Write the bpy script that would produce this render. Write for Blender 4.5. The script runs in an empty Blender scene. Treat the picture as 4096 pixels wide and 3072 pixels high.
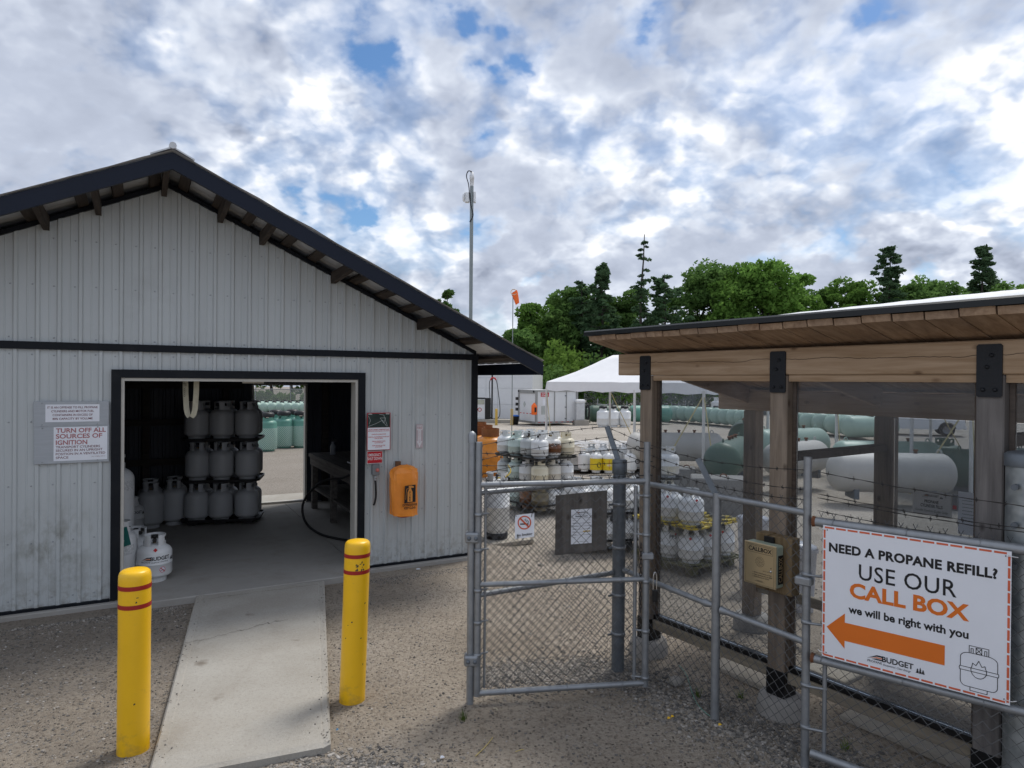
import bpy, bmesh, math, random
from mathutils import Vector, Matrix, noise
R = math.radians
rnd = random.Random(7)
SC = bpy.context.scene
COL = SC.collection

# ---------------------------------------------------------------- camera
FPX, PITCH, ROLL, EYE = 2700.0, -0.00445, 0.0086, 2.0      # focal length in pixels of the 4096 px frame
def ray(u, v):
    x = (u - 2048) / FPX; y = (1536 - v) / FPX
    c, s = math.cos(ROLL), math.sin(ROLL)
    x, y = c * x - s * y, s * x + c * y
    cp, sp = math.cos(PITCH), math.sin(PITCH)
    return Vector((x, cp - sp * y, sp + cp * y))
cam_d = bpy.data.cameras.new('camera')
cam = bpy.data.objects.new('camera', cam_d); COL.objects.link(cam)
cam_d.sensor_width = 36.0; cam_d.lens = 36.0 * FPX / 4096
cam_d.clip_start = 0.05; cam_d.clip_end = 2000
c_, s_ = math.cos(ROLL), math.sin(ROLL); cp_, sp_ = math.cos(PITCH), math.sin(PITCH)
rot = lambda v: Vector((v[0], cp_ * v[1] - sp_ * v[2], sp_ * v[1] + cp_ * v[2]))
rx, up, bk = rot((c_, 0, s_)), rot((-s_, 0, c_)), -rot((0, 1, 0))
cam.matrix_world = Matrix(((rx.x, up.x, bk.x, 0), (rx.y, up.y, bk.y, 0), (rx.z, up.z, bk.z, EYE), (0, 0, 0, 1)))
SC.camera = cam

# ---------------------------------------------------------------- sun, sky, exposure
SUN_EL, SUN_AZ = 60.0, 38.0           # azimuth clockwise from +Y (the view direction)
az, el = R(SUN_AZ), R(SUN_EL)
sun_dir = Vector((math.sin(az) * math.cos(el), math.cos(az) * math.cos(el), math.sin(el)))
sd_ = bpy.data.lights.new('sun', 'SUN'); sd_.energy = 1.9; sd_.angle = R(16); sd_.color = (1.0, 0.96, 0.9)
sun = bpy.data.objects.new('sun', sd_); COL.objects.link(sun)
sun.rotation_euler = sun_dir.to_track_quat('Z', 'Y').to_euler(); sun.location = (0, 0, 30)

wd = bpy.data.worlds.new('World'); SC.world = wd; wd.use_nodes = True
wd.cycles.sampling_method = 'MANUAL'; wd.cycles.sample_map_resolution = 256
nt = wd.node_tree; nt.nodes.clear()
def N(t, **k):
    n = nt.nodes.new(t)
    for a, b in k.items(): setattr(n, a, b)
    return n
def L(a, b): nt.links.new(a, b)
def M_(op, a, b=None, c=None, clamp=False):
    n = N('ShaderNodeMath', operation=op, use_clamp=clamp)
    for i, x in enumerate((a, b, c)):
        if x is None: continue
        if isinstance(x, (int, float)): n.inputs[i].default_value = x
        else: L(x, n.inputs[i])
    return n.outputs[0]
def ramp(fac, stops, interp='EASE'):
    n = N('ShaderNodeValToRGB'); n.color_ramp.interpolation = interp
    e = n.color_ramp.elements
    while len(e) < len(stops): e.new(0.5)
    for el_, (p, c) in zip(e, stops):
        el_.position = p; el_.color = (c, c, c, 1) if isinstance(c, (int, float)) else (*c, 1)
    L(fac, n.inputs[0]); return n.outputs[0]
out = N('ShaderNodeOutputWorld')
sky = N('ShaderNodeTexSky', sky_type='NISHITA', sun_disc=False, sun_elevation=el, sun_rotation=az,
        air_density=1.0, dust_density=0.6, ozone_density=2.2, altitude=200)
tc = N('ShaderNodeTexCoord')
sep = N('ShaderNodeSeparateXYZ'); L(tc.outputs['Generated'], sep.inputs[0])
# clouds lie on a high sheet: direction / (elevation + a constant), so they crowd a little towards the horizon
MASS_OFF, PUFF_OFF, SOFT_OFF = (11.4, 3.2, 0.0), (6.3, 8.2, 0.0), (5.2, 0.3, 0.0)
ZO = 0.62
zz = M_('ADD', M_('MAXIMUM', sep.outputs[2], 0.0), ZO)
cmb = N('ShaderNodeVectorMath', operation='DIVIDE'); L(tc.outputs['Generated'], cmb.inputs[0])
zv = N('ShaderNodeCombineXYZ'); [L(zz, zv.inputs[i]) for i in range(3)]; L(zv.outputs[0], cmb.inputs[1])
def shifted(off, src=None):
    mp = N('ShaderNodeMapping'); L(src or cmb.outputs[0], mp.inputs[0]); mp.inputs['Location'].default_value = off; return mp.outputs[0]
def cloud_noise(scale, detail, rough, dist, off=(0, 0, 0), src=None):
    n = N('ShaderNodeTexNoise'); L(shifted(off, src), n.inputs['Vector'])
    n.inputs['Scale'].default_value = scale; n.inputs['Detail'].default_value = detail
    n.inputs['Roughness'].default_value = rough; n.inputs['Distortion'].default_value = dist
    return n.outputs['Fac']
def warped(src, scale, amt):
    wn = N('ShaderNodeTexNoise'); L(src, wn.inputs['Vector']); wn.inputs['Scale'].default_value = scale; wn.inputs['Detail'].default_value = 4; wn.inputs['Roughness'].default_value = 0.6
    a_ = N('ShaderNodeVectorMath', operation='SUBTRACT'); L(wn.outputs['Color'], a_.inputs[0]); a_.inputs[1].default_value = (0.5, 0.5, 0.5)
    b_ = N('ShaderNodeVectorMath', operation='MULTIPLY_ADD'); L(a_.outputs[0], b_.inputs[0]); b_.inputs[1].default_value = (amt,) * 3; L(src, b_.inputs[2]); return b_.outputs[0]
def billow(off):
    """cauliflower heads: rounded cells, several sizes, warped"""
    v_ = N('ShaderNodeTexVoronoi', feature='F1'); L(warped(shifted(off), 7.0, 0.16), v_.inputs['Vector'])
    v_.inputs['Scale'].default_value = 7.0; v_.inputs['Detail'].default_value = 2.5; v_.inputs['Roughness'].default_value = 0.55
    return M_('SUBTRACT', 1.0, v_.outputs['Distance'])
mass = cloud_noise(2.0, 3, 0.5, 0.3, MASS_OFF)                         # big masses
fbm = cloud_noise(6.5, 9, 0.62, 0.2, PUFF_OFF)
bil = billow(PUFF_OFF); bil2 = billow((PUFF_OFF[0] - 0.020, PUFF_OFF[1] - 0.014, -0.030))
soft = cloud_noise(2.0, 4, 0.5, 0.6, SOFT_OFF)
dens = M_('ADD', M_('ADD', M_('MULTIPLY', mass, 0.5), M_('MULTIPLY', fbm, 0.36)), M_('MULTIPLY', bil, 0.14))
low = N('ShaderNodeMapRange'); L(sep.outputs[2], low.inputs[0]); low.inputs[1].default_value = 0.22; low.inputs[2].default_value = 0.02; low.inputs[3].default_value = 0.125; low.inputs[4].default_value = 0.21
dens = M_('ADD', dens, low.outputs[0])
wv2 = warped(cmb.outputs[0], 9.0, 0.16)
for u_, v_, r_, k_ in ((1810, 90, 0.10, 0.27), (1970, 220, 0.09, 0.27), (1540, 290, 0.08, 0.13), (2580, 130, 0.08, 0.28), (3540, 90, 0.10, 0.28), (1200, 790, 0.10, 0.24), (1420, 880, 0.09, 0.22),
                       (1880, 930, 0.09, 0.26), (1960, 540, 0.06, 0.19), (3150, 1030, 0.09, 0.20), (3350, 1000, 0.09, 0.20), (3700, 1075, 0.06, 0.28), (2130, 1120, 0.05, 0.24)):
    d_ = ray(u_, v_).normalized(); q_ = d_ / (max(d_.z, 0) + ZO)
    dn = N('ShaderNodeVectorMath', operation='DISTANCE'); L(wv2, dn.inputs[0]); dn.inputs[1].default_value = q_
    g_ = N('ShaderNodeMapRange', interpolation_type='SMOOTHSTEP'); L(dn.outputs['Value'], g_.inputs[0]); g_.inputs[1].default_value = r_ * 0.85; g_.inputs[2].default_value = 0.0; g_.inputs[3].default_value = 0.0; g_.inputs[4].default_value = k_ * 0.74
    dens = M_('SUBTRACT', dens, g_.outputs[0])
cover = ramp(dens, [(0.375, 0.0), (0.455, 0.55), (0.57, 1.0)], 'EASE')
# thick bellies are blue grey, thin parts and the sides towards the sun white
belly = ramp(M_('ADD', M_('MULTIPLY', soft, 0.6), M_('MULTIPLY', mass, 0.4)), [(0.42, 0.0), (0.56, 1.0)])
edge = ramp(dens, [(0.47, 1.0), (0.60, 0.0)])
belly = M_('MULTIPLY', belly, M_('SUBTRACT', 1.0, M_('MULTIPLY', edge, 0.7)))
lit = M_('SUBTRACT', bil, bil2)
tone = M_('ADD', M_('MULTIPLY', belly, -0.40), 0.77)
tone = M_('ADD', tone, M_('MULTIPLY', lit, M_('SUBTRACT', 1.25, belly)))
tone = M_('ADD', tone, M_('MULTIPLY', M_('SUBTRACT', fbm, 0.5), 0.40))
tone = M_('MINIMUM', M_('MAXIMUM', tone, 0.0), 1.0)
cc = N('ShaderNodeValToRGB'); L(tone, cc.inputs[0]); e_ = cc.color_ramp.elements
e_.new(0.45); e_.new(0.75)
for q_, (p_, c_c) in zip(e_, ((0.0, (0.27, 0.305, 0.39)), (0.45, (0.43, 0.475, 0.575)), (0.75, (0.61, 0.655, 0.74)), (1.0, (0.86, 0.87, 0.90)))): q_.position = p_; q_.color = (*c_c, 1)
CLOUD_GAIN, SKY_GAIN = 0.95, 0.088
skyb = N('ShaderNodeMixRGB', blend_type='MULTIPLY'); skyb.inputs[0].default_value = 1
L(sky.outputs[0], skyb.inputs[1]); skyb.inputs[2].default_value = (SKY_GAIN,) * 3 + (1,)
hsv = N('ShaderNodeHueSaturation'); hsv.inputs['Saturation'].default_value = 1.22; L(skyb.outputs[0], hsv.inputs['Color'])
cg = N('ShaderNodeMixRGB', blend_type='MULTIPLY'); cg.inputs[0].default_value = 1
L(cc.outputs[0], cg.inputs[1]); cg.inputs[2].default_value = (CLOUD_GAIN,) * 3 + (1,)
fin = N('ShaderNodeMixRGB'); L(cover, fin.inputs[0]); L(hsv.outputs[0], fin.inputs[1]); L(cg.outputs[0], fin.inputs[2])
bg = N('ShaderNodeBackground'); L(fin.outputs[0], bg.inputs[0]); bg.inputs[1].default_value = 1.0
L(bg.outputs[0], out.inputs[0])

vs = SC.view_settings
vs.view_transform = 'Standard'; vs.look = 'None'; vs.exposure = 0.42; vs.gamma = 1.0; vs.use_curve_mapping = False
SC.cycles.use_denoising = True
SC.cycles.max_bounces = 6; SC.cycles.transparent_max_bounces = 16
SC.cycles.sample_clamp_indirect = 6.0; SC.cycles.caustics_reflective = False; SC.cycles.caustics_refractive = False
# ---------------------------------------------------------------- places: the photograph's pixels to ground and planes
SHED_YAW = 0.504
SHED_O = Vector((-0.423, 7.67, 0))                                   # right front corner of the shed
sw, sn_ = Vector((math.cos(SHED_YAW), math.sin(SHED_YAW), 0)), Vector((-math.sin(SHED_YAW), math.cos(SHED_YAW), 0))
SHELT_YAW = -0.958
SHELT_O = Vector((1.488, 4.25, 0))
hd, hn = Vector((math.cos(SHELT_YAW), math.sin(SHELT_YAW), 0)), Vector((-math.sin(SHELT_YAW), math.cos(SHELT_YAW), 0))
def sstep(a, b, x):
    t = min(1, max(0, (x - a) / (b - a))); return t * t * (3 - 2 * t)
def gz(x, y):
    """height of the ground: level at the shed front, the yard behind lies a little lower"""
    p = Vector((x, y, 0)) - SHED_O
    t, n = p.dot(sw), p.dot(sn_)
    d = max(t, n - 4.1)
    z = -0.36 * sstep(4.7, 8.0, y) * sstep(0.0, 1.4, d)
    return z - 0.006 * max(0.0, y - 15)
def G(u, v, up_=0.0):
    """where the pixel's ray meets the ground (or up_ metres above it)"""
    d = ray(u, v); t0, t1 = 0.5, 400.0
    for k in range(4000):
        t = t0 * (1.003 ** k)
        p = Vector((0, 0, EYE)) + d * t
        if p.z <= gz(p.x, p.y) + up_: break
    a, b = t / 1.003, t
    for k in range(30):
        m = (a + b) / 2; p = Vector((0, 0, EYE)) + d * m
        if p.z <= gz(p.x, p.y) + up_: b = m
        else: a = m
    return Vector((0, 0, EYE)) + d * b
def at(u, v, Y):
    d = ray(u, v); return Vector((0, 0, EYE)) + d * (Y / d.y)
def inplane(o, n, u, v):
    d = ray(u, v); t = (o - Vector((0, 0, EYE))).dot(n) / d.dot(n); return Vector((0, 0, EYE)) + d * t

# ---------------------------------------------------------------- objects
def frame(loc, rz=0.0): return Matrix.Translation(loc) @ Matrix.Rotation(rz, 4, 'Z')
def thing(name, label, cat, loc=(0, 0, 0), rz=0.0, group=None, kind=None):
    o = bpy.data.objects.new(name, None); COL.objects.link(o)
    o.empty_display_size = 0.1
    o.location = loc; o.rotation_euler = (0, 0, rz)
    if label: o['label'] = label
    if cat: o['category'] = cat
    if group: o['group'] = group
    if kind: o['kind'] = kind
    return o
def tag(o, label, cat, group=None):
    o['label'] = label; o['category'] = cat
    if group: o['group'] = group
    return o
def dup(root, loc, rz=0.0, label=None, group=None, scale=None):
    r = root.copy(); COL.objects.link(r); r.location = loc; r.rotation_euler = (0, 0, rz)
    if scale: r.scale = scale
    if label: r['label'] = label
    if group: r['group'] = group
    for ch in root.children:
        c = ch.copy(); COL.objects.link(c); c.parent = r
        for g in ch.children:
            d = g.copy(); COL.objects.link(d); d.parent = c
    return r
class MB:
    """collects boxes, tubes and turned shapes, then links them as one mesh"""
    def __init__(self): self.v = []; self.f = []; self.sm = []
    def add(self, vs, fs, smooth=False):
        b = len(self.v); self.v += [tuple(x) for x in vs]; self.f += [tuple(b + i for i in q) for q in fs]
        self.sm += [smooth] * len(fs); return self
    def box(self, x0, x1, y0, y1, z0, z1):
        return self.add([(x, y, z) for z in (z0, z1) for y in (y0, y1) for x in (x0, x1)],
                        [(0, 2, 3, 1), (4, 5, 7, 6), (0, 1, 5, 4), (2, 6, 7, 3), (0, 4, 6, 2), (1, 3, 7, 5)])
    def bbox(self, x0, x1, y0, y1, z0, z1, b=0.004):
        """box with chamfered edges"""
        X, Y, Z = (x0, x1), (y0, y1), (z0, z1); vs = []; idx = {}
        for i in (0, 1):
            for j in (0, 1):
                for k in (0, 1):
                    s = [(1 if a == 0 else -1) for a in (i, j, k)]
                    for ax in range(3):
                        p = [X[i] + s[0] * b, Y[j] + s[1] * b, Z[k] + s[2] * b]
                        p[ax] = (X[i], Y[j], Z[k])[ax]
                        idx[i, j, k, ax] = len(vs); vs.append(tuple(p))
        fs = []
        for ax in range(3):
            o1, o2 = [(1, 2), (2, 0), (0, 1)][ax]
            for s in (0, 1):
                q = []
                for a, c in ((0, 0), (1, 0), (1, 1), (0, 1)):
                    k = [0, 0, 0]; k[ax] = s; k[o1] = a; k[o2] = c; q.append(idx[k[0], k[1], k[2], ax])
                fs.append(tuple(q if s else q[::-1]))
            for a in (0, 1):
                for c in (0, 1):
                    k0 = [0, 0, 0]; k0[ax] = 0; k0[o1] = a; k0[o2] = c; k1 = list(k0); k1[ax] = 1
                    q = [idx[k0[0], k0[1], k0[2], o1], idx[k1[0], k1[1], k1[2], o1], idx[k1[0], k1[1], k1[2], o2], idx[k0[0], k0[1], k0[2], o2]]
                    fs.append(tuple(q if (a == c) else q[::-1]))
        for i in (0, 1):
            for j in (0, 1):
                for k in (0, 1):
                    q = [idx[i, j, k, 0], idx[i, j, k, 1], idx[i, j, k, 2]]
                    fs.append(tuple(q if (i + j + k) % 2 == 1 else q[::-1]))
        return self.add(vs, fs)
    def obox(self, a, b, w, h, upv=(0, 0, 1), ends=0):
        """bar from a to b with width w (sideways) and height h (along up)"""
        a, b = Vector(a), Vector(b); d = (b - a).normalized(); u = Vector(upv); s = d.cross(u).normalized(); u = s.cross(d)
        vs = [p + s * (i * w / 2) + u * (j * h / 2) for p in (a, b) for j in (-1, 1) for i in (-1, 1)]
        return self.add(vs, [(0, 1, 3, 2), (4, 6, 7, 5), (0, 4, 5, 1), (2, 3, 7, 6), (0, 2, 6, 4), (1, 5, 7, 3)])
    def tube(self, pts, r, n=8, cap=True, smooth=True):
        pts = [Vector(p) for p in pts]; rr = r if isinstance(r, (list, tuple)) else [r] * len(pts)
        d0 = (pts[1] - pts[0]).normalized(); ref = Vector((0, 0, 1)) if abs(d0.z) < 0.9 else Vector((1, 0, 0))
        s = d0.cross(ref).normalized(); vs = []
        for i, p in enumerate(pts):
            d = (pts[min(i + 1, len(pts) - 1)] - pts[max(i - 1, 0)]).normalized()
            s = (s - d * s.dot(d)).normalized(); t = d.cross(s)
            vs += [p + (s * math.cos(2 * math.pi * k / n) + t * math.sin(2 * math.pi * k / n)) * rr[i] for k in range(n)]
        fs = [(i * n + k, i * n + (k + 1) % n, (i + 1) * n + (k + 1) % n, (i + 1) * n + k) for i in range(len(pts) - 1) for k in range(n)]
        self.add(vs, fs, smooth)
        if cap:
            self.add(vs[:n], [tuple(range(n))[::-1]]); self.add(vs[-n:], [tuple(range(n))])
        return self
    def lathe(self, prof, n=24, c=(0, 0, 0), axis='Z', smooth=True, a0=0.0, a1=None):
        full = a1 is None; a1 = 2 * math.pi if full else a1; m = n if full else n + 1; vs = []
        for r, z in prof:
            for k in range(m):
                a = a0 + (a1 - a0) * k / n; x, y = r * math.cos(a), r * math.sin(a)
                p = (x, y, z) if axis == 'Z' else ((z, x, y) if axis == 'X' else (y, z, x))
                vs.append((p[0] + c[0], p[1] + c[1], p[2] + c[2]))
        fs = [(i * m + k, i * m + (k + 1) % m, (i + 1) * m + (k + 1) % m, (i + 1) * m + k) for i in range(len(prof) - 1) for k in range(n)]
        return self.add(vs, fs, smooth)
    def prism(self, pts, y0, y1, axis='Y'):
        """outline in x,z pushed from y0 to y1 (axis Y), or x,y pushed along z (axis Z), or y,z along x (axis X)"""
        n = len(pts)
        f = {'Y': lambda p, h: (p[0], h, p[1]), 'Z': lambda p, h: (p[0], p[1], h), 'X': lambda p, h: (h, p[0], p[1])}[axis]
        self.add([f(p, h) for h in (y0, y1) for p in pts],
                 [tuple(range(n)), tuple(range(2 * n - 1, n - 1, -1))] + [(i, n + i, n + (i + 1) % n, (i + 1) % n) for i in range(n)])
        return self
    def move(self, m):
        self.v = [tuple(m @ Vector(p)) for p in self.v]; return self
    def mesh(self, name, mat):
        me = bpy.data.meshes.new(name); me.from_pydata(self.v, [], self.f)
        me.polygons.foreach_set('use_smooth', self.sm)
        bm = bmesh.new(); bm.from_mesh(me); bmesh.ops.recalc_face_normals(bm, faces=bm.faces); bm.to_mesh(me); bm.free()
        for m in (mat if isinstance(mat, (list, tuple)) else [mat]): me.materials.append(m)
        return me
    def build(self, name, mat, parent=None, world=False):
        """link as one object; world=True: the points are world points"""
        if parent is not None and world:
            fr = frame(parent.location, parent.rotation_euler.z)
            if parent.parent: fr = frame(parent.parent.location, parent.parent.rotation_euler.z) @ fr
            self.move(fr.inverted())
        off = None
        if parent is None and self.v:
            xs = [p[0] for p in self.v]; ys = [p[1] for p in self.v]; zs = [p[2] for p in self.v]
            off = ((min(xs) + max(xs)) / 2, (min(ys) + max(ys)) / 2, min(zs))
            self.v = [(p[0] - off[0], p[1] - off[1], p[2] - off[2]) for p in self.v]
        o = bpy.data.objects.new(name, self.mesh(name, mat)); COL.objects.link(o)
        if off: o.location = off
        o.parent = parent; return o
def fmesh(name, verts, faces, mat, parent=None, smooth=False, loc=None):
    """fast mesh from flat data (no normal pass)"""
    me = bpy.data.meshes.new(name); me.from_pydata(verts, [], faces); me.materials.append(mat)
    if smooth: me.polygons.foreach_set('use_smooth', [True] * len(me.polygons))
    o = bpy.data.objects.new(name, me); COL.objects.link(o); o.parent = parent
    if loc is not None: o.location = loc
    return o
def link(name, me, parent, loc=(0, 0, 0), rz=0.0, rot=None):
    o = bpy.data.objects.new(name, me); COL.objects.link(o); o.parent = parent; o.location = loc
    o.rotation_euler = rot if rot else (0, 0, rz); return o

# ---------------------------------------------------------------- materials
MATS = {}
def pm(name, c, rough=0.55, metal=0.0, var=0.10, sc=4.0, bump=0.0, bsc=60.0, spec=0.4, c2=None, stretch=(1, 1, 1),
       dirt=0.0, dirtc=(0.12, 0.09, 0.06), dirtsc=1.5, rvar=0.1, detail=6.0, objvar=0.0, coat=0.0, dirtlo=0.52, dirthi=0.75):
    if name in MATS: return MATS[name]
    m = bpy.data.materials.new(name); m.use_nodes = True; t = m.node_tree; b = t.nodes['Principled BSDF']
    nn = lambda k: t.nodes.new(k); ln = t.links.new
    tc = nn('ShaderNodeTexCoord'); mp = nn('ShaderNodeMapping'); ln(tc.outputs['Object'], mp.inputs[0]); mp.inputs['Scale'].default_value = stretch
    no = nn('ShaderNodeTexNoise'); ln(mp.outputs[0], no.inputs['Vector']); no.inputs['Scale'].default_value = sc; no.inputs['Detail'].default_value = detail
    no.inputs['Roughness'].default_value = 0.6
    mx = nn('ShaderNodeMixRGB'); rp = nn('ShaderNodeMapRange'); rp.inputs[1].default_value = 0.3; rp.inputs[2].default_value = 0.7
    ln(no.outputs['Fac'], rp.inputs[0]); ln(rp.outputs[0], mx.inputs[0])
    if c2 is None:
        lo = tuple(max(0, x * (1 - var)) for x in c); hi = tuple(min(1, x * (1 + var)) for x in c)
    else: lo, hi = c, c2
    mx.inputs[1].default_value = (*lo, 1); mx.inputs[2].default_value = (*hi, 1)
    col = mx.outputs[0]
    if objvar:
        oi = nn('ShaderNodeObjectInfo'); hs = nn('ShaderNodeHueSaturation'); mr = nn('ShaderNodeMapRange')
        mr.inputs[3].default_value = 1 - objvar; mr.inputs[4].default_value = 1 + objvar
        ln(oi.outputs['Random'], mr.inputs[0]); ln(mr.outputs[0], hs.inputs['Value']); ln(col, hs.inputs['Color']); col = hs.outputs[0]
    if dirt:
        dn = nn('ShaderNodeTexNoise'); ln(tc.outputs['Object'], dn.inputs['Vector']); dn.inputs['Scale'].default_value = dirtsc
        dn.inputs['Detail'].default_value = 8; dn.inputs['Roughness'].default_value = 0.68
        dr = nn('ShaderNodeMapRange'); dr.inputs[1].default_value = dirtlo; dr.inputs[2].default_value = dirthi; dr.inputs[4].default_value = dirt
        ln(dn.outputs['Fac'], dr.inputs[0])
        dm = nn('ShaderNodeMixRGB'); ln(dr.outputs[0], dm.inputs[0]); ln(col, dm.inputs[1]); dm.inputs[2].default_value = (*dirtc, 1); col = dm.outputs[0]
    ln(col, b.inputs['Base Color'])
    rr = nn('ShaderNodeMapRange'); rr.inputs[3].default_value = max(0.03, rough - rvar); rr.inputs[4].default_value = min(1, rough + rvar)
    ln(no.outputs['Fac'], rr.inputs[0]); ln(rr.outputs[0], b.inputs['Roughness'])
    b.inputs['Metallic'].default_value = metal; b.inputs['Specular IOR Level'].default_value = spec
    if coat: b.inputs['Coat Weight'].default_value = coat; b.inputs['Coat Roughness'].default_value = 0.15
    if bump:
        bn = nn('ShaderNodeTexNoise'); ln(mp.outputs[0], bn.inputs['Vector']); bn.inputs['Scale'].default_value = bsc; bn.inputs['Detail'].default_value = 4
        bp = nn('ShaderNodeBump'); bp.inputs['Strength'].default_value = bump; bp.inputs['Distance'].default_value = 0.01
        ln(bn.outputs['Fac'], bp.inputs['Height']); ln(bp.outputs[0], b.inputs['Normal'])
    MATS[name] = m; return m
def wood(name, c1, c2, axis, sc=1.0, weather=0.0, knots=True, crack=False):
    """planed timber, grain along the given axis"""
    if name in MATS: return MATS[name]
    m = bpy.data.materials.new(name); m.use_nodes = True; t = m.node_tree; b = t.nodes['Principled BSDF']
    nn = lambda k: t.nodes.new(k); ln = t.links.new
    st = [11.0, 11.0, 11.0]; st[axis] = 0.8
    tc = nn('ShaderNodeTexCoord'); oi = nn('ShaderNodeObjectInfo'); av = nn('ShaderNodeVectorMath'); av.operation = 'ADD'
    sv = nn('ShaderNodeVectorMath'); sv.operation = 'SCALE'; sv.inputs['Scale'].default_value = 9.0
    cx = nn('ShaderNodeCombineXYZ'); [ln(oi.outputs['Random'], cx.inputs[i]) for i in range(3)]
    ln(cx.outputs[0], sv.inputs[0]); ln(tc.outputs['Object'], av.inputs[0]); ln(sv.outputs[0], av.inputs[1])
    mp = nn('ShaderNodeMapping'); ln(av.outputs[0], mp.inputs[0]); mp.inputs['Scale'].default_value = st
    n1 = nn('ShaderNodeTexNoise'); ln(mp.outputs[0], n1.inputs['Vector']); n1.inputs['Scale'].default_value = 2.2 * sc; n1.inputs['Detail'].default_value = 8
    n1.inputs['Roughness'].default_value = 0.65; n1.inputs['Distortion'].default_value = 0.5
    n2 = nn('ShaderNodeTexNoise'); ln(tc.outputs['Object'], n2.inputs['Vector']); n2.inputs['Scale'].default_value = 3; n2.inputs['Detail'].default_value = 4
    mr = nn('ShaderNodeMapRange'); mr.inputs[1].default_value = 0.34; mr.inputs[2].default_value = 0.66; ln(n1.outputs['Fac'], mr.inputs[0])
    mx = nn('ShaderNodeMixRGB'); ln(mr.outputs[0], mx.inputs[0]); mx.inputs[1].default_value = (*c1, 1); mx.inputs[2].default_value = (*c2, 1)
    col = mx.outputs[0]
    if weather:
        wr = nn('ShaderNodeMapRange'); wr.inputs[1].default_value = 0.4; wr.inputs[2].default_value = 0.65; wr.inputs[4].default_value = weather; ln(n2.outputs['Fac'], wr.inputs[0])
        wm = nn('ShaderNodeMixRGB'); ln(wr.outputs[0], wm.inputs[0]); ln(col, wm.inputs[1]); wm.inputs[2].default_value = (0.13, 0.12, 0.115, 1); col = wm.outputs[0]
    if knots:
        ks = [4.5, 4.5, 4.5]; ks[axis] = 2.6
        kp = nn('ShaderNodeMapping'); ln(av.outputs[0], kp.inputs[0]); kp.inputs['Scale'].default_value = ks
        vo = nn('ShaderNodeTexVoronoi'); ln(kp.outputs[0], vo.inputs['Vector']); vo.inputs['Scale'].default_value = 2.0
        kr = nn('ShaderNodeMapRange'); kr.inputs[1].default_value = 0.16; kr.inputs[2].default_value = 0.05; kr.inputs[4].default_value = 0.75; ln(vo.outputs['Distance'], kr.inputs[0])
        km = nn('ShaderNodeMixRGB'); ln(kr.outputs[0], km.inputs[0]); ln(col, km.inputs[1]); km.inputs[2].default_value = (c1[0] * 0.35, c1[1] * 0.3, c1[2] * 0.28, 1); col = km.outputs[0]
    if crack:
        se = nn('ShaderNodeSeparateXYZ'); ln(tc.outputs['Object'], se.inputs[0])
        cn = nn('ShaderNodeTexNoise'); cn.noise_dimensions = '1D'; ln(se.outputs[0], cn.inputs['W']); cn.inputs['Scale'].default_value = 3; cn.inputs['Detail'].default_value = 6
        ma = nn('ShaderNodeMath'); ma.operation = 'MULTIPLY_ADD'; ln(cn.outputs['Fac'], ma.inputs[0]); ma.inputs[1].default_value = 0.055; ma.inputs[2].default_value = crack - 0.0275
        mb = nn('ShaderNodeMath'); mb.operation = 'SUBTRACT'; ln(se.outputs[2], mb.inputs[0]); ln(ma.outputs[0], mb.inputs[1])
        mc = nn('ShaderNodeMath'); mc.operation = 'ABSOLUTE'; ln(mb.outputs[0], mc.inputs[0])
        md = nn('ShaderNodeMapRange'); md.inputs[1].default_value = 0.0028; md.inputs[2].default_value = 0.0006; md.inputs[4].default_value = 0.85; ln(mc.outputs[0], md.inputs[0])
        me_ = nn('ShaderNodeMixRGB'); ln(md.outputs[0], me_.inputs[0]); ln(col, me_.inputs[1]); me_.inputs[2].default_value = (0.012, 0.008, 0.006, 1); col = me_.outputs[0]
    ln(col, b.inputs['Base Color']); b.inputs['Roughness'].default_value = 0.75; b.inputs['Specular IOR Level'].default_value = 0.2
    bp = nn('ShaderNodeBump'); bp.inputs['Strength'].default_value = 0.35; bp.inputs['Distance'].default_value = 0.004
    ln(n1.outputs['Fac'], bp.inputs['Height']); ln(bp.outputs[0], b.inputs['Normal'])
    MATS[name] = m; return m

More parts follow.
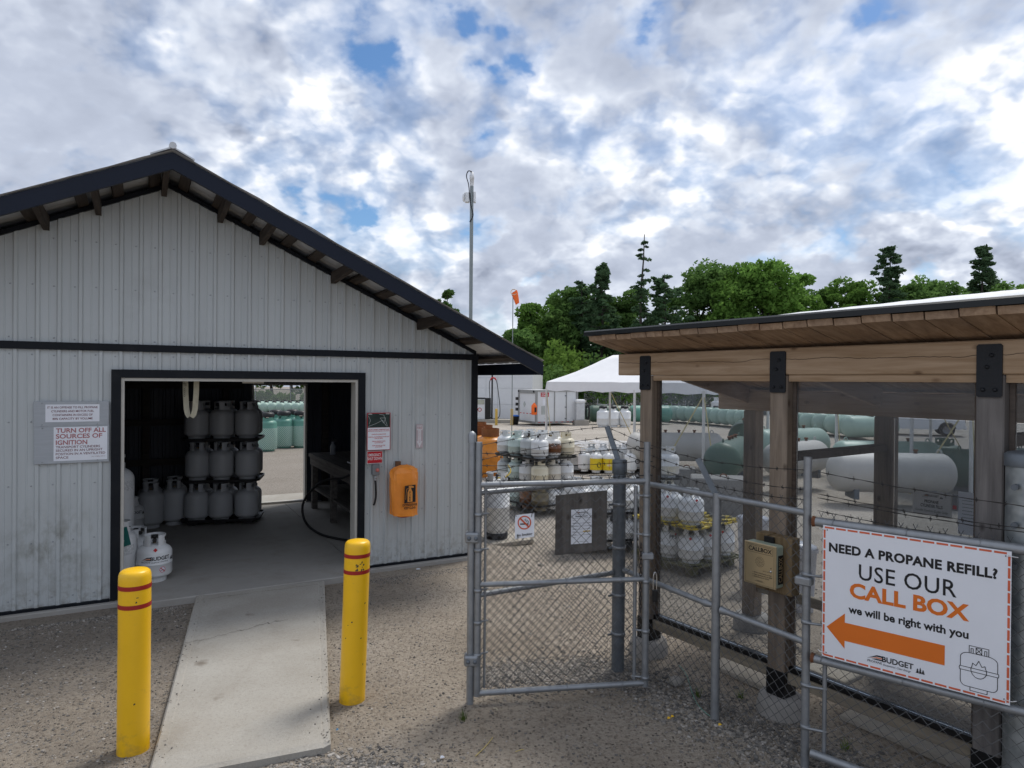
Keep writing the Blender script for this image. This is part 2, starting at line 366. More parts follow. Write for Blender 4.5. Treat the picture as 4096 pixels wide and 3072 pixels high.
# ---------------------------------------------------------------- lettering
_txt = {}
def text_verts(s, bold=0.0, spacing=1.0, shear=0.0):
    k = (s, bold, spacing, shear)
    if k not in _txt:
        cu = bpy.data.curves.new('lettering', 'FONT'); cu.body = s; cu.size = 1.0; cu.offset = bold; cu.resolution_u = 3
        cu.space_character = spacing; cu.shear = shear
        o = bpy.data.objects.new('lettering', cu); COL.objects.link(o)
        bpy.context.view_layer.update()
        me = bpy.data.meshes.new_from_object(o.evaluated_get(bpy.context.evaluated_depsgraph_get()))
        vs = [tuple(v.co) for v in me.vertices]; fs = [tuple(p.vertices) for p in me.polygons]
        bpy.data.objects.remove(o); bpy.data.curves.remove(cu); bpy.data.meshes.remove(me)
        _txt[k] = (vs, fs)
    return _txt[k]
CAP = None
def letters(parent, s, x, z, h, mat, y=-0.003, width=None, bold=0.0, align='C', rotz=0.0, name='lettering', spacing=1.0, shear=0.0, bend=None, slope=0.0):
    """flat printed words in the parent's x,z plane facing -y; h is the height of a capital"""
    global CAP
    if CAP is None: CAP = max(v[1] for v in text_verts('H')[0])
    vs, fs = text_verts(s, bold, spacing, shear)
    x0, x1 = min(v[0] for v in vs), max(v[0] for v in vs)
    k = h / CAP; kx = k if width is None else width / (x1 - x0)
    ox = {'C': (x0 + x1) / 2, 'L': x0, 'R': x1}[align]
    P = []
    c, s_ = math.cos(rotz), math.sin(rotz)
    for v in vs:
        a, b = (v[0] - ox) * kx, v[1] * k
        a, b = a * c - b * s_, a * s_ + b * c
        b += a * slope
        if bend:                                   # printed round a drum: bend = (radius, facing angle)
            th = bend[1] + (x + a) / bend[0]
            P.append((bend[0] * math.cos(th), bend[0] * math.sin(th), z + b))
        else: P.append((x + a, y, z + b))
    return fmesh(name, P, fs, mat, parent)
def flat(parent, pts, mat, y=-0.002, name='printed_shape'):
    """flat printed outline in the parent's x,z plane"""
    n = len(pts); return fmesh(name, [(p[0], y, p[1]) for p in pts], [tuple(range(n))], mat, parent)
def strokes(parent, lines, w, mat, y=-0.003, name='printed_outline', closed=False):
    V, Fc = [], []
    for ln in lines:
        P = [Vector((p[0], p[1])) for p in ln]
        for i in range(len(P) - 1):
            a, b = P[i], P[i + 1]; d = (b - a)
            if d.length < 1e-7: continue
            d.normalize(); q = Vector((-d.y, d.x)) * (w / 2); e = d * (w * 0.35); k = len(V)
            for p in (a - e - q, b + e - q, b + e + q, a - e + q): V.append((p.x, y - 0.00003 * (i % 5), p.y))
            Fc.append((k, k + 1, k + 2, k + 3))
    return fmesh(name, V, Fc, mat, parent)
def arc(cx, cz, rx_, rz_, a0, a1, n=16):
    return [(cx + rx_ * math.cos(R(a0 + (a1 - a0) * i / n)), cz + rz_ * math.sin(R(a0 + (a1 - a0) * i / n))) for i in range(n + 1)]
# ---------------------------------------------------------------- the ground
def ground_material():
    m = bpy.data.materials.new('sandy_gravel'); m.use_nodes = True; t = m.node_tree; b = t.nodes['Principled BSDF']
    nn = lambda k: t.nodes.new(k); ln = t.links.new
    geo = nn('ShaderNodeNewGeometry')
    def noi(sc, de, ro=0.6, src=None):
        n = nn('ShaderNodeTexNoise'); ln(geo.outputs['Position'], n.inputs['Vector']); n.inputs['Scale'].default_value = sc
        n.inputs['Detail'].default_value = de; n.inputs['Roughness'].default_value = ro; return n.outputs['Fac']
    def mr(x, a, b_, c=0.0, d=1.0):
        n = nn('ShaderNodeMapRange'); ln(x, n.inputs[0]); n.inputs[1].default_value = a; n.inputs[2].default_value = b_
        n.inputs[3].default_value = c; n.inputs[4].default_value = d; return n.outputs[0]
    def mix(f, a, b_):
        n = nn('ShaderNodeMixRGB'); ln(f, n.inputs[0])
        for i, x in ((1, a), (2, b_)):
            if isinstance(x, tuple): n.inputs[i].default_value = (*x, 1)
            else: ln(x, n.inputs[i])
        return n.outputs[0]
    sep = nn('ShaderNodeSeparateXYZ'); ln(geo.outputs['Position'], sep.inputs[0])
    base = mix(mr(noi(1.1, 5), 0.38, 0.62), (0.385, 0.328, 0.262), (0.485, 0.42, 0.345))
    yard = mix(mr(noi(0.6, 6), 0.35, 0.65), (0.43, 0.39, 0.335), (0.55, 0.505, 0.445))
    col = mix(mr(sep.outputs[1], 6.5, 12.0), base, yard)
    # darker brown grey towards the left and in noise patches
    add = nn('ShaderNodeMath'); add.operation = 'MULTIPLY_ADD'; ln(sep.outputs[0], add.inputs[0]); add.inputs[1].default_value = -0.09; ln(noi(0.9, 5), add.inputs[2])
    col = mix(mr(add.outputs[0], 0.60, 0.80, 0.0, 0.65), col, (0.25, 0.22, 0.188))
    grain = noi(95, 3, 0.7); speck = noi(38, 5, 0.75)
    vo = nn('ShaderNodeTexVoronoi'); ln(geo.outputs['Position'], vo.inputs['Vector']); vo.inputs['Scale'].default_value = 46
    stone = mr(vo.outputs['Distance'], 0.36, 0.20)
    vs_ = nn('ShaderNodeSeparateColor'); ln(vo.outputs['Color'], vs_.inputs[0])
    some = nn('ShaderNodeMath'); some.operation = 'GREATER_THAN'; ln(vs_.outputs[0], some.inputs[0]); some.inputs[1].default_value = 0.52
    sm = nn('ShaderNodeMath'); sm.operation = 'MULTIPLY'; ln(stone, sm.inputs[0]); ln(some.outputs[0], sm.inputs[1])
    stc = mix(vs_.outputs[1], (0.12, 0.105, 0.09), (0.42, 0.37, 0.31))
    col = mix(mr(speck, 0.48, 0.64, 0, 0.62), col, (0.16, 0.128, 0.10))
    col = mix(mr(grain, 0.56, 0.72, 0, 0.5), col, (0.50, 0.43, 0.345))
    col = mix(sm.outputs[0], col, stc)
    ln(col, b.inputs['Base Color']); b.inputs['Roughness'].default_value = 0.95; b.inputs['Specular IOR Level'].default_value = 0.1
    hh = nn('ShaderNodeMath'); hh.operation = 'MULTIPLY_ADD'; ln(sm.outputs[0], hh.inputs[0]); hh.inputs[1].default_value = 0.7; ln(speck, hh.inputs[2])
    h2 = nn('ShaderNodeMath'); h2.operation = 'MULTIPLY_ADD'; ln(grain, h2.inputs[0]); h2.inputs[1].default_value = 0.35; ln(hh.outputs[0], h2.inputs[2])
    bp = nn('ShaderNodeBump'); bp.inputs['Strength'].default_value = 1.0; bp.inputs['Distance'].default_value = 0.03
    ln(h2.outputs[0], bp.inputs['Height']); ln(bp.outputs[0], b.inputs['Normal'])
    return m
M_GROUND = ground_material()
def axis_vals(lo, hi, f0, f1, fine, grow=1.22):
    a = []; x = f0
    while x < f1: a.append(x); x += fine
    a.append(f1); st = fine; x = f1
    while x < hi: st *= grow; x += st; a.append(min(x, hi))
    st = fine; x = f0
    while x > lo: st *= grow; x -= st; a.insert(0, max(x, lo))
    return a
def bumps(x, y):
    f = sstep(40, 12, y) if y > 12 else 1.0
    near = 0.018 * noise.noise((x * 0.9, y * 0.9, 1.3)) + 0.010 * noise.noise((x * 2.7, y * 2.7, 4.1)) + 0.005 * noise.noise((x * 8, y * 8, 2.2))
    return near * f
def in_shed(x, y, m=0.0):
    p = Vector((x, y, 0)) - SHED_O; t, n = p.dot(sw), p.dot(sn_)
    return -6.3 - m < t < 0.1 + m and -0.28 - m < n < 4.2 + m
def gtop(x, y): return gz(x, y) + (0 if in_shed(x, y, 0.5) else bumps(x, y)) - 0.012
xs_ = axis_vals(-160, 260, -4.6, 4.2, 0.09); ys_ = axis_vals(-8, 420, 2.4, 9.2, 0.09)
gv = [(x, y, (gtop(x, y) if not in_shed(x, y, -0.3) else gz(x, y) - 0.06)) for y in ys_ for x in xs_]
nx = len(xs_)
gf = [(j * nx + i, j * nx + i + 1, (j + 1) * nx + i + 1, (j + 1) * nx + i) for j in range(len(ys_) - 1) for i in range(nx - 1)]
g = fmesh('ground', gv, gf, M_GROUND, smooth=True); g['kind'] = 'structure'; g['label'] = 'sandy gravel ground of the yard'

# concrete ramp up to the shed door (skewed a little to the wall), broom finish, chamfered edges
def concrete(name, c, crack=None):
    m = pm(name, c, rough=0.9, var=0.10, sc=2.2, bump=0.35, bsc=120, spec=0.15, dirt=0.62, dirtc=(c[0] * 0.52, c[1] * 0.49, c[2] * 0.44), dirtsc=2.2, dirtlo=0.47, dirthi=0.74)
    return m
def ramp_material():
    m = bpy.data.materials.new('ramp_concrete'); m.use_nodes = True; t = m.node_tree; b = t.nodes['Principled BSDF']; nn = t.nodes.new; ln = t.links.new
    ge = nn('ShaderNodeNewGeometry')
    def noi(sc, de, ro, st=None):
        n = nn('ShaderNodeTexNoise'); src = ge.outputs['Position']
        if st: mp = nn('ShaderNodeMapping'); ln(src, mp.inputs[0]); mp.inputs['Scale'].default_value = st; mp.inputs['Rotation'].default_value = (0, 0, 0.25); src = mp.outputs[0]
        ln(src, n.inputs['Vector']); n.inputs['Scale'].default_value = sc; n.inputs['Detail'].default_value = de; n.inputs['Roughness'].default_value = ro; return n.outputs['Fac']
    def mr(x, a, b_, d):
        n = nn('ShaderNodeMapRange'); ln(x, n.inputs[0]); n.inputs[1].default_value = a; n.inputs[2].default_value = b_; n.inputs[4].default_value = d; return n.outputs[0]
    def mix(f, a, c):
        n = nn('ShaderNodeMixRGB'); ln(f, n.inputs[0]); (ln(a, n.inputs[1]) if not isinstance(a, tuple) else setattr(n.inputs[1], 'default_value', (*a, 1))); n.inputs[2].default_value = (*c, 1); return n.outputs[0]
    col = mix(mr(noi(1.6, 6, 0.6), 0.35, 0.65, 1.0), (0.35, 0.325, 0.285), (0.42, 0.40, 0.36))
    col = mix(mr(noi(60, 3, 0.7), 0.50, 0.72, 0.45), col, (0.24, 0.22, 0.19))
    col = mix(mr(noi(75, 3, 0.7), 0.58, 0.75, 0.5), col, (0.56, 0.54, 0.50))
    col = mix(mr(noi(2.3, 8, 0.7), 0.54, 0.70, 0.28), col, (0.22, 0.195, 0.16))
    col = mix(mr(noi(5, 4, 0.6, (1, 0.12, 1)), 0.56, 0.72, 0.2), col, (0.27, 0.24, 0.205))
    col = mix(mr(noi(3.1, 3, 0.5), 0.70, 0.76, 0.7), col, (0.15, 0.12, 0.09))
    ln(col, b.inputs['Base Color']); b.inputs['Roughness'].default_value = 0.92; b.inputs['Specular IOR Level'].default_value = 0.12
    bp = nn('ShaderNodeBump'); bp.inputs['Strength'].default_value = 0.5; bp.inputs['Distance'].default_value = 0.006; ln(noi(110, 4, 0.7), bp.inputs['Height']); ln(bp.outputs[0], b.inputs['Normal']); return m
M_RAMP = ramp_material()
M_SLAB = concrete('slab_concrete', (0.36, 0.345, 0.32))
tl, tr = Vector((-2.81, 6.03, 0.052)), Vector((-1.80, 6.53, 0.052))
br, bl = Vector((-0.965, 3.648, 0.036)), Vector((-1.775, 3.30, 0.036))
def rp(s, t):                                       # s across 0..1, t up 0..1
    return (bl.lerp(br, s)).lerp(tl.lerp(tr, s), t)
rb = MB(); NS, NT = [0, 0.012, 0.055, 0.063, 0.5, 0.945, 0.953, 0.988, 1.0], [0, 0.006] + [i / 20 for i in range(1, 20)] + [1.0]
vs_r, fs_r = [], []
for t_ in NT:
    for s in NS:
        p = rp(s, t_).copy()
        if s in (0, 1.0) or t_ == 0: p.z -= 0.012
        if s in (0.055, 0.945): p.z += 0.0
        if s in (0.063, 0.953): p.z -= 0.004
        p.z += 0.003 * noise.noise((p.x * 3, p.y * 3, 0))
        if t_ == 0: p += Vector((0.02 * noise.noise((s * 6, 0, 3)), 0.03 * noise.noise((s * 7, 1, 3)), 0))
        vs_r.append(p)
k = len(NS)
for j in range(len(NT) - 1):
    for i in range(k - 1): fs_r.append((j * k + i, j * k + i + 1, (j + 1) * k + i + 1, (j + 1) * k + i))
per = [i for i in range(k)] + [j * k + k - 1 for j in range(1, len(NT))] + [(len(NT) - 1) * k + i for i in range(k - 2, -1, -1)] + [j * k for j in range(len(NT) - 2, 0, -1)]
nb = len(vs_r)
for i in per: q = vs_r[i].copy(); q.z = -0.16; vs_r.append(q)
for a in range(len(per)):
    b = (a + 1) % len(per); fs_r.append((per[b], per[a], nb + a, nb + b))
rb.add(vs_r, fs_r, False)
ramp_o = rb.build('ramp', M_RAMP); ramp_o['kind'] = 'structure'; ramp_o['label'] = 'concrete ramp leading up to the shed doorway'
# hairline crack across the ramp
M_CRACK = pm('crack_shadow', (0.05, 0.045, 0.04), 0.95, spec=0.05)
ck = MB()
def crack(p0, p1, n, amp, w, lift=0.0035):
    pts = [rp(*p0).lerp(rp(*p1), i / n) for i in range(n + 1)]
    pts = [p + Vector((0, amp * noise.noise((i * 0.9, p0[1] * 9, 0)), 0)) for i, p in enumerate(pts)]
    for i in range(n):
        a, b = pts[i], pts[i + 1]; ww = w * (0.6 + 0.8 * rnd.random())
        ck.add([a + Vector((0, -ww, lift)), b + Vector((0, -ww, lift)), b + Vector((0, ww, lift)), a + Vector((0, ww, lift))], [(0, 1, 2, 3)])
crack((0.0, 0.60), (0.72, 0.685), 26, 0.06, 0.0028); crack((0.1, 0.955), (0.95, 0.965), 20, 0.03, 0.0018)
ck.build('crack', M_CRACK, ramp_o, world=True)

# ---------------------------------------------------------------- loose stones
def pebble_material():
    m = bpy.data.materials.new('loose_stone'); m.use_nodes = True; t = m.node_tree; b = t.nodes['Principled BSDF']
    ge = t.nodes.new('ShaderNodeNewGeometry'); r = t.nodes.new('ShaderNodeValToRGB'); t.links.new(ge.outputs['Random Per Island'], r.inputs[0])
    e = r.color_ramp.elements
    for _ in range(3): e.new(0.5)
    for el_, (p, c) in zip(e, [(0, (0.09, 0.085, 0.08)), (0.35, (0.18, 0.17, 0.155)), (0.6, (0.26, 0.235, 0.205)), (0.92, (0.33, 0.30, 0.265)), (1.0, (0.46, 0.43, 0.395))]):
        el_.position = p; el_.color = (*c, 1)
    t.links.new(r.outputs[0], b.inputs['Base Color']); b.inputs['Roughness'].default_value = 0.9; b.inputs['Specular IOR Level'].default_value = 0.15
    return m
M_PEB = pebble_material()
ico = bmesh.new(); bmesh.ops.create_icosphere(ico, subdivisions=1, radius=1.0)
IV = [v.co.copy() for v in ico.verts]; IF = [tuple(v.index for v in f.verts) for f in ico.faces]; ico.free()
def blocked(x, y):
    if in_shed(x, y, 0.02): return True
    p = Vector((x, y))
    poly = [Vector((q.x, q.y)) for q in (bl, br, tr, tl)]
    return all((poly[(i + 1) % 4] - poly[i]).cross(p - poly[i]) > -0.01 for i in range(4))
def pebbles(name, label, spots):
    V, Fc = [], []
    for x, y, s, *zz_ in spots:
        z = zz_[0] if zz_ else gtop(x, y); a = rnd.random() * 6.28; ca, sa = math.cos(a), math.sin(a); k = len(V)
        fx, fy, fz = s * rnd.uniform(0.8, 1.4), s * rnd.uniform(0.6, 1.0), s * rnd.uniform(0.4, 0.75)
        for v in IV:
            j = rnd.uniform(0.72, 1.2); X, Y, Z = v.x * fx * j, v.y * fy * j, v.z * fz * j
            V.append((x + X * ca - Y * sa, y + X * sa + Y * ca, z + Z + fz * 0.15))
        Fc += [(p + k, q + k, r_ + k) for p, q, r_ in IF]
    o = fmesh(name, V, Fc, M_PEB); o['kind'] = 'stuff'; o['label'] = label; o['category'] = 'gravel'; return o
sp = []
def region(n, fx, s0, s1, power=2.5):
    c = 0
    while c < n:
        x, y = fx()
        if not blocked(x, y):
            sp.append((x, y, s0 + (s1 - s0) * rnd.random() ** power)); c += 1
def along(a, b, wid):
    def f():
        t = rnd.random(); w = rnd.gauss(0, wid); d = Vector((b[0] - a[0], b[1] - a[1])).normalized()
        return a[0] + (b[0] - a[0]) * t - d.y * w, a[1] + (b[1] - a[1]) * t + d.x * w
    return f
region(11000, lambda: (rnd.uniform(-4.6, 2.4), rnd.uniform(2.9, 6.8)), 0.003, 0.011, 3)
region(6000, lambda: (rnd.uniform(-4.5, -1.8), rnd.uniform(3.0, 6.6)), 0.003, 0.012, 3)
region(5200, along((-0.25, 4.55), (0.95, 4.75), 0.13), 0.005, 0.017)
region(6500, along((0.85, 4.55), (2.1, 3.0), 0.16), 0.005, 0.017)
region(2800, lambda: (rnd.gauss(-0.85, 0.26), rnd.gauss(3.42, 0.12)), 0.005, 0.016)
region(1400, along((-4.2, 5.55), (-3.0, 6.15), 0.12), 0.003, 0.011)
region(1100, along((-1.4, 6.75), (-0.4, 7.35), 0.12), 0.003, 0.010)
region(2500, lambda: (rnd.uniform(0.0, 2.2), rnd.uniform(4.8, 7.5)), 0.004, 0.014, 2.5)
region(2200, lambda: (rnd.uniform(-0.3, 4.0), rnd.uniform(7.0, 11.0)), 0.005, 0.018, 2.5)
for _ in range(260):
    t_ = rnd.random() ** 1.5; e_ = rnd.choice([0.0, 1.0]); s_e = abs(rnd.gauss(0, 0.05)); q_ = rp(s_e if e_ == 0 else 1 - s_e, t_)
    sp.append((q_.x, q_.y, 0.002 + 0.005 * rnd.random() ** 2, q_.z + 0.001))
pebbles('gravel', 'loose grey and tan stones scattered on the sandy ground', sp)
# ---------------------------------------------------------------- the grey metal shed
M_SIDE = pm('grey_siding', (0.50, 0.528, 0.53), rough=0.42, var=0.05, sc=1.3, stretch=(3, 3, 0.5), spec=0.4, dirt=0.38, dirtc=(0.24, 0.235, 0.215), dirtsc=1.1, dirtlo=0.55, dirthi=0.82)
def siding_stains(m):
    """a rubbed smudge left of the door, mud splashed along the foot, faint runs under the screws"""
    t = m.node_tree; b = t.nodes['Principled BSDF']; nn = t.nodes.new; ln = t.links.new; col = b.inputs['Base Color'].links[0].from_socket
    tc = nn('ShaderNodeTexCoord'); se = nn('ShaderNodeSeparateXYZ'); ln(tc.outputs['Object'], se.inputs[0])
    def noi(sc, de, st):
        mp = nn('ShaderNodeMapping'); ln(tc.outputs['Object'], mp.inputs[0]); mp.inputs['Scale'].default_value = st
        n = nn('ShaderNodeTexNoise'); ln(mp.outputs[0], n.inputs['Vector']); n.inputs['Scale'].default_value = sc; n.inputs['Detail'].default_value = de; n.inputs['Roughness'].default_value = 0.68; return n.outputs['Fac']
    def mr(x, a, b_, d=1.0):
        n = nn('ShaderNodeMapRange'); ln(x, n.inputs[0]); n.inputs[1].default_value = a; n.inputs[2].default_value = b_; n.inputs[4].default_value = d; return n.outputs[0]
    def mul(a, c):
        n = nn('ShaderNodeMath'); n.operation = 'MULTIPLY'; ln(a, n.inputs[0]); ln(c, n.inputs[1]); return n.outputs[0]
    def mix(f, c, k):
        n = nn('ShaderNodeMixRGB'); ln(f, n.inputs[0]); ln(c, n.inputs[1]); n.inputs[2].default_value = (*k, 1); return n.outputs[0]
    ds = nn('ShaderNodeVectorMath'); ds.operation = 'DISTANCE'; ln(tc.outputs['Object'], ds.inputs[0]); ds.inputs[1].default_value = (-3.98, 0.0, 0.55)
    col = mix(mul(mr(ds.outputs['Value'], 0.48, 0.10), mr(noi(7, 8, (1, 1, 0.6)), 0.44, 0.66, 0.75)), col, (0.17, 0.165, 0.13))
    col = mix(mul(mr(se.outputs[2], 0.42, 0.02), mr(noi(14, 8, (1, 1, 1)), 0.46, 0.68, 0.8)), col, (0.21, 0.185, 0.15))
    col = mix(mr(noi(9, 5, (1, 1, 0.04)), 0.58, 0.78, 0.22), col, (0.25, 0.255, 0.25))
    ln(col, b.inputs['Base Color'])
siding_stains(M_SIDE)
M_BLACK = pm('black_trim', (0.006, 0.008, 0.012), spec=0.2, rough=0.5, var=0.2, dirt=0.12, dirtc=(0.08, 0.08, 0.08), dirtsc=6)
M_NAVY = pm('dark_fascia_metal', (0.010, 0.014, 0.026), spec=0.2, rough=0.5, var=0.12, sc=2)
M_GALVS = pm('bare_roof_metal', (0.58, 0.59, 0.60), rough=0.45, metal=0.25, var=0.1, sc=6)
M_DKWOOD = wood('dark_roof_timber', (0.035, 0.027, 0.022), (0.075, 0.058, 0.046), 1, knots=False)
M_DKWOODX = wood('dark_wall_timber', (0.03, 0.026, 0.024), (0.06, 0.05, 0.044), 0, knots=False)
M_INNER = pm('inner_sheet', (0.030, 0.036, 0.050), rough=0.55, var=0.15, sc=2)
M_JAMB = pm('off_white_jamb', (0.52, 0.50, 0.45), rough=0.6, var=0.12, sc=3, dirt=0.55, dirtc=(0.2, 0.19, 0.17), dirtsc=3)
M_SCREW = pm('screw_head', (0.34, 0.36, 0.375), rough=0.5)
shed = thing('metal_shed', 'grey ribbed metal shed with dark gable roof and open doorway', 'shed', SHED_O, SHED_YAW)
W_, RIDGE, ZPK, SLOPE = 6.204, -3.11, 3.832, 0.4615
DEP, OVER, EAVE = 4.1, 0.80, 0.42
ZBAND = 2.255
DX0, DX1, DZ = -3.50, -1.315, 2.035           # hole behind the trim
def roof_z(x): return ZPK - SLOPE * abs(x - RIDGE)
WALLTOP = 0.085
PER = 0.1524
PROF = [(0.0, 0), (0.040, 0), (0.044, 0.004), (0.050, 0.004), (0.054, 0), (0.098, 0), (0.108, 0.017), (0.130, 0.017), (0.140, 0)]
def prof_pts(x0, x1, extra=()):
    ps = []
    k = math.floor((x0 + 10) / PER) - 1
    while True:
        base = k * PER - 10
        if base > x1 + PER: break
        for a, h in PROF: ps.append((base + a, h))
        k += 1
    def hat(x):
        for (a, ha), (b, hb) in zip(ps, ps[1:]):
            if a <= x <= b: return ha + (hb - ha) * (x - a) / max(1e-9, b - a)
        return 0
    keep = [(x, h) for x, h in ps if x0 < x < x1] + [(e, hat(e)) for e in [x0, x1, *extra] if x0 <= e <= x1]
    return sorted(set((round(x, 5), h) for x, h in keep))
def sheet(x0, x1, lo, hi, y=0.0, extra=(), hole=None, flip=1):
    b = MB(); P = prof_pts(x0, x1, extra)
    for (xa, ha), (xb, hb) in zip(P, P[1:]):
        spans = [(lo, hi)]
        if hole and xa >= hole[0] - 1e-6 and xb <= hole[1] + 1e-6: spans = [(lambda x: hole[2], hi)]
        for l, h in spans:
            if h(xa) - l(xa) < 0.002 and h(xb) - l(xb) < 0.002: continue
            b.add([(xa, y - flip * ha, l(xa)), (xb, y - flip * hb, l(xb)), (xb, y - flip * hb, h(xb)), (xa, y - flip * ha, h(xa))], [(0, 1, 2, 3)])
    return b
cst = lambda v: (lambda x: v)
PANEL = 0.9144
xe = [-W_ + i * PANEL for i in range(7)] + [0.0]
for i in range(7):
    x0, x1 = xe[i], xe[i + 1]
    sheet(x0 + 0.0006, x1, cst(0.045), cst(ZBAND), extra=(DX0, DX1), hole=(DX0, DX1, DZ), y=-0.0004 * (i % 2)).build('wall_panel', M_SIDE, shed)
    sheet(x0 + 0.0006, x1, cst(ZBAND + 0.02), lambda x: roof_z(x) - WALLTOP, extra=(RIDGE,), y=-0.0004 * (i % 2)).build('gable_panel', M_SIDE, shed)
# inner skin of the front, so that the wall has a thickness
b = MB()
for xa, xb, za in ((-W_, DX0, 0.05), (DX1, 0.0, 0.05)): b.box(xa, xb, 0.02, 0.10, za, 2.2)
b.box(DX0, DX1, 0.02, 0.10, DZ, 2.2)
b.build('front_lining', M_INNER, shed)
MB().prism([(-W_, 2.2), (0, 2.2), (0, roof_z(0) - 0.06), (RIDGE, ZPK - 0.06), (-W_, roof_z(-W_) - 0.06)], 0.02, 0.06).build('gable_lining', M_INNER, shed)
# dark bands: between wall and gable, at the corner, along the foot
MB().box(-W_, 0.03, -0.034, 0.0, ZBAND - 0.022, ZBAND + 0.042).build('band_trim', M_BLACK, shed)
MB().box(-0.045, 0.022, -0.036, 0.06, 0.03, ZBAND - 0.023).build('corner_trim', M_BLACK, shed)
MB().box(-0.045, 0.022, -0.030, 0.06, ZBAND + 0.043, roof_z(0) - 0.10).build('corner_trim', M_BLACK, shed)
b = MB(); b.box(-W_, -3.56, -0.03, 0.01, 0.028, 0.052); b.build('foot_flashing', M_BLACK, shed)
b = MB(); b.box(-1.27, -0.05, -0.03, 0.01, 0.028, 0.052); b.build('foot_flashing', M_BLACK, shed)
# door surround: black trim outside, off white jambs inside
MB().box(-3.553, -3.478, -0.040, 0.012, 0.045, 2.072).build('door_trim', M_BLACK, shed)
MB().box(-1.352, -1.277, -0.040, 0.012, 0.045, 2.072).build('door_trim', M_BLACK, shed)
MB().box(-3.4775, -1.3525, -0.041, 0.012, 2.000, 2.073).build('door_trim', M_BLACK, shed)
MB().box(-3.4775, -3.452, -0.028, 0.14, 0.05, 2.0).build('door_jamb', M_JAMB, shed)
MB().box(-1.378, -1.3525, -0.028, 0.14, 0.05, 2.0).build('door_jamb', M_JAMB, shed)
MB().box(-3.4515, -1.3785, -0.027, 0.14, 1.972, 1.9985).build('door_head', M_JAMB, shed)
MB().box(-2.45, -2.25, 0.15, 0.19, 1.955, 1.985).build('latch_plate', M_JAMB, shed)
# screws in rows
b = MB()
def screw(x, z):
    r = 0.0075; y = -0.0005; n = 6
    vs = [(x + r * math.cos(2 * math.pi * k / n), y, z + r * math.sin(2 * math.pi * k / n)) for k in range(n)] + [(x + 0.6 * r * math.cos(2 * math.pi * k / n), y - 0.005, z + 0.6 * r * math.sin(2 * math.pi * k / n)) for k in range(n)]
    b.add(vs, [(k, (k + 1) % n, n + (k + 1) % n, n + k) for k in range(n)] + [tuple(range(n, 2 * n))])
k = math.ceil((-W_ + 10) / PER)
while k * PER - 10 < 0:
    x = k * PER - 10 + 0.078
    for z in (0.12, 0.60, 1.08, 1.62, 2.19, 2.33, 2.78, 3.18):
        if z < 2.0 and DX0 - 0.07 < x < DX1 + 0.07: continue
        if z > 2.2 and z > roof_z(x) - WALLTOP - 0.1: continue
        screw(x + rnd.uniform(-0.004, 0.004), z + rnd.uniform(-0.006, 0.006))
    k += 1
o = b.build('screws', M_SCREW, shed); o['kind'] = 'stuff'
# side and back walls, the back with its doorway
BX0, BX1, BZ = -1.83, -1.0, 1.93
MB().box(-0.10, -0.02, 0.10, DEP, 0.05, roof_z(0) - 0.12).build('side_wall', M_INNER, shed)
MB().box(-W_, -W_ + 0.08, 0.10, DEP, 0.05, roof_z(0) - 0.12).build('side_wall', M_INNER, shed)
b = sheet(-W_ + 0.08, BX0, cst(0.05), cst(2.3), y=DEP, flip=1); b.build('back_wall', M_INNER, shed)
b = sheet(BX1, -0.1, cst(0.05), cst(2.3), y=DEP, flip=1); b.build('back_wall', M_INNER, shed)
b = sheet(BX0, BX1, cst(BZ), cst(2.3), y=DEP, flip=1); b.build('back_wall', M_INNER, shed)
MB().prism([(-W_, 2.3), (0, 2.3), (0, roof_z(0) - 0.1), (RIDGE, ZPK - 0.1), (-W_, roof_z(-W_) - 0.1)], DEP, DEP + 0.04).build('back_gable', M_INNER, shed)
for x0, x1, z0, z1 in ((-W_, BX0 - 0.002, 0.01, 2.3), (BX1 + 0.002, 0.0, 0.01, 2.3), (BX0, BX1, BZ + 0.002, 2.3)):
    MB().box(x0, x1, DEP + 0.012, DEP + 0.05, z0, z1).build('back_skin', M_SIDE, shed)
for x0, x1 in ((BX0, BX0 + 0.03), (BX1 - 0.03, BX1)):
    MB().box(x0, x1, DEP - 0.06, DEP + 0.06, 0.06, BZ).build('back_door_jamb', M_JAMB, shed)
MB().box(BX0 + 0.031, BX1 - 0.031, DEP - 0.06, DEP + 0.06, BZ - 0.03, BZ).build('back_door_head', M_JAMB, shed)
MB().box(BX0 + 0.031, BX1 - 0.031, DEP - 0.05, DEP + 0.06, 0.05, 0.085).build('back_door_sill', M_JAMB, shed)
# studs and girts on the back wall
for x in (-5.2, -4.2, -3.25, -2.2, -0.72):
    MB().box(x - 0.045, x + 0.045, DEP - 0.11, DEP - 0.02, 0.05, 2.9 if x < -1 else 2.5).build('stud', M_DKWOODX, shed)
for z in (0.75, 1.32, 1.85):
    MB().box(-W_ + 0.09, -1.95, DEP - 0.151, DEP - 0.111, z, z + 0.09).build('girt', M_DKWOODX, shed)
for y in (0.9, 1.9, 2.9):
    MB().box(-0.19, -0.105, y, y + 0.045, 0.05, 2.3).build('stud', M_DKWOODX, shed)
MB().box(-3.5, -1.3, 0.16, 0.20, 2.03, 2.17).build('door_track', M_DKWOODX, shed)
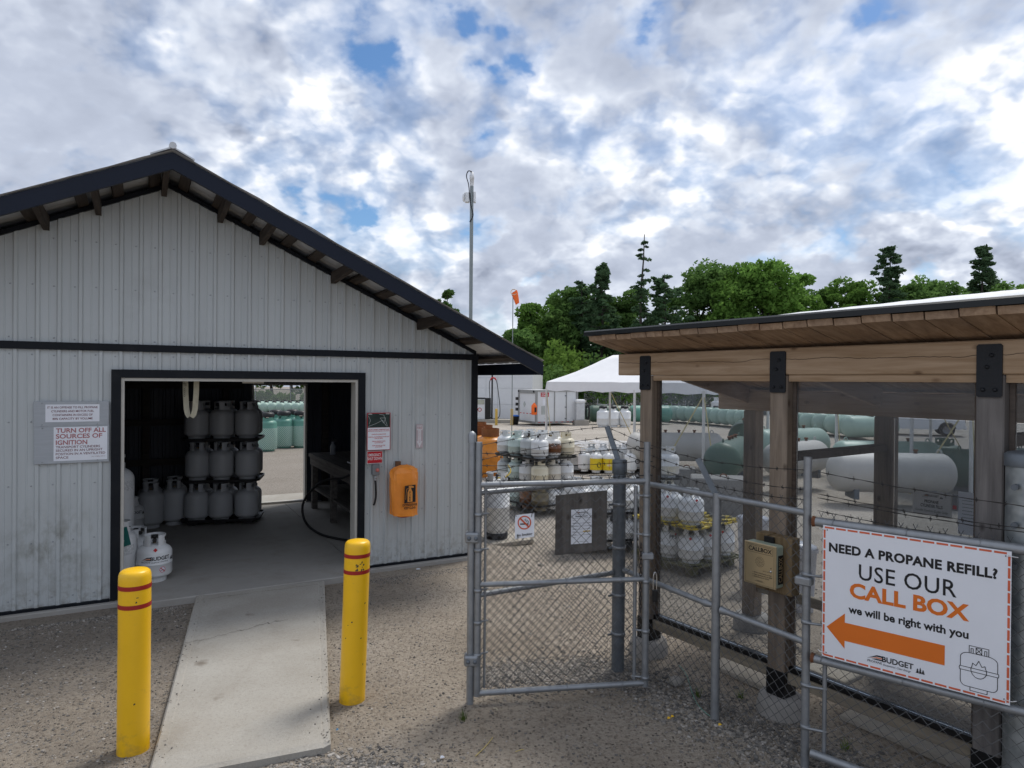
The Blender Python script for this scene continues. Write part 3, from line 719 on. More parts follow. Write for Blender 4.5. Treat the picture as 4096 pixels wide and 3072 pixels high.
# concrete floor and its lip in front of the door
MB().bbox(-W_ - 0.05, 0.06, -0.085, DEP + 0.07, -0.30, 0.028, 0.008).build('foundation', M_SLAB, shed)
MB().bbox(-3.475, -1.33, -0.27, DEP - 0.07, -0.29, 0.05, 0.008).build('floor_slab', M_SLAB, shed)
MB().box(-W_ + 0.1, -3.476, 0.11, DEP - 0.07, 0.0, 0.049).build('floor_slab', M_SLAB, shed)
MB().box(-1.329, -0.11, 0.11, DEP - 0.07, 0.0, 0.0485).build('floor_slab', M_SLAB, shed)
MB().bbox(-2.5, -0.5, DEP + 0.08, DEP + 1.0, -0.45, 0.03, 0.008).build('back_apron', M_RAMP, shed)
# roof: metal sheets, purlins, fascia boards, ridge cap
def slope_pt(x, y, dz): return (x, y, roof_z(x) + dz)
for sgn in (-1, 1):
    xr, xl = RIDGE, (0.0 + EAVE if sgn > 0 else -W_ - EAVE)
    n = 6
    for i in range(n):
        ya = -OVER - 0.02 + i * (DEP + OVER + 0.35) / n; yb = -OVER - 0.02 + (i + 1) * (DEP + OVER + 0.35) / n
        b = MB(); m = 14
        for j in range(m):                       # slightly wavy sheet
            u0, u1 = ya + (yb - ya) * j / m, ya + (yb - ya) * (j + 1) / m
            h0, h1 = (0.010 if j % 4 == 0 else 0.0), (0.010 if (j + 1) % 4 == 0 else 0.0)
            wv = lambda q: 0.016 * max(0.0, noise.noise((q * 23, 2.0 * sgn, 0.5)) + 0.1) if (i == 0 and j == 0) else 0.0
            for q in range(16):
                xa, xb = xr + (xl - xr) * q / 16, xr + (xl - xr) * (q + 1) / 16
                b.add([slope_pt(xa, u0, h0 + wv(q / 16)), slope_pt(xb, u0, h0 + wv((q + 1) / 16)), slope_pt(xb, u1, h1), slope_pt(xa, u1, h1)], [(0, 1, 2, 3)])
        b.build('roof_sheet', M_GALVS, shed)
    # barge board along the gable edge
    for ya, yb, nm in ((-OVER, -OVER + 0.035, 'fascia'), (DEP + 0.30, DEP + 0.33, 'fascia')):
        f = 0.14
        MB().prism([(xr, roof_z(xr) - 0.006), (xl, roof_z(xl) - 0.006), (xl, roof_z(xl) - f), (xr, roof_z(xr) - f)], ya, yb).build(nm, M_NAVY, shed)
    MB().box(min(xl, xl - sgn * 0.03), max(xl, xl - sgn * 0.03), -OVER + 0.036, DEP + 0.29, roof_z(xl) - 0.135, roof_z(xl) - 0.008).build('eave_fascia', M_NAVY, shed)
    # rake trim on the wall under the soffit
    b = MB(); xw = 0.0 if sgn > 0 else -W_
    b.prism([(xr, roof_z(xr) - WALLTOP + 0.022), (xw, roof_z(xw) - WALLTOP + 0.022), (xw, roof_z(xw) - WALLTOP - 0.016), (xr, roof_z(xr) - WALLTOP - 0.016)], -0.036, 0.015)
    b.build('rake_trim', M_BLACK, shed)
    # flat purlins
    ang = math.atan(SLOPE) * sgn
    xs_p = [RIDGE + sgn * d for d in (0.12, 0.40, 0.66, 1.02, 1.28, 1.70, 1.98, 2.26, 2.60, 2.95, 3.35)]
    for x in xs_p:
        z = roof_z(x) - 0.036
        MB().obox((x, -OVER + 0.036, z), (x, DEP + 0.29, z), 0.085, 0.038, (math.sin(ang), 0, math.cos(ang))).build('purlin', M_DKWOOD, shed)
    # rafters at the eaves, seen outside the corner
    for y in (0.9, 1.9, 2.9):
        MB().obox((xw - sgn * 0.4, y, roof_z(xw - sgn * 0.4) - 0.13), (xl - sgn * 0.035, y, roof_z(xl - sgn * 0.035) - 0.10), 0.04, 0.09).build('rafter', M_DKWOOD, shed)
    # sheathing strip inside to keep the loft dark
    MB().prism([(xr, roof_z(xr) - 0.075), (xw, roof_z(xw) - 0.075), (xw, roof_z(xw) - 0.09), (xr, roof_z(xr) - 0.09)], 0.06, DEP - 0.02).build('ceiling_sheet', M_INNER, shed)
# lookouts: deeper ends that stand out under the soffit
for x in (-4.86, -4.03, -3.655, -3.15, -2.68, -2.31, -1.62, -0.69):
    zt = roof_z(x) - 0.056; d0, d1 = 0.08, 0.115
    MB().add([(x - 0.022, -OVER + 0.036, zt), (x + 0.022, -OVER + 0.036, zt), (x + 0.022, -OVER + 0.036, zt - d0), (x - 0.022, -OVER + 0.036, zt - d0),
              (x - 0.022, -0.004, zt), (x + 0.022, -0.004, zt), (x + 0.022, -0.03, zt - d1), (x - 0.022, -0.03, zt - d1),
              (x - 0.022, -0.10, zt - d1), (x + 0.022, -0.10, zt - d1)],
             [(0, 1, 5, 4), (0, 3, 2, 1), (3, 8, 9, 2), (8, 7, 6, 9), (0, 4, 7, 8, 3), (1, 2, 9, 6, 5), (4, 5, 6, 7)]).build('lookout', M_DKWOOD, shed)
M_CAP = pm('pale_ridge_metal', (0.55, 0.56, 0.57), rough=0.4, metal=0.2)
b = MB(); w = 0.16
for s in (-1, 1):
    b.add([(RIDGE, -OVER - 0.03, ZPK + 0.035), (RIDGE + s * w, -OVER - 0.03, ZPK + 0.03 - SLOPE * w), (RIDGE + s * w, DEP + 0.33, ZPK + 0.03 - SLOPE * w), (RIDGE, DEP + 0.33, ZPK + 0.035),
           (RIDGE, -OVER - 0.03, ZPK + 0.022), (RIDGE + s * w, -OVER - 0.03, ZPK + 0.017 - SLOPE * w)], [(0, 1, 2, 3), (0, 4, 5, 1)])
rc = b.build('ridge_cap', M_CAP, shed)
b = MB(); b.tube([(RIDGE, -OVER - 0.04, ZPK + 0.04), (RIDGE, DEP + 0.33, ZPK + 0.04)], 0.028, 8); b.build('ridge_roll', M_CAP, rc)
# ---------------------------------------------------------------- gas cylinders
def steel_paint(name, c, rust=0.0, rustc=(0.10, 0.032, 0.012), lo=0.50, hi=0.60, rough=0.36, sc=9.0, dirt=0.25):
    return pm(name, c, rough=rough, var=0.05, sc=3, spec=0.45, dirt=rust if rust else dirt, dirtc=rustc if rust else (c[0] * 0.55, c[1] * 0.53, c[2] * 0.48),
              dirtsc=sc if rust else 5.0, dirtlo=lo if rust else 0.56, dirthi=hi if rust else 0.80, objvar=0.05)
PAINT = {
    'white': steel_paint('white_cylinder_paint', (0.72, 0.73, 0.73)),
    'grey': steel_paint('pale_grey_cylinder_paint', (0.50, 0.53, 0.53)),
    'cream': steel_paint('cream_cylinder_paint', (0.66, 0.60, 0.45)),
    'mint': steel_paint('mint_cylinder_paint', (0.52, 0.62, 0.58)),
    'rusty': steel_paint('rusted_white_paint', (0.70, 0.69, 0.66), rust=0.95, lo=0.47, hi=0.56, sc=7),
    'stained': steel_paint('rust_stained_paint', (0.64, 0.60, 0.52), rust=0.6, rustc=(0.25, 0.11, 0.04), lo=0.54, hi=0.70, sc=8),
    'olive': steel_paint('olive_cylinder_paint', (0.185, 0.155, 0.095)),
    'brown': steel_paint('brown_cylinder_paint', (0.20, 0.10, 0.05)),
    'orange': steel_paint('orange_tank_paint', (0.60, 0.215, 0.02), rust=0.55, rustc=(0.16, 0.05, 0.015), lo=0.5, hi=0.75, sc=3.5),
    'dull': steel_paint('shaded_white_cylinder_paint', (0.44, 0.45, 0.46), rough=0.45),  # white cylinders, colour darkened to carry the shade inside the shed
    'rustcap': pm('rust_brown_cap', (0.20, 0.075, 0.025), rough=0.85, var=0.3, sc=8),
    'green': steel_paint('sea_green_tank_paint', (0.105, 0.27, 0.215), rough=0.42),
    'dkgreen': steel_paint('dark_green_tank_paint', (0.055, 0.105, 0.075), rough=0.45),
    'sage': steel_paint('sage_tank_paint', (0.30, 0.42, 0.36), rough=0.42),
    'tankgrey': steel_paint('grey_tank_paint', (0.47, 0.46, 0.43), rough=0.5),
}
def rust_band(m, z0, z1):
    t = m.node_tree; b = t.nodes['Principled BSDF']; src = b.inputs['Base Color'].links[0].from_socket; nn = t.nodes.new; ln = t.links.new
    tc = nn('ShaderNodeTexCoord'); se = nn('ShaderNodeSeparateXYZ'); ln(tc.outputs['Object'], se.inputs[0])
    no = nn('ShaderNodeTexNoise'); ln(tc.outputs['Object'], no.inputs['Vector']); no.inputs['Scale'].default_value = 22; no.inputs['Detail'].default_value = 7; no.inputs['Roughness'].default_value = 0.7
    a = nn('ShaderNodeMapRange'); a.interpolation_type = 'SMOOTHSTEP'; ln(se.outputs[2], a.inputs[0]); a.inputs[1].default_value = z0 - 0.02; a.inputs[2].default_value = z0 + 0.05
    c = nn('ShaderNodeMapRange'); c.interpolation_type = 'SMOOTHSTEP'; ln(se.outputs[2], c.inputs[0]); c.inputs[1].default_value = z1 + 0.04; c.inputs[2].default_value = z1 - 0.05
    d = nn('ShaderNodeMath'); d.operation = 'MULTIPLY'; ln(a.outputs[0], d.inputs[0]); ln(c.outputs[0], d.inputs[1])
    e = nn('ShaderNodeMath'); e.operation = 'MULTIPLY_ADD'; ln(d.outputs[0], e.inputs[0]); e.inputs[1].default_value = 0.34; ln(no.outputs['Fac'], e.inputs[2])
    f = nn('ShaderNodeMapRange'); ln(e.outputs[0], f.inputs[0]); f.inputs[1].default_value = 0.66; f.inputs[2].default_value = 0.74
    rc_ = nn('ShaderNodeMixRGB'); ln(no.outputs['Fac'], rc_.inputs[0]); rc_.inputs[1].default_value = (0.02, 0.008, 0.005, 1); rc_.inputs[2].default_value = (0.22, 0.075, 0.02, 1)
    mx = nn('ShaderNodeMixRGB'); ln(f.outputs[0], mx.inputs[0]); ln(src, mx.inputs[1]); ln(rc_.outputs[0], mx.inputs[2]); ln(mx.outputs[0], b.inputs['Base Color'])
PAINT['rusty'] = steel_paint('rusted_white_paint2', (0.70, 0.69, 0.66)); rust_band(PAINT['rusty'], 0.07, 0.27)
M_BRASS = pm('valve_brass', (0.24, 0.18, 0.08), rough=0.4, metal=0.8)
M_KNOB = pm('black_plastic', (0.012, 0.012, 0.013), rough=0.45)
def dome(r, h, z, up=True, n=7):
    return [(r * math.cos(a), z + (h if up else -h) * math.sin(a)) for a in [math.pi / 2 * i / n for i in range(n + 1)]]
def body_mb(r, zb, zt, db, dt, n=24, seam=None):
    p = [(x, z) for x, z in reversed(dome(r, db, zb + db, False))]
    if seam:
        zs = zb + db + (zt - dt - zb - db) * seam
        p += [(r, zs - 0.006), (r + 0.0025, zs - 0.004), (r + 0.0025, zs + 0.004), (r, zs + 0.006)]
    p += dome(r, dt, zt - dt, True)
    p[0] = (0.0005, p[0][1]); p[-1] = (0.0005, p[-1][1])
    return MB().lathe(p, n)
def collar_mb(rc, z0, h, th=0.004, n=36, gap=42, holes=((90, 26), (180, 20), (270, 26)), lean=0.0):
    """upright guard: open in front of the valve, slots for the hands"""
    b = MB(); zs = [0, 0.42 * h, 0.82 * h, h]
    keep = lambda a, k: not (abs((a + 180) % 360 - 180) < gap / 2 and k >= 0) and not (k == 1 and any(abs((a - c + 180) % 360 - 180) < w for c, w in holes))
    for i in range(n):
        a0, a1 = 360 * i / n, 360 * (i + 1) / n; am = (a0 + a1) / 2
        for k in range(3):
            if not keep(am, k): continue
            for a, c in ((rc, 0), (rc - th, 1)):
                pts = [(a * math.cos(R(x)) * (1 + lean * z), a * math.sin(R(x)) * (1 + lean * z), z0 + z) for x, z in ((a0, zs[k]), (a1, zs[k]), (a1, zs[k + 1]), (a0, zs[k + 1]))]
                b.add(pts, [(0, 1, 2, 3) if c == 0 else (3, 2, 1, 0)], False)
            if k == 2:
                b.add([(q * math.cos(R(x)), q * math.sin(R(x)), z0 + h) for x, q in ((a0, rc), (a1, rc), (a1, rc - th), (a0, rc - th))], [(0, 1, 2, 3)])
    return b
def ring_mb(r, z0, z1, th=0.004, n=24):
    return MB().lathe([(r, z0), (r, z1), (r - th, z1), (r - th, z0), (r, z0)], n, smooth=False)
def valve_mb(z0, h=0.075):
    b = MB(); b.lathe([(0.018, z0 - 0.01), (0.018, z0 + 0.02), (0.013, z0 + 0.025), (0.013, z0 + h * 0.7), (0.0005, z0 + h * 0.7)], 10)
    b.tube([(0, 0, z0 + 0.035), (0.055, 0, z0 + 0.035)], 0.014, 8); return b
def knob_mb(z0, h=0.075):
    b = MB(); b.lathe([(0.004, z0 + h * 0.6), (0.024, z0 + h * 0.62), (0.026, z0 + h * 0.85), (0.018, z0 + h), (0.0005, z0 + h)], 10)
    return b
def plug_mb(z0): return MB().tube([(0.055, 0, z0 + 0.035), (0.075, 0, z0 + 0.035)], 0.02, 8)
KIND = {   # radius, body bottom, body top, bottom dome, top dome, collar radius, collar height, foot radius
    'small': (0.154, 0.022, 0.362, 0.058, 0.088, 0.098, 0.100, 0.105),
    'medium': (0.154, 0.022, 0.425, 0.07, 0.10, 0.098, 0.105, 0.105),
    'large': (0.156, 0.022, 0.500, 0.07, 0.10, 0.098, 0.105, 0.105),
    'tall': (0.185, 0.03, 1.04, 0.08, 0.13, 0.10, 0.14, 0.13),
    'squat': (0.38, 0.04, 1.02, 0.12, 0.17, 0.22, 0.20, 0.30),
}
_cm = {}
def cyl_meshes(kind, paint, lod=0, seam=0.5):
    k = (kind, paint, lod)
    if k not in _cm:
        r, zb, zt, db, dt, rc, hc, rf = KIND[kind]
        m = PAINT[paint]; mc = m
        zc = zt - dt * (1 - math.sqrt(max(0, 1 - (rc / r) ** 2)))
        d = {'body': body_mb(r, zb, zt, db, dt, 24 if lod == 0 else 16, seam if kind in ('small', 'drum') else None).mesh('body', m),
             'foot_ring': ring_mb(rf, 0.0, zb + 0.03).mesh('foot_ring', m),
             'collar': collar_mb(rc, zc - 0.006, hc + 0.006).mesh('collar', mc)}
        if lod == 0:
            d['valve'] = valve_mb(zt).mesh('valve', M_BRASS); d['valve_knob'] = knob_mb(zt).mesh('valve_knob', M_KNOB); d['outlet_plug'] = plug_mb(zt).mesh('outlet_plug', M_KNOB)
        _cm[k] = d
    return _cm[k]
def gas_cyl(kind, paint, label, loc, rz=0.0, group=None, lod=0):
    t = thing('propane_cylinder', label, 'gas cylinder', loc, rz, group)
    for nm, me in cyl_meshes(kind, paint, lod).items(): link(nm, me, t)
    return t
def band_print(parent, r, z0, z1, a0, a1, mat, name='label'):
    """paper wrapped round part of a drum"""
    n = 14; P = [(r * math.cos(a0 + (a1 - a0) * i / n), r * math.sin(a0 + (a1 - a0) * i / n), z) for z in (z0, z1) for i in range(n + 1)]
    return fmesh(name, P, [(i, i + 1, n + 2 + i, n + 1 + i) for i in range(n)], mat, parent, smooth=True)
M_INK = pm('black_ink', (0.012, 0.012, 0.014), rough=0.6)
M_RED = pm('red_print', (0.52, 0.025, 0.03), rough=0.5)
M_PAPER = pm('white_sign_sheet', (0.80, 0.82, 0.87), rough=0.45, var=0.03)
M_ORANGE = pm('orange_print', (0.74, 0.17, 0.015), rough=0.5, var=0.04)
def face_cam(p): return math.atan2(-p[1], -p[0])
def logo(parent, x, z, h, bend=None, y=-0.003, slope=0.0, sub=True):
    """the gas firm's mark: striped roof, PROPANE under it, BUDGET beside it, trees"""
    def P(pts): return [(x + a * h, z + b * h + a * h * slope) for a, b in pts]
    def put(pts, m, nm, dy=0.0):
        q = P(pts)
        if bend: fmesh(nm, [((bend[0] + 0.0005 + dy) * math.cos(bend[1] + a / bend[0]), (bend[0] + 0.0005 + dy) * math.sin(bend[1] + a / bend[0]), b) for a, b in q], [tuple(range(len(q)))], m, parent)
        else: flat(parent, q, m, y - dy, nm)
    put([(-3.7, 0.0), (-2.0, 0.95), (-0.6, 0.95), (-1.1, 0.66), (-2.0, 0.66)], M_INK, 'logo_mark')
    put([(-3.2, 0.12), (-2.0, 0.56), (-0.9, 0.56), (-1.2, 0.36), (-2.2, 0.36)], M_ORANGE, 'logo_mark', 0.0004)
    put([(-2.9, 0.02), (-2.1, 0.26), (-0.9, 0.26), (-1.2, 0.02)], M_INK, 'logo_mark', 0.0008)
    letters(parent, 'BUDGET', x - 1.1 * h, z + slope * -1.1 * h, h * 0.98, M_INK, y=y - 0.001, width=5.2 * h, bold=0.02, align='L', bend=bend and (bend[0] + 0.001, bend[1]), slope=slope)
    letters(parent, 'PROPANE', x - 3.6 * h, z - 0.62 * h + slope * -3.6 * h, h * 0.42, M_INK, y=y - 0.001, width=2.5 * h, align='L', bend=bend and (bend[0] + 0.001, bend[1]), slope=slope)
    if sub: letters(parent, 'Exceptional, Clean Energy', x - 0.9 * h, z - 0.68 * h + slope * -0.9 * h, h * 0.36, M_INK, y=y - 0.001, width=4.6 * h, align='L', shear=0.35, bend=bend and (bend[0] + 0.001, bend[1]), slope=slope)
    for tx, th in ((4.75, 0.9), (5.2, 1.15), (5.65, 0.8)):
        put([(tx - 0.32, -0.45), (tx - 0.1, -0.2), (tx - 0.24, -0.2), (tx - 0.06, 0.1), (tx - 0.16, 0.1), (tx, th - 0.45), (tx + 0.16, 0.1), (tx + 0.06, 0.1), (tx + 0.24, -0.2), (tx + 0.1, -0.2), (tx + 0.32, -0.45)], M_INK, 'logo_tree')
def diamond(parent, r, th, z, s, mat):
    q = [(0, -s), (s, 0), (0, s), (-s, 0)]
    return fmesh('hazard_diamond', [(r * math.cos(th + a / r), r * math.sin(th + a / r), z + b) for a, b in q], [(0, 1, 2, 3)], mat, parent)

# ---------------------------------------------------------------- trays for stacked cylinders
M_TRAY = pm('black_tray_plastic', (0.012, 0.012, 0.013), rough=0.55)
def tray_mb(nx, ny, p=0.318, h=0.045, z=0.0, feet=0.0):
    """moulded tray: rounded corners, raised rim, shallow cups"""
    b = MB(); X, Y = nx * p / 2 + 0.012, ny * p / 2 + 0.012; c = 0.11; n = 5
    def ring(dx, zz):
        pts = []
        for sx, sy, a0 in ((1, 1, 0), (-1, 1, 90), (-1, -1, 180), (1, -1, 270)):
            for i in range(n + 1):
                a = R(a0 + 90 * i / n); pts.append((sx * (X - c) + (c - dx) * math.cos(a), sy * (Y - c) + (c - dx) * math.sin(a), zz))
        return pts
    rs = [ring(0.05, z), ring(0.0, z + 0.012), ring(-0.006, z + h), ring(0.008, z + h), ring(0.014, z + 0.02)]
    m = len(rs[0]); vs = [q for r_ in rs for q in r_]
    fs = [(k * m + i, k * m + (i + 1) % m, (k + 1) * m + (i + 1) % m, (k + 1) * m + i) for k in range(len(rs) - 1) for i in range(m)]
    fs += [tuple(range(m))[::-1], tuple(range(4 * m, 5 * m))]
    b.add(vs, fs)
    if feet:
        for fx in (-0.7, 0.0, 0.7):
            for fy in (-0.7, 0.0, 0.7): b.box(fx * X - 0.06, fx * X + 0.06, fy * Y - 0.06, fy * Y + 0.06, z - feet, z + 0.001)
    return b
def cyl_stack(origin, ang, nx, ny, tiers, kind, paints, zs, labels, tray_label, group, tray_mat=None, feet=0.09, skip=(), p=0.318, jitter=0.012, rzs=None, lod=0):
    """tiers of cylinders on trays; origin: middle of the front edge row's left end, ang: direction of the first row"""
    ex, ey = Vector((math.cos(ang), math.sin(ang), 0)), Vector((-math.sin(ang), math.cos(ang), 0))
    for k in range(tiers):
        z = zs[k]
        c = origin + ex * (p * (nx - 1) / 2) + ey * (p * (ny - 1) / 2)
        used = [(i, j) for i in range(nx) for j in range(ny) if paints(k, i, j)]
        one = len(used) == 1
        if one: c = origin + ex * (p * used[0][0]) + ey * (p * used[0][1])
        tr = tray_mb(1 if one else nx, 1 if one else ny, p, feet=feet if k == 0 else 0).build('cylinder_tray', tray_mat or M_TRAY)
        tr.location = (c.x, c.y, z - 0.022); tr.rotation_euler = (0, 0, ang)
        if k == 0 and feet: tr.location.z = z - 0.022 - 0.0
        tag(tr, tray_label[k], 'tray', group + ' trays')
        for i in range(nx):
            for j in range(ny):
                if (k, i, j) in skip: continue
                pt = paints(k, i, j)
                if pt is None: continue
                q = origin + ex * (p * i) + ey * (p * j) + Vector((rnd.uniform(-jitter, jitter), rnd.uniform(-jitter, jitter), z))
                lb = labels(k, i, j, pt) 
                gas_cyl(kind, pt, lb[0], q, (rnd.uniform(0, 6.28) if rzs is None else rzs + rnd.uniform(-0.4, 0.4)), lb[1], lod)
# ---------------------------------------------------------------- what stands inside the shed
def SL(x, y, z=0.05): return SHED_O + sw * x + sn_ * y + Vector((0, 0, z))
toward = lambda p: math.atan2(-p.y, -p.x)
# three tiers of cylinders on black trays beside the back doorway
o_ = Vector((-4.16, 8.84, 0)); a_ = R(13)
tiers = ('bottom', 'middle', 'top')
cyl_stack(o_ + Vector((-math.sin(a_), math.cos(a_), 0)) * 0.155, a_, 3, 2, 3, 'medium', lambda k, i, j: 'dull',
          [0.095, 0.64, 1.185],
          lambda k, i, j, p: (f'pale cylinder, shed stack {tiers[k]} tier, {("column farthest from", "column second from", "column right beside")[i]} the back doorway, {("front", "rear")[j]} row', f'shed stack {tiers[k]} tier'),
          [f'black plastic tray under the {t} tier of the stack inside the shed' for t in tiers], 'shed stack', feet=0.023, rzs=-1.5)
# cylinders standing on the floor to the left of the stack
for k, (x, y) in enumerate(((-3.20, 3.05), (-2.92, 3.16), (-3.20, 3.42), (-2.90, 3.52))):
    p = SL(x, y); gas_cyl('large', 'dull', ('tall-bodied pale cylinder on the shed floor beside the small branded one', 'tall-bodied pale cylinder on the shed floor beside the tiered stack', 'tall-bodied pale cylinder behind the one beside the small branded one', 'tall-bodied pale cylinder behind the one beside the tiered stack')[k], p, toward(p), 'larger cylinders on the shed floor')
p = SL(-3.43, 2.86); c = gas_cyl('small', 'white', 'small white branded cylinder half hidden behind the tall slim cylinder in the shed', p, toward(p))
th = 0.0; logo(c, 0.0, 0.25, 0.032, bend=(0.1555, th + 0.1), sub=False)
p = SL(-3.56, 1.08); c = gas_cyl('tall', 'white', 'tall slim white gas cylinder just inside the left door jamb', p, toward(p))
M_LABELP = pm('printed_label', (0.62, 0.63, 0.63), rough=0.6, var=0.25, sc=60, detail=2)
band_print(c, 0.1862, 0.80, 0.91, -0.1, 1.2, M_LABELP); band_print(c, 0.1862, 0.56, 0.72, 0.15, 0.35, M_INK)
p = SL(-3.50, 0.52); c = gas_cyl('large', 'white', 'white cylinder with a green tag hanging on its valve beside the door jamb', p, toward(p))
band_print(c, 0.1575, 0.28, 0.37, -0.9, 0.9, M_LABELP); diamond(c, 0.150, 0.45, 0.435, 0.022, M_RED)
M_TAG = pm('teal_tag', (0.0, 0.13, 0.11), rough=0.5)
tg = fmesh('green_tag', [(0.158, 0.02, 0.36), (0.160, 0.10, 0.38), (0.118, 0.065, 0.545), (0.112, -0.01, 0.525)], [(0, 1, 2, 3)], M_TAG, c); tg['label'] = 'flat teal green tag'
p = SL(-3.36, 0.84); gas_cyl('small', 'white', 'white cylinder behind the branded one in the doorway', p, toward(p) + 0.6)
p = SL(-3.20, 0.44); c = gas_cyl('small', 'white', 'white branded propane cylinder with black lettering standing in the shed doorway', p, toward(p))
logo(c, -0.012, 0.222, 0.034, bend=(0.1565, 0.10), sub=True); diamond(c, 0.149, 0.05, 0.318, 0.019, M_RED)
def no_smoking(parent, x, z, r, bend=None, y=-0.004, red=None, cig=True):
    red = red or M_RED
    def put(q, m, nm, dy):
        if bend: fmesh(nm, [((bend[0] + dy) * math.cos(bend[1] + a / bend[0]), (bend[0] + dy) * math.sin(bend[1] + a / bend[0]), b) for a, b in q], [tuple(range(len(q)))], m, parent)
        else: fmesh(nm, [(a, y - dy, b) for a, b in q], [tuple(range(len(q)))], m, parent)
    n = 28
    ring = [((x + rr * math.cos(2 * math.pi * k / n)), (z + rr * math.sin(2 * math.pi * k / n))) for rr in (r, r * 0.83) for k in range(n)]
    V = [((bend[0] + 0.002) * math.cos(bend[1] + a / bend[0]), (bend[0] + 0.002) * math.sin(bend[1] + a / bend[0]), b) if bend else (a, y - 0.002, b) for a, b in ring]
    fmesh('prohibition_ring', V, [(k, (k + 1) % n, n + (k + 1) % n, n + k) for k in range(n)], red, parent)
    d = r * 0.86; w = r * 0.085
    put([(x - d * 0.707 - w, z + d * 0.707 - w), (x + d * 0.707 - w, z - d * 0.707 - w), (x + d * 0.707 + w, z - d * 0.707 + w), (x - d * 0.707 + w, z + d * 0.707 + w)], red, 'prohibition_bar', 0.0024)
    put([(x - r * 0.62, z - r * 0.30), (x + r * 0.62, z - r * 0.30), (x + r * 0.62, z - r * 0.12), (x - r * 0.62, z - r * 0.12)], M_INK, 'printed_cigarette', 0.0012)
    if not bend:
        s1 = [(x + r * 0.5 + r * 0.14 * math.sin(t * 1.0), z - r * 0.05 + r * 0.09 * t) for t in range(6)]
        s2 = [(x + r * 0.2 + r * 0.16 * math.sin(t * 1.1 + 1), z + r * 0.08 + r * 0.09 * t) for t in range(6)]
        strokes(parent, [s1, s2], r * 0.07, M_INK, y - 0.0014, 'printed_smoke')
nb_ = 20; cdisc = [(0.058 + 0.032 * math.cos(2 * math.pi * k / nb_), 0.128 + 0.032 * math.sin(2 * math.pi * k / nb_)) for k in range(nb_)]
fmesh('sticker', [(0.1572 * math.cos(0.08 + a / 0.157), 0.1572 * math.sin(0.08 + a / 0.157), b) for a, b in cdisc], [tuple(range(nb_))], M_PAPER, c)
no_smoking(c, 0.058, 0.128, 0.028, bend=(0.1565, 0.08))
# work bench along the right wall
M_BENCH = wood('grey_bench_timber', (0.06, 0.055, 0.05), (0.13, 0.12, 0.11), 1, knots=False)
wb = thing('workbench', 'dark timber workbench along the inside right wall of the shed', 'workbench', SL(-0.62, 2.3, 0.05), SHED_YAW)
MB().box(-0.46, 0.42, -1.25, 1.25, 0.78, 0.83).build('bench_top', M_BENCH, wb)
MB().box(-0.44, -0.40, -1.23, 1.23, 0.66, 0.779).build('apron', M_BENCH, wb)
MB().box(-0.42, 0.40, -1.2, 1.2, 0.30, 0.33).build('lower_shelf', M_BENCH, wb)
for y in (-1.15, 0.0, 1.15):
    MB().box(-0.43, -0.35, y - 0.04, y + 0.04, 0.0, 0.659).build('leg', M_BENCH, wb)
    MB().box(0.33, 0.41, y - 0.04, y + 0.04, 0.0, 0.779).build('leg', M_BENCH, wb)
M_TOOL = pm('oily_steel', (0.10, 0.105, 0.11), rough=0.35, metal=0.6, var=0.3)
M_HOSE = pm('black_rubber', (0.012, 0.012, 0.013), rough=0.6)
tb = MB()
tb.bbox(-0.20, 0.05, -0.85, -0.45, 0.0, 0.10, 0.015); tb.tube([(-0.15, -0.8, 0.10), (-0.12, -0.65, 0.17), (-0.1, -0.5, 0.10)], 0.012, 8); tb.tube([(-0.3, -0.9, 0.02), (-0.28, -0.3, 0.02)], 0.012, 8)
tb.move(frame(SL(-0.62, 2.3, 0.88), SHED_YAW)); o = tb.build('tool_heap', M_TOOL); tag(o, 'heap of dark tools and fittings on the workbench', 'tools')
bt = thing('spray_bottle', 'small bottle standing at the back end of the workbench', 'bottle', SL(-0.80, 3.2, 0.88))
MB().lathe([(0.0005, 0), (0.04, 0), (0.042, 0.01), (0.042, 0.12), (0.018, 0.16), (0.018, 0.19), (0.0005, 0.19)], 12).build('bottle_body', pm('grey_plastic', (0.3, 0.32, 0.35), 0.4), bt)
MB().box(-0.02, 0.05, -0.012, 0.012, 0.19, 0.22).build('spray_head', M_KNOB, bt)
hp = [SL(*q) for q in ((-0.98, 1.25, 1.5), (-1.02, 1.2, 1.0), (-1.10, 1.35, 0.80), (-1.30, 1.75, 0.70), (-1.47, 2.0, 0.42), (-1.45, 2.0, 0.16), (-1.35, 1.6, 0.07), (-1.15, 1.15, 0.065), (-0.95, 0.9, 0.065))]
def smooth_path(P, n=6):
    P = [Vector(p) for p in P]; out_ = []
    for i in range(len(P) - 1):
        p0, p1, p2, p3 = P[max(i - 1, 0)], P[i], P[i + 1], P[min(i + 2, len(P) - 1)]
        for k in range(n):
            t = k / n
            out_.append(0.5 * ((2 * p1) + (p2 - p0) * t + (2 * p0 - 5 * p1 + 4 * p2 - p3) * t * t + (3 * p1 - p0 - 3 * p2 + p3) * t ** 3))
    return out_ + [P[-1]]
o = MB().tube(smooth_path(hp), 0.016, 8).build('filling_hose', M_HOSE); tag(o, 'black filling hose looping down to the shed floor by the workbench', 'hose')
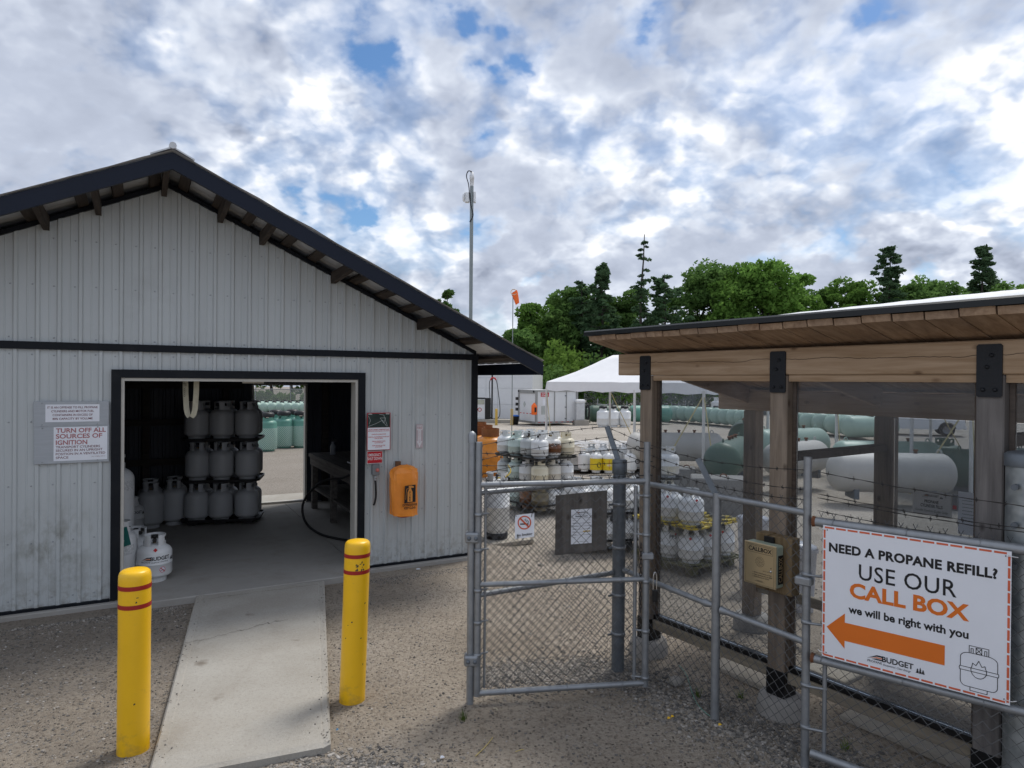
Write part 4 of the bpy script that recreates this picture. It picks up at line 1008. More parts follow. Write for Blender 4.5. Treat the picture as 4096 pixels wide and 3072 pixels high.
# webbing strap hanging from the door head
M_WEB = pm('pale_webbing', (0.50, 0.47, 0.36), rough=0.8, var=0.12, sc=20)
st = thing('lifting_strap', 'pale webbing strap hanging in a loop from the door head', 'strap', SL(-2.90, 0.30, 0.0), SHED_YAW)
V = []; F_ = []
path = [(-0.050, 2.06, 0.024), (-0.046, 1.85, 0.024), (-0.038, 1.70, 0.024), (-0.028, 1.645, 0.022), (-0.012, 1.615, 0.018), (0.006, 1.612, 0.018), (0.024, 1.64, 0.022), (0.036, 1.70, 0.024), (0.044, 1.85, 0.024), (0.048, 2.06, 0.024)]
for i, (x, z, w) in enumerate(path):
    lean = 0.022 * math.sin(math.pi * i / (len(path) - 1))
    V += [(x - w, -0.006 * i, z + (lean if i > 4 else 0)), (x + w, -0.006 * i + 0.01, z + (lean if i < 5 else 0))]
    if i: F_.append((2 * i - 2, 2 * i - 1, 2 * i + 1, 2 * i))
me_ = fmesh('webbing', V, F_, M_WEB, st)
so = me_.modifiers.new('thickness', 'SOLIDIFY'); so.thickness = 0.003
letters(st, '<<<<< LIFT', -0.042, 1.90, 0.030, M_INK, y=-0.026, rotz=R(90), width=0.16)
# ---------------------------------------------------------------- signs and fittings on the shed front
def WL(u, v, off=0.025):
    p = inplane(SHED_O - sn_ * off, sn_, u, v) - SHED_O
    return p.dot(sw), p.z
def wall_thing(name, label, cat, x, z, off=0.0):
    return thing(name, label, cat, SHED_O + sw * x - sn_ * off + Vector((0, 0, z)), SHED_YAW)
M_BOARD = pm('grey_painted_board', (0.40, 0.425, 0.45), rough=0.6, var=0.08, sc=4, stretch=(1, 1, 14), dirt=0.3, dirtc=(0.16, 0.16, 0.16), dirtsc=4)
M_FADED = pm('faded_red_print', (0.42, 0.16, 0.17), rough=0.6); M_DKRED = pm('dark_red_print', (0.16, 0.035, 0.05), rough=0.6)
def board(t, w, h, d=0.012, mat=None, nm='board'): return MB().bbox(-w / 2, w / 2, -d, 0, -h / 2, h / 2, 0.003).build(nm, mat or M_BOARD, t)
def bolt(t, x, z, y=-0.012, r=0.006): return MB().lathe([(r, 0.0), (r, 0.003), (r * 0.5, 0.005), (0.0003, 0.005)], 8, axis='Y').move(Matrix.Translation((x, y, z)) @ Matrix.Rotation(math.pi, 4, 'X')).build('bolt', M_SCREW, t)
# capacity notice
x0, z1 = WL(134, 1606); x1, z0 = WL(436, 1702); cx, cz = (x0 + x1) / 2, (z0 + z1) / 2; bw, bh = x1 - x0, z1 - z0
t = wall_thing('capacity_notice', 'grey board with a white notice about filling propane cylinders to 80% capacity', 'sign', cx, cz, 0.018)
board(t, bw, bh)
for sx in (-0.39, 0.34):
    for sz in (-0.42, 0.42): bolt(t, sx * bw, sz * bh)
a0, b1 = WL(182, 1618); a1, b0 = WL(398, 1685)
fw, fh = a1 - a0, b1 - b0; fx, fz = (a0 + a1) / 2 - cx, (b0 + b1) / 2 - cz
flat(t, [(fx - fw / 2, fz - fh / 2), (fx + fw / 2, fz - fh / 2), (fx + fw / 2, fz + fh / 2), (fx - fw / 2, fz + fh / 2)], M_PAPER, -0.0135, 'notice_sheet')
for i, (s, w) in enumerate((('IT IS AN OFFENSE TO FILL PROPANE', 0.93), ('CYLINDERS AND MOTOR FUEL', 0.79), ('CONTAINERS IN EXCESS OF', 0.74), ('80% CAPACITY BY VOLUME', 0.74))):
    letters(t, s, fx, fz + fh * (0.27 - 0.215 * i), fh * 0.115, M_DKRED, -0.0145, width=fw * w, bold=0.012)
# ignition notice
x0, z1 = WL(136, 1704); x1, z0 = WL(437, 1846); cx, cz = (x0 + x1) / 2, (z0 + z1) / 2; bw, bh = x1 - x0, z1 - z0
t = wall_thing('ignition_notice', 'grey board with a faded red notice to turn off all sources of ignition', 'sign', cx, cz, 0.018)
board(t, bw, bh)
for sx in (-0.39, 0.34):
    for sz in (-0.44, 0.44): bolt(t, sx * bw, sz * bh)
a0, b1 = WL(215, 1709); a1, b0 = WL(429, 1836); fw, fh = a1 - a0, b1 - b0; fx, fz = (a0 + a1) / 2 - cx, (b0 + b1) / 2 - cz
flat(t, [(fx - fw / 2, fz - fh / 2), (fx + fw / 2, fz - fh / 2), (fx + fw / 2, fz + fh / 2), (fx - fw / 2, fz + fh / 2)], M_PAPER, -0.0135, 'notice_sheet')
L0 = fx - fw * 0.46
for s, w, zz_, hh, m, bo in (('TURN OFF ALL', 0.93, 0.335, 0.125, M_FADED, 0.025), ('SOURCES OF', 0.86, 0.165, 0.125, M_FADED, 0.025), ('IGNITION', 0.58, -0.02, 0.125, M_FADED, 0.025),
                         ('TRANSPORT CYLINDERS', 0.82, -0.125, 0.066, M_DKRED, 0.008), ('SECURED IN AN UPRIGHT', 0.87, -0.225, 0.066, M_DKRED, 0.008), ('POSITION IN A VENTILATED', 0.92, -0.33, 0.066, M_DKRED, 0.008), ('SPACE', 0.23, -0.435, 0.066, M_DKRED, 0.008)):
    letters(t, s, L0, fz + fh * zz_, fh * hh, m, -0.0145, width=fw * w, bold=bo, align='L')
letters(t, 'T.S.S.A. 0 00 000 (Rev. 02-05) 1.0', fx + fw * 0.46, fz - fh * 0.41, fh * 0.025, M_DKRED, -0.0145, width=fw * 0.27, align='R')
# muster point sign
x0, x1, z0, z1 = -1.262, -1.008, 1.262, 1.655; cx, cz = (x0 + x1) / 2, (z0 + z1) / 2; bw, bh = x1 - x0, z1 - z0
t = wall_thing('muster_sign', 'red edged muster point sign with a dark aerial picture above red text', 'sign', cx, cz, 0.045)
M_REDB = pm('red_sign_border', (0.42, 0.02, 0.03), rough=0.4)
board(t, bw, bh, 0.006, M_REDB, 'sign_plate')
M_AERIAL = pm('aerial_picture', (0.010, 0.022, 0.018), rough=0.4, c2=(0.03, 0.05, 0.045), sc=9)
q = lambda x, z: (x * bw, z * bh)
flat(t, [q(-0.47, 0.11), q(0.47, 0.11), q(0.47, 0.48), q(-0.47, 0.48)], M_AERIAL, -0.0075, 'aerial_picture')
flat(t, [q(-0.47, -0.485), q(0.47, -0.485), q(0.47, 0.105), q(-0.47, 0.105)], M_PAPER, -0.0075, 'text_panel')
M_PALE = pm('pale_print', (0.45, 0.48, 0.46), rough=0.5)
strokes(t, [[q(-0.45, 0.14), q(-0.1, 0.22), q(0.15, 0.30), q(0.32, 0.14)], [q(0.02, 0.46), q(0.2, 0.44), q(0.36, 0.14)], [q(-0.45, 0.42), q(-0.36, 0.3), q(-0.42, 0.2)], [q(0.05, 0.36), q(0.28, 0.36), q(0.20, 0.22), q(0.05, 0.36)]], 0.0035, M_PALE, -0.0085, 'aerial_lines')
for sx in (-0.37, 0.37): flat(t, [q(sx - 0.08, 0.455), q(sx + 0.08, 0.455), q(sx + 0.08, 0.48), q(sx - 0.08, 0.48)], M_PALE, -0.0086, 'caption')
for i, (s, w) in enumerate((('MUSTER AS NECESSARY IN EMERGENCIES WHERE', 0.86), ('MUSTER POINT WILL BE depending on wind direction', 0.9), ('ENSURE E-STOP HAS BEEN ACTIVATED', 0.6), ('ENSURE ROLL CALL WHEN MOVED TO MUSTER POINT', 0.88), ('FROM YOUR COMPANY', 0.36), ('PERFORM YOUR ROSTER TO ENSURE', 0.56), ('ALL HAVE EVACUATED', 0.36), ('ENSURE YARD GATES ARE CLOSED', 0.55), ('BUT NOT LOCKED', 0.28))):
    letters(t, s, 0, bh * (0.05, 0.012, -0.075, -0.145, -0.183, -0.262, -0.30, -0.375, -0.413)[i] - 0.004, bh * 0.024, M_RED, -0.009, width=bw * w, bold=0.02)
# emergency shut down sign
x0, x1, z0, z1 = -1.256, -1.088, 1.122, 1.254; cx, cz = (x0 + x1) / 2, (z0 + z1) / 2; bw, bh = x1 - x0, z1 - z0
t = wall_thing('shut_down_sign', 'red sign with white lettering for the emergency shut down', 'sign', cx, cz, 0.030)
M_REDP = pm('red_sign_face', (0.50, 0.015, 0.025), rough=0.4); M_WHT = pm('white_print', (0.78, 0.78, 0.78), rough=0.5)
board(t, bw, bh, 0.004, M_WHT, 'sign_plate')
flat(t, [q(-0.475, -0.46), q(0.475, -0.46), q(0.475, 0.46), q(-0.475, 0.46)], M_REDP, -0.0055, 'sign_face')
letters(t, 'EMERGENCY', 0, bh * 0.09, bh * 0.20, M_WHT, -0.0065, width=bw * 0.80, bold=0.012)
letters(t, 'SHUT DOWN', 0, bh * -0.21, bh * 0.22, M_WHT, -0.0065, width=bw * 0.92, bold=0.012)
# shut down button with its cable
t = wall_thing('shut_down_switch', 'grey switch box with a red push button under the shut down sign', 'switch', -1.168, 1.003, 0.018)
M_GBOX = pm('grey_cast_box', (0.22, 0.23, 0.24), rough=0.5, metal=0.3)
MB().bbox(-0.038, 0.038, -0.06, 0, 0.0, 0.115, 0.006).build('switch_box', M_GBOX, t)
MB().lathe([(0.020, 0), (0.020, 0.008), (0.017, 0.016), (0.0005, 0.018)], 14, axis='Y').move(Matrix.Translation((0.012, -0.060, 0.055)) @ Matrix.Rotation(math.pi, 4, 'X')).build('push_button', pm('faded_red_button', (0.55, 0.16, 0.14), 0.45), t)
MB().lathe([(0.014, -0.055), (0.014, -0.03), (0.019, -0.03), (0.019, -0.012), (0.013, -0.012), (0.013, 0.0)], 10, c=(0, -0.03, 0)).build('cable_gland', pm('pale_gland', (0.4, 0.41, 0.42), 0.5), t)
MB().tube(smooth_path([(0, -0.03, -0.05), (0.004, -0.032, -0.12), (0.006, -0.034, -0.22), (-0.006, -0.034, -0.29), (-0.018, -0.03, -0.315)]), 0.011, 8).build('cable', M_HOSE, t)
# extinguisher arrow sticker
x0, z1 = WL(1666, 1697); x1, z0 = WL(1692, 1791); cx, cz = (x0 + x1) / 2, (z0 + z1) / 2; bw, bh = x1 - x0, z1 - z0
t = wall_thing('extinguisher_sticker', 'faded pink sticker with a white fire extinguisher arrow', 'sticker', cx, cz, 0.018)
M_PINK = pm('faded_sticker', (0.50, 0.42, 0.44), rough=0.6); M_ARW = pm('sticker_arrow', (0.68, 0.67, 0.69), rough=0.6)
MB().box(-bw / 2, bw / 2, -0.0015, 0.0, -bh / 2, bh / 2).build('sticker_sheet', M_PINK, t)
flat(t, [q(-0.42, 0.44), q(0.42, 0.44), q(0.42, 0.25), q(0.20, 0.25), q(0.20, -0.22), q(0.42, -0.22), q(0, -0.47), q(-0.42, -0.22), q(-0.20, -0.22), q(-0.20, 0.25), q(-0.42, 0.25)], M_ARW, -0.0025, 'arrow')
letters(t, 'FIRE', 0, bh * 0.29, bh * 0.11, M_FADED, -0.0035, width=bw * 0.72)
for i, ch in enumerate('EXTINGUISHER'): letters(t, ch, 0, bh * (0.19 - 0.043 * i), bh * 0.032, M_FADED, -0.0035)
# fire extinguisher under an orange weather cover
x0, z1 = WL(1558, 1862, 0.12); x1, z0 = WL(1668, 2052, 0.12); cx = (x0 + x1) / 2; bw = x1 - x0; bh = z1 - z0
t = wall_thing('extinguisher_cover', 'orange vinyl cover over a wall-hung fire extinguisher', 'extinguisher cover', cx, z0, 0.125)
M_VINYL = pm('orange_vinyl', (0.95, 0.29, 0.035), rough=0.34, var=0.16, sc=5, bump=0.5, bsc=7, spec=0.5)
rings = [(1.0, 0.10, 0.10, 0.02), (0.985, 0.20, 0.25, 0.02), (0.955, 0.34, 0.55, 0.01), (0.91, 0.44, 0.75, 0), (0.85, 0.485, 0.92, 0), (0.72, 0.49, 1.0, 0), (0.5, 0.485, 1.02, 0), (0.25, 0.475, 0.98, 0), (0.06, 0.45, 0.9, 0.01), (0.0, 0.44, 0.86, 0.015)]
n = 20; V = []
DB = 0.095
def bag_pt(i, k):
    zf, wf, df, dx = rings[i]; a = 2 * math.pi * k / n
    sx, sy = math.cos(a), math.sin(a); e = 0.75
    fold = 1 + 0.13 * noise.noise((k * 0.75, i * 0.8, 3.0)) + (0.07 * math.sin(k * 1.9 + i) if i in (1, 2, 3, 9) else 0.02 * math.sin(k * 1.3 + i * 0.8))
    x = bw * (wf * math.copysign(abs(sx) ** e, sx) * fold + dx); y = DB * df * math.copysign(abs(sy) ** e, sy) * fold
    z = bh * zf + (0.012 * math.cos(a - 2.2) if i >= 8 else 0.0) + 0.008 * noise.noise((k * 0.8, i, 9))
    return (x, y, z)
for i in range(len(rings)): V += [bag_pt(i, k) for k in range(n)]
cov = MB().add(V, [(i * n + k, i * n + (k + 1) % n, (i + 1) * n + (k + 1) % n, (i + 1) * n + k) for i in range(len(rings) - 1) for k in range(n)], False).build('cover', M_VINYL, t)
MB().lathe([(0.0005, -0.02), (0.07, -0.02), (0.075, -0.01), (0.075, 0.30), (0.03, 0.40), (0.0005, 0.40)], 16).build('extinguisher', pm('extinguisher_red', (0.45, 0.02, 0.015), 0.35), t)
MB().box(-0.06, -0.01, 0.06, 0.105, bh - 0.05, bh + 0.03).build('bracket', pm('brown_block', (0.16, 0.08, 0.04), 0.7), t)
YF = -DB * 1.14 - 0.004
lw, lh = bw * 0.40, bh * 0.36; lx, lz = bw * 0.10, bh * 0.44
def bagflat(pts, m, nm, dy): return flat(t, [(lx + a * lw, lz + b * lh) for a, b in pts], m, YF - dy, nm)
bagflat([(-0.5, -0.5), (0.5, -0.46), (0.5, 0.5), (-0.45, 0.46)], M_INK, 'printed_panel', 0)
M_ORL = pm('pale_orange_print', (0.75, 0.30, 0.06), rough=0.5)
bagflat([(-0.22, -0.44), (0.22, -0.44), (0.22, 0.10), (0.12, 0.24), (0.08, 0.34), (0.34, 0.34), (0.34, 0.40), (0.10, 0.46), (-0.12, 0.44), (-0.12, 0.36), (-0.06, 0.34), (-0.12, 0.24), (-0.22, 0.10)], M_ORL, 'printed_extinguisher', 0.001)
strokes(t, [[(lx - 0.10 * lw, lz + 0.32 * lh), (lx - 0.3 * lw, lz + 0.28 * lh), (lx - 0.36 * lw, lz - 0.05 * lh), (lx - 0.38 * lw, lz - 0.3 * lh)]], 0.004, M_ORL, YF - 0.0015, 'printed_hose')
for i, ch in enumerate('FIRE'): letters(t, ch, lx, lz + lh * (0.03 - 0.14 * i), lh * 0.105, M_INK, YF - 0.002, bold=0.03)
letters(t, 'EXTINGUISHER', lx, lz - lh * 0.66, lh * 0.12, M_INK, YF - 0.001, width=lw * 1.30, bold=0.03)
letters(t, 'KEEP CLEAR', lx, lz - lh * 0.83, lh * 0.12, M_INK, YF - 0.001, width=lw * 1.05, bold=0.03)
# scuffs and streaks of dirt low on the siding
M_SCUFF = pm('dirt_scuff', (0.06, 0.055, 0.05), rough=0.9)

# ---------------------------------------------------------------- yellow bollards
M_YEL = pm('yellow_bollard_plastic', (0.90, 0.52, 0.010), rough=0.36, var=0.05, sc=2.5, spec=0.5, dirt=0.5, dirtc=(0.42, 0.26, 0.03), dirtsc=6, dirtlo=0.60, dirthi=0.85)
def bollard_wear(m):
    t = m.node_tree; b = t.nodes['Principled BSDF']; src = b.inputs['Base Color'].links[0].from_socket; nn = t.nodes.new; ln = t.links.new
    tc = nn('ShaderNodeTexCoord'); se = nn('ShaderNodeSeparateXYZ'); ln(tc.outputs['Object'], se.inputs[0])
    no = nn('ShaderNodeTexNoise'); ln(tc.outputs['Object'], no.inputs['Vector']); no.inputs['Scale'].default_value = 16; no.inputs['Detail'].default_value = 6; no.inputs['Roughness'].default_value = 0.7
    a = nn('ShaderNodeMapRange'); ln(se.outputs[2], a.inputs[0]); a.inputs[1].default_value = 0.22; a.inputs[2].default_value = 0.0; a.inputs[4].default_value = 0.2
    c = nn('ShaderNodeMath'); c.operation = 'ADD'; ln(a.outputs[0], c.inputs[0]); ln(no.outputs['Fac'], c.inputs[1])
    d = nn('ShaderNodeMapRange'); ln(c.outputs[0], d.inputs[0]); d.inputs[1].default_value = 0.60; d.inputs[2].default_value = 0.95; d.inputs[4].default_value = 0.7
    mx = nn('ShaderNodeMixRGB'); ln(d.outputs[0], mx.inputs[0]); ln(src, mx.inputs[1]); mx.inputs[2].default_value = (0.33, 0.215, 0.07, 1); ln(mx.outputs[0], b.inputs['Base Color'])
bollard_wear(M_YEL)
M_BAND = pm('red_reflective_band', (0.33, 0.016, 0.014), rough=0.4)
def bollard(u, v, h, r, lean, label, bands, scuffs):
    p = G(u, v); d = Vector((p.x, p.y, 0)).normalized(); c = p + d * r
    t = thing('bollard', label, 'bollard', (c.x, c.y, gtop(c.x, c.y) - 0.02), 0.0, 'yellow bollards at the ramp')
    prof = [(r * 1.0, 0.0), (r, h - 0.10), (r * 1.008, h - 0.045), (r * 0.995, h - 0.022), (r * 0.93, h - 0.005), (r * 0.80, h + 0.004), (r * 0.45, h + 0.010), (0.0005, h + 0.012)]
    seg = []
    for i in range(9): seg.append((r * (1 + 0.006 * math.sin(i * 1.7)), (h - 0.1) * i / 9))
    b = MB().lathe(seg + prof[1:], 40)
    b.v = [(x + lean[0] * z + (0.0012 * noise.noise((x * 14, y * 14, z * 6))), y + lean[1] * z, z) for x, y, z in b.v]
    b.build('sleeve', M_YEL, t)
    for zb in bands:
        q = MB().lathe([(r * 1.012, zb - 0.012), (r * 1.022, zb), (r * 1.012, zb + 0.012)], 40)
        q.v = [(x + lean[0] * z, y + lean[1] * z, z) for x, y, z in q.v]; q.build('red_band', M_BAND, t)
    th0 = math.atan2(-c.y, -c.x); sc = MB()
    for k in range(scuffs):
        th = th0 + (rnd.uniform(-0.1, 0.6) if k % 5 else rnd.uniform(-0.8, 0.8)); z = rnd.uniform(h - 0.17, h - 0.11) if k % 5 else rnd.uniform(0.1, 0.65); w, hh = rnd.uniform(0.002, 0.006), rnd.uniform(0.002, 0.008)
        sc.add([((r * 1.012) * math.cos(th + a / r) + lean[0] * z, (r * 1.012) * math.sin(th + a / r) + lean[1] * z, z + b_) for a, b_ in ((-w, -hh), (w, -hh * 0.3), (w * 0.7, hh), (-w * 0.8, hh * 0.6))], [(0, 1, 2, 3)])
    o = sc.build('scuff_marks', M_SCUFF, t); o['kind'] = 'stuff'
    return t
bollard(533, 3018, 0.992, 0.0795, (0.004, 0.0), 'yellow bollard with two red bands beside the left edge of the ramp', (0.912, 0.812), 4)
bollard(1408, 2816, 1.018, 0.0790, (0.028, 0.0), 'leaning yellow bollard with two red bands and black scuffs between ramp and gate', (0.938, 0.838), 26)
# ---------------------------------------------------------------- chain link fence and gates
M_GALV = pm('galvanised_steel', (0.30, 0.315, 0.33), rough=0.45, metal=0.55, var=0.14, sc=18, bump=0.08, bsc=60, dirt=0.35, dirtc=(0.16, 0.165, 0.17), dirtsc=7)
M_WIRE = pm('chain_link_wire', (0.12, 0.124, 0.128), rough=0.5, metal=0.5, var=0.2, sc=10)
M_BARB = pm('dark_barbed_wire', (0.045, 0.042, 0.04), rough=0.6, metal=0.4)
M_DKPOST = pm('dark_grey_steel', (0.15, 0.17, 0.19), rough=0.5, metal=0.4, var=0.2, sc=9, dirt=0.3, dirtc=(0.05, 0.05, 0.05), dirtsc=4)
M_SPANGLE = pm('spangled_zinc', (0.25, 0.28, 0.29), rough=0.4, metal=0.6, c2=(0.40, 0.43, 0.44), sc=22, detail=1)
def chain_link(parent, A, B, z0, z1, d=0.0305, r=0.0018, hole=None, sag=0.0, name='chain_link'):
    """woven wire between two points on plan; zigzag wires that interlock, barbs at the top"""
    A, B = Vector((A[0], A[1], 0)), Vector((B[0], B[1], 0)); Ln = (B - A).length; ex = (B - A) / Ln; ey = Vector((-ex.y, ex.x, 0))
    V, Fc = [], []
    org = Vector(parent.location)
    nw = int(Ln / d); nz = int((z1 - z0) / d)
    for i in range(nw):
        P = []
        for k in range(nz + 1):
            side = (k + i) % 2
            s = (i + side) * d; z = z0 + k * d
            off = 0.0022 * (1 if (k % 2) else -1)
            wob = sag * (noise.noise((s * 1.3, z * 1.6, 5.0)))
            P.append((A + ex * min(Ln, s) + ey * (off + wob) + Vector((0, 0, z))))
        def flush(run):
            if len(run) < 2: return
            b = len(V)
            for p in run:
                for a in (90, 210, 330): V.append(tuple(p + ex * (r * math.cos(R(a)) * 1.3) + ey * (r * math.sin(R(a)) * 1.3) - org))
            for k in range(len(run) - 1):
                for c in range(3): Fc.append((b + k * 3 + c, b + k * 3 + (c + 1) % 3, b + k * 3 + 3 + (c + 1) % 3, b + k * 3 + 3 + c))
        run = []
        for p in P:
            s = (p - A).dot(ex)
            if hole and hole[0] < s < hole[1] and hole[2] < p.z < hole[3]: flush(run); run = []
            else: run.append(p)
        flush(run)
        # twisted barb at the top
        if (nz + i) % 2 == 0 or True:
            t = P[-1]
            for sgn in (-1, 1):
                e = t + Vector((0, 0, 0.022)) + ex * (sgn * 0.010) + ey * (0.006 * rnd.uniform(-1, 1)); b = len(V)
                for p in (t, e):
                    for a in (90, 210, 330): V.append(tuple(p + ex * (r * math.cos(R(a))) + ey * (r * math.sin(R(a))) - org))
                for c in range(3): Fc.append((b + c, b + (c + 1) % 3, b + 3 + (c + 1) % 3, b + 3 + c))
    o = fmesh(name, V, Fc, M_WIRE, parent); o['kind'] = 'stuff'; return o
def barbed(parent, A, B, sag=0.02, every=0.115, r=0.0016, name='barbed_wire', mid=None):
    A, B = Vector(A), Vector(B); n = max(8, int((B - A).length / 0.05)); org = Vector(parent.location)
    P = [A.lerp(B, i / n) + Vector((0, 0, -sag * 4 * (i / n) * (1 - i / n))) + Vector((0, 0, 0.004 * noise.noise((i * 0.6, A.z * 7, A.x)))) for i in range(n + 1)]
    b = MB(); d = (B - A).normalized(); s = d.cross(Vector((0, 0, 1))).normalized(); u = s.cross(d)
    for ph in (0, math.pi):
        Q = [p + (s * math.cos(i * 1.6 + ph) + u * math.sin(i * 1.6 + ph)) * 0.0014 for i, p in enumerate(P)]
        b.tube([q - org for q in Q], r * 0.8, 4, cap=False)
    L_ = (B - A).length; k = 0.05
    while k < L_ - 0.02:
        f = k / L_; i = min(n - 1, int(f * n)); p = P[i].lerp(P[i + 1], f * n - i); a = rnd.uniform(0, 3.14)
        for j in range(2):
            w = (s * math.cos(a + j * 1.5) + u * math.sin(a + j * 1.5)) * 0.014
            b.tube([p - w + d * 0.003 - org, p + w - d * 0.003 - org], r * 0.85, 4, cap=False)
        b.tube([p - d * 0.006 - org, p + d * 0.006 - org], r * 2.3, 5, cap=False)
        k += every * rnd.uniform(0.85, 1.2)
    return b.build(name, M_BARB, parent)
def post(parent, x, y, z0, z1, r, mat=None, name='post', cap=True, n=16):
    o = Vector(parent.location)
    b = MB().tube([Vector((x, y, z0)) - o, Vector((x, y, z1)) - o], r, n)
    p = b.build(name, mat or M_GALV, parent)
    if cap:
        MB().lathe([(r * 1.18, -0.045), (r * 1.18, 0.0), (r * 1.0, 0.012), (r * 0.5, 0.024), (0.0005, 0.028)], n, c=(x - o.x, y - o.y, z1 - o.z)).build('post_cap', mat or M_GALV, p)
    return p
def bar(parent, a, b, r, mat=None, name='rail', n=10):
    o = Vector(parent.location); return MB().tube([Vector(a) - o, Vector(b) - o], r, n).build(name, mat or M_GALV, parent)
def clamp(parent, x, y, z, r, h=0.02, name='clamp'):
    o = Vector(parent.location)
    return MB().lathe([(r, -h / 2), (r + 0.005, -h / 2), (r + 0.005, h / 2), (r, h / 2)], 14, c=(x - o.x, y - o.y, z - o.z)).build(name, M_GALV, parent)
def tie(parent, p, r, d, name='wire_tie'):
    """wire ring round a rail that runs along d"""
    o = Vector(parent.location); d = Vector(d).normalized(); s = d.cross(Vector((0, 0, 1))).normalized(); u = s.cross(d)
    P = [Vector(p) + (s * math.cos(2 * math.pi * k / 10) + u * math.sin(2 * math.pi * k / 10)) * r - o for k in range(11)]
    return MB().tube(P, 0.0022, 5, cap=False).build(name, M_GALV, parent)
GP = Vector((-0.245, 4.19, 0))                        # hinge post
CP = Vector((0.755, 4.70, 0))                         # corner post
MP = Vector((1.228, 4.02, 0))                         # line post
HP = Vector((1.556, 3.54, 0))                         # post that carries the sign gate
ZR = 1.325
fence = thing('chain_link_fence', 'galvanised chain link fence with barbed wire turning the corner at a thick dark post', 'fence', (CP.x, CP.y, 0))
post(fence, GP.x, GP.y, -0.05, 1.66, 0.0225, name='hinge_post')
cpo = post(fence, CP.x, CP.y, -0.05, 1.40, 0.045, M_DKPOST, 'corner_post', cap=False)
MB().lathe([(0.047, 1.36), (0.052, 1.365), (0.052, 1.455), (0.04, 1.462), (0.0005, 1.462)], 18).build('post_cap', M_DKPOST, cpo)
post(fence, MP.x, MP.y, -0.05, 1.345, 0.0255, name='line_post', cap=False)
post(fence, HP.x, HP.y, -0.05, 1.615, 0.0205, name='gate_post', cap=False)
# rails of both runs
ga, cd = Vector((CP.x - GP.x, CP.y - GP.y, 0)).normalized(), Vector((HP.x - CP.x, HP.y - CP.y, 0)).normalized()
bar(fence, GP + ga * 0.03 + Vector((0, 0, 1.30)), CP - ga * 0.05 + Vector((0, 0, 1.315)), 0.0175, name='top_rail')
bar(fence, GP + ga * 0.03 + Vector((0, 0, 0.66)), CP - ga * 0.05 + Vector((0, 0, 0.675)), 0.0175, name='middle_rail')
bar(fence, CP + cd * 0.05 + Vector((0, 0, ZR)), MP + Vector((0, 0, ZR + 0.0)), 0.0185, name='top_rail')
bar(fence, MP + Vector((0, 0, ZR)), HP + Vector((0, 0, ZR - 0.005)), 0.0185, name='top_rail')
bar(fence, CP + cd * 0.05 + Vector((0, 0, 0.70)), MP - cd * 0.06 + Vector((0, 0, 0.665)), 0.0175, name='middle_rail')
bar(fence, MP + cd * 0.06 + Vector((0, 0, 0.655)), HP + Vector((0, 0, 0.64)), 0.0175, name='middle_rail')
for p in (MP - cd * 0.06 + Vector((0, 0, 0.667)), MP + cd * 0.06 + Vector((0, 0, 0.655))):
    o_v = Vector(fence.location); MB().tube([p - cd * 0.02 - o_v, p + cd * 0.045 - o_v], [0.025, 0.013], 10).build('rail_end', M_GALV, fence)
chain_link(fence, GP + ga * 0.03, CP - ga * 0.06, 0.03, 1.335, sag=0.02)
# the call box pokes through a gap in the wire
hx0 = (Vector((1.30, 4.05, 0)) - MP).dot(cd)
chain_link(fence, CP + cd * 0.06, MP, 0.03, 1.375, sag=0.012)
fn_ = Vector((-cd.y, cd.x, 0))
h0, h1 = inplane(MP, fn_, 2974, 2372), inplane(MP, fn_, 3142, 2148)
BOXS = ((h0 - MP).dot(cd), (h1 - MP).dot(cd), h0.z, h1.z)
chain_link(fence, MP, HP, 0.03, 1.375, sag=0.012, hole=BOXS)
for p, zs in ((CP, (0.25, 0.52, 0.85, 1.15)),):
    for z in zs:
        clamp(fence, p.x, p.y, z, 0.045, 0.022)
        o_v = Vector(fence.location); MB().tube([p + ga * -0.085 + Vector((0, 0, z)) - o_v, p + ga * -0.055 + Vector((0, 0, z)) - o_v], 0.008, 6).build('clamp_bolt', M_DKPOST, fence)
# slanted barbed wire arms
for (p, z, dx, dy, L_) in ((CP, 1.42, -0.075, 0.10, 0.26), (MP, 1.32, -0.10, 0.06, 0.22)):
    o_v = Vector(fence.location); a = p + Vector((0, 0, z)); b_ = p + Vector((dx, dy, z + L_))
    MB().obox(a - o_v, b_ - o_v, 0.034, 0.026, (0.3, 1, 0)).build('barbed_wire_arm', M_DKPOST, fence)
# barbed strands: gate side, from hinge post to corner arm and latch upright
ca = [CP + Vector((-0.075, 0.10, 1.68)) * 1.0, CP + Vector((-0.055, 0.073, 1.61)), CP + Vector((-0.03, 0.04, 1.53))]
for z, q in zip((1.59, 1.50, 1.41), ca): barbed(fence, GP + Vector((0.02, 0, z)), q, sag=-0.015)
ma = [MP + Vector((-0.10, 0.06, 1.54)), MP + Vector((-0.065, 0.04, 1.46)), MP + Vector((-0.03, 0.02, 1.385))]
for q, p2 in zip(ca, ma): barbed(fence, q, p2, sag=0.02)
for q, z in zip(ma, (1.545, 1.44, 1.39)): barbed(fence, q, HP + Vector((0.0, 0, z)), sag=0.012)

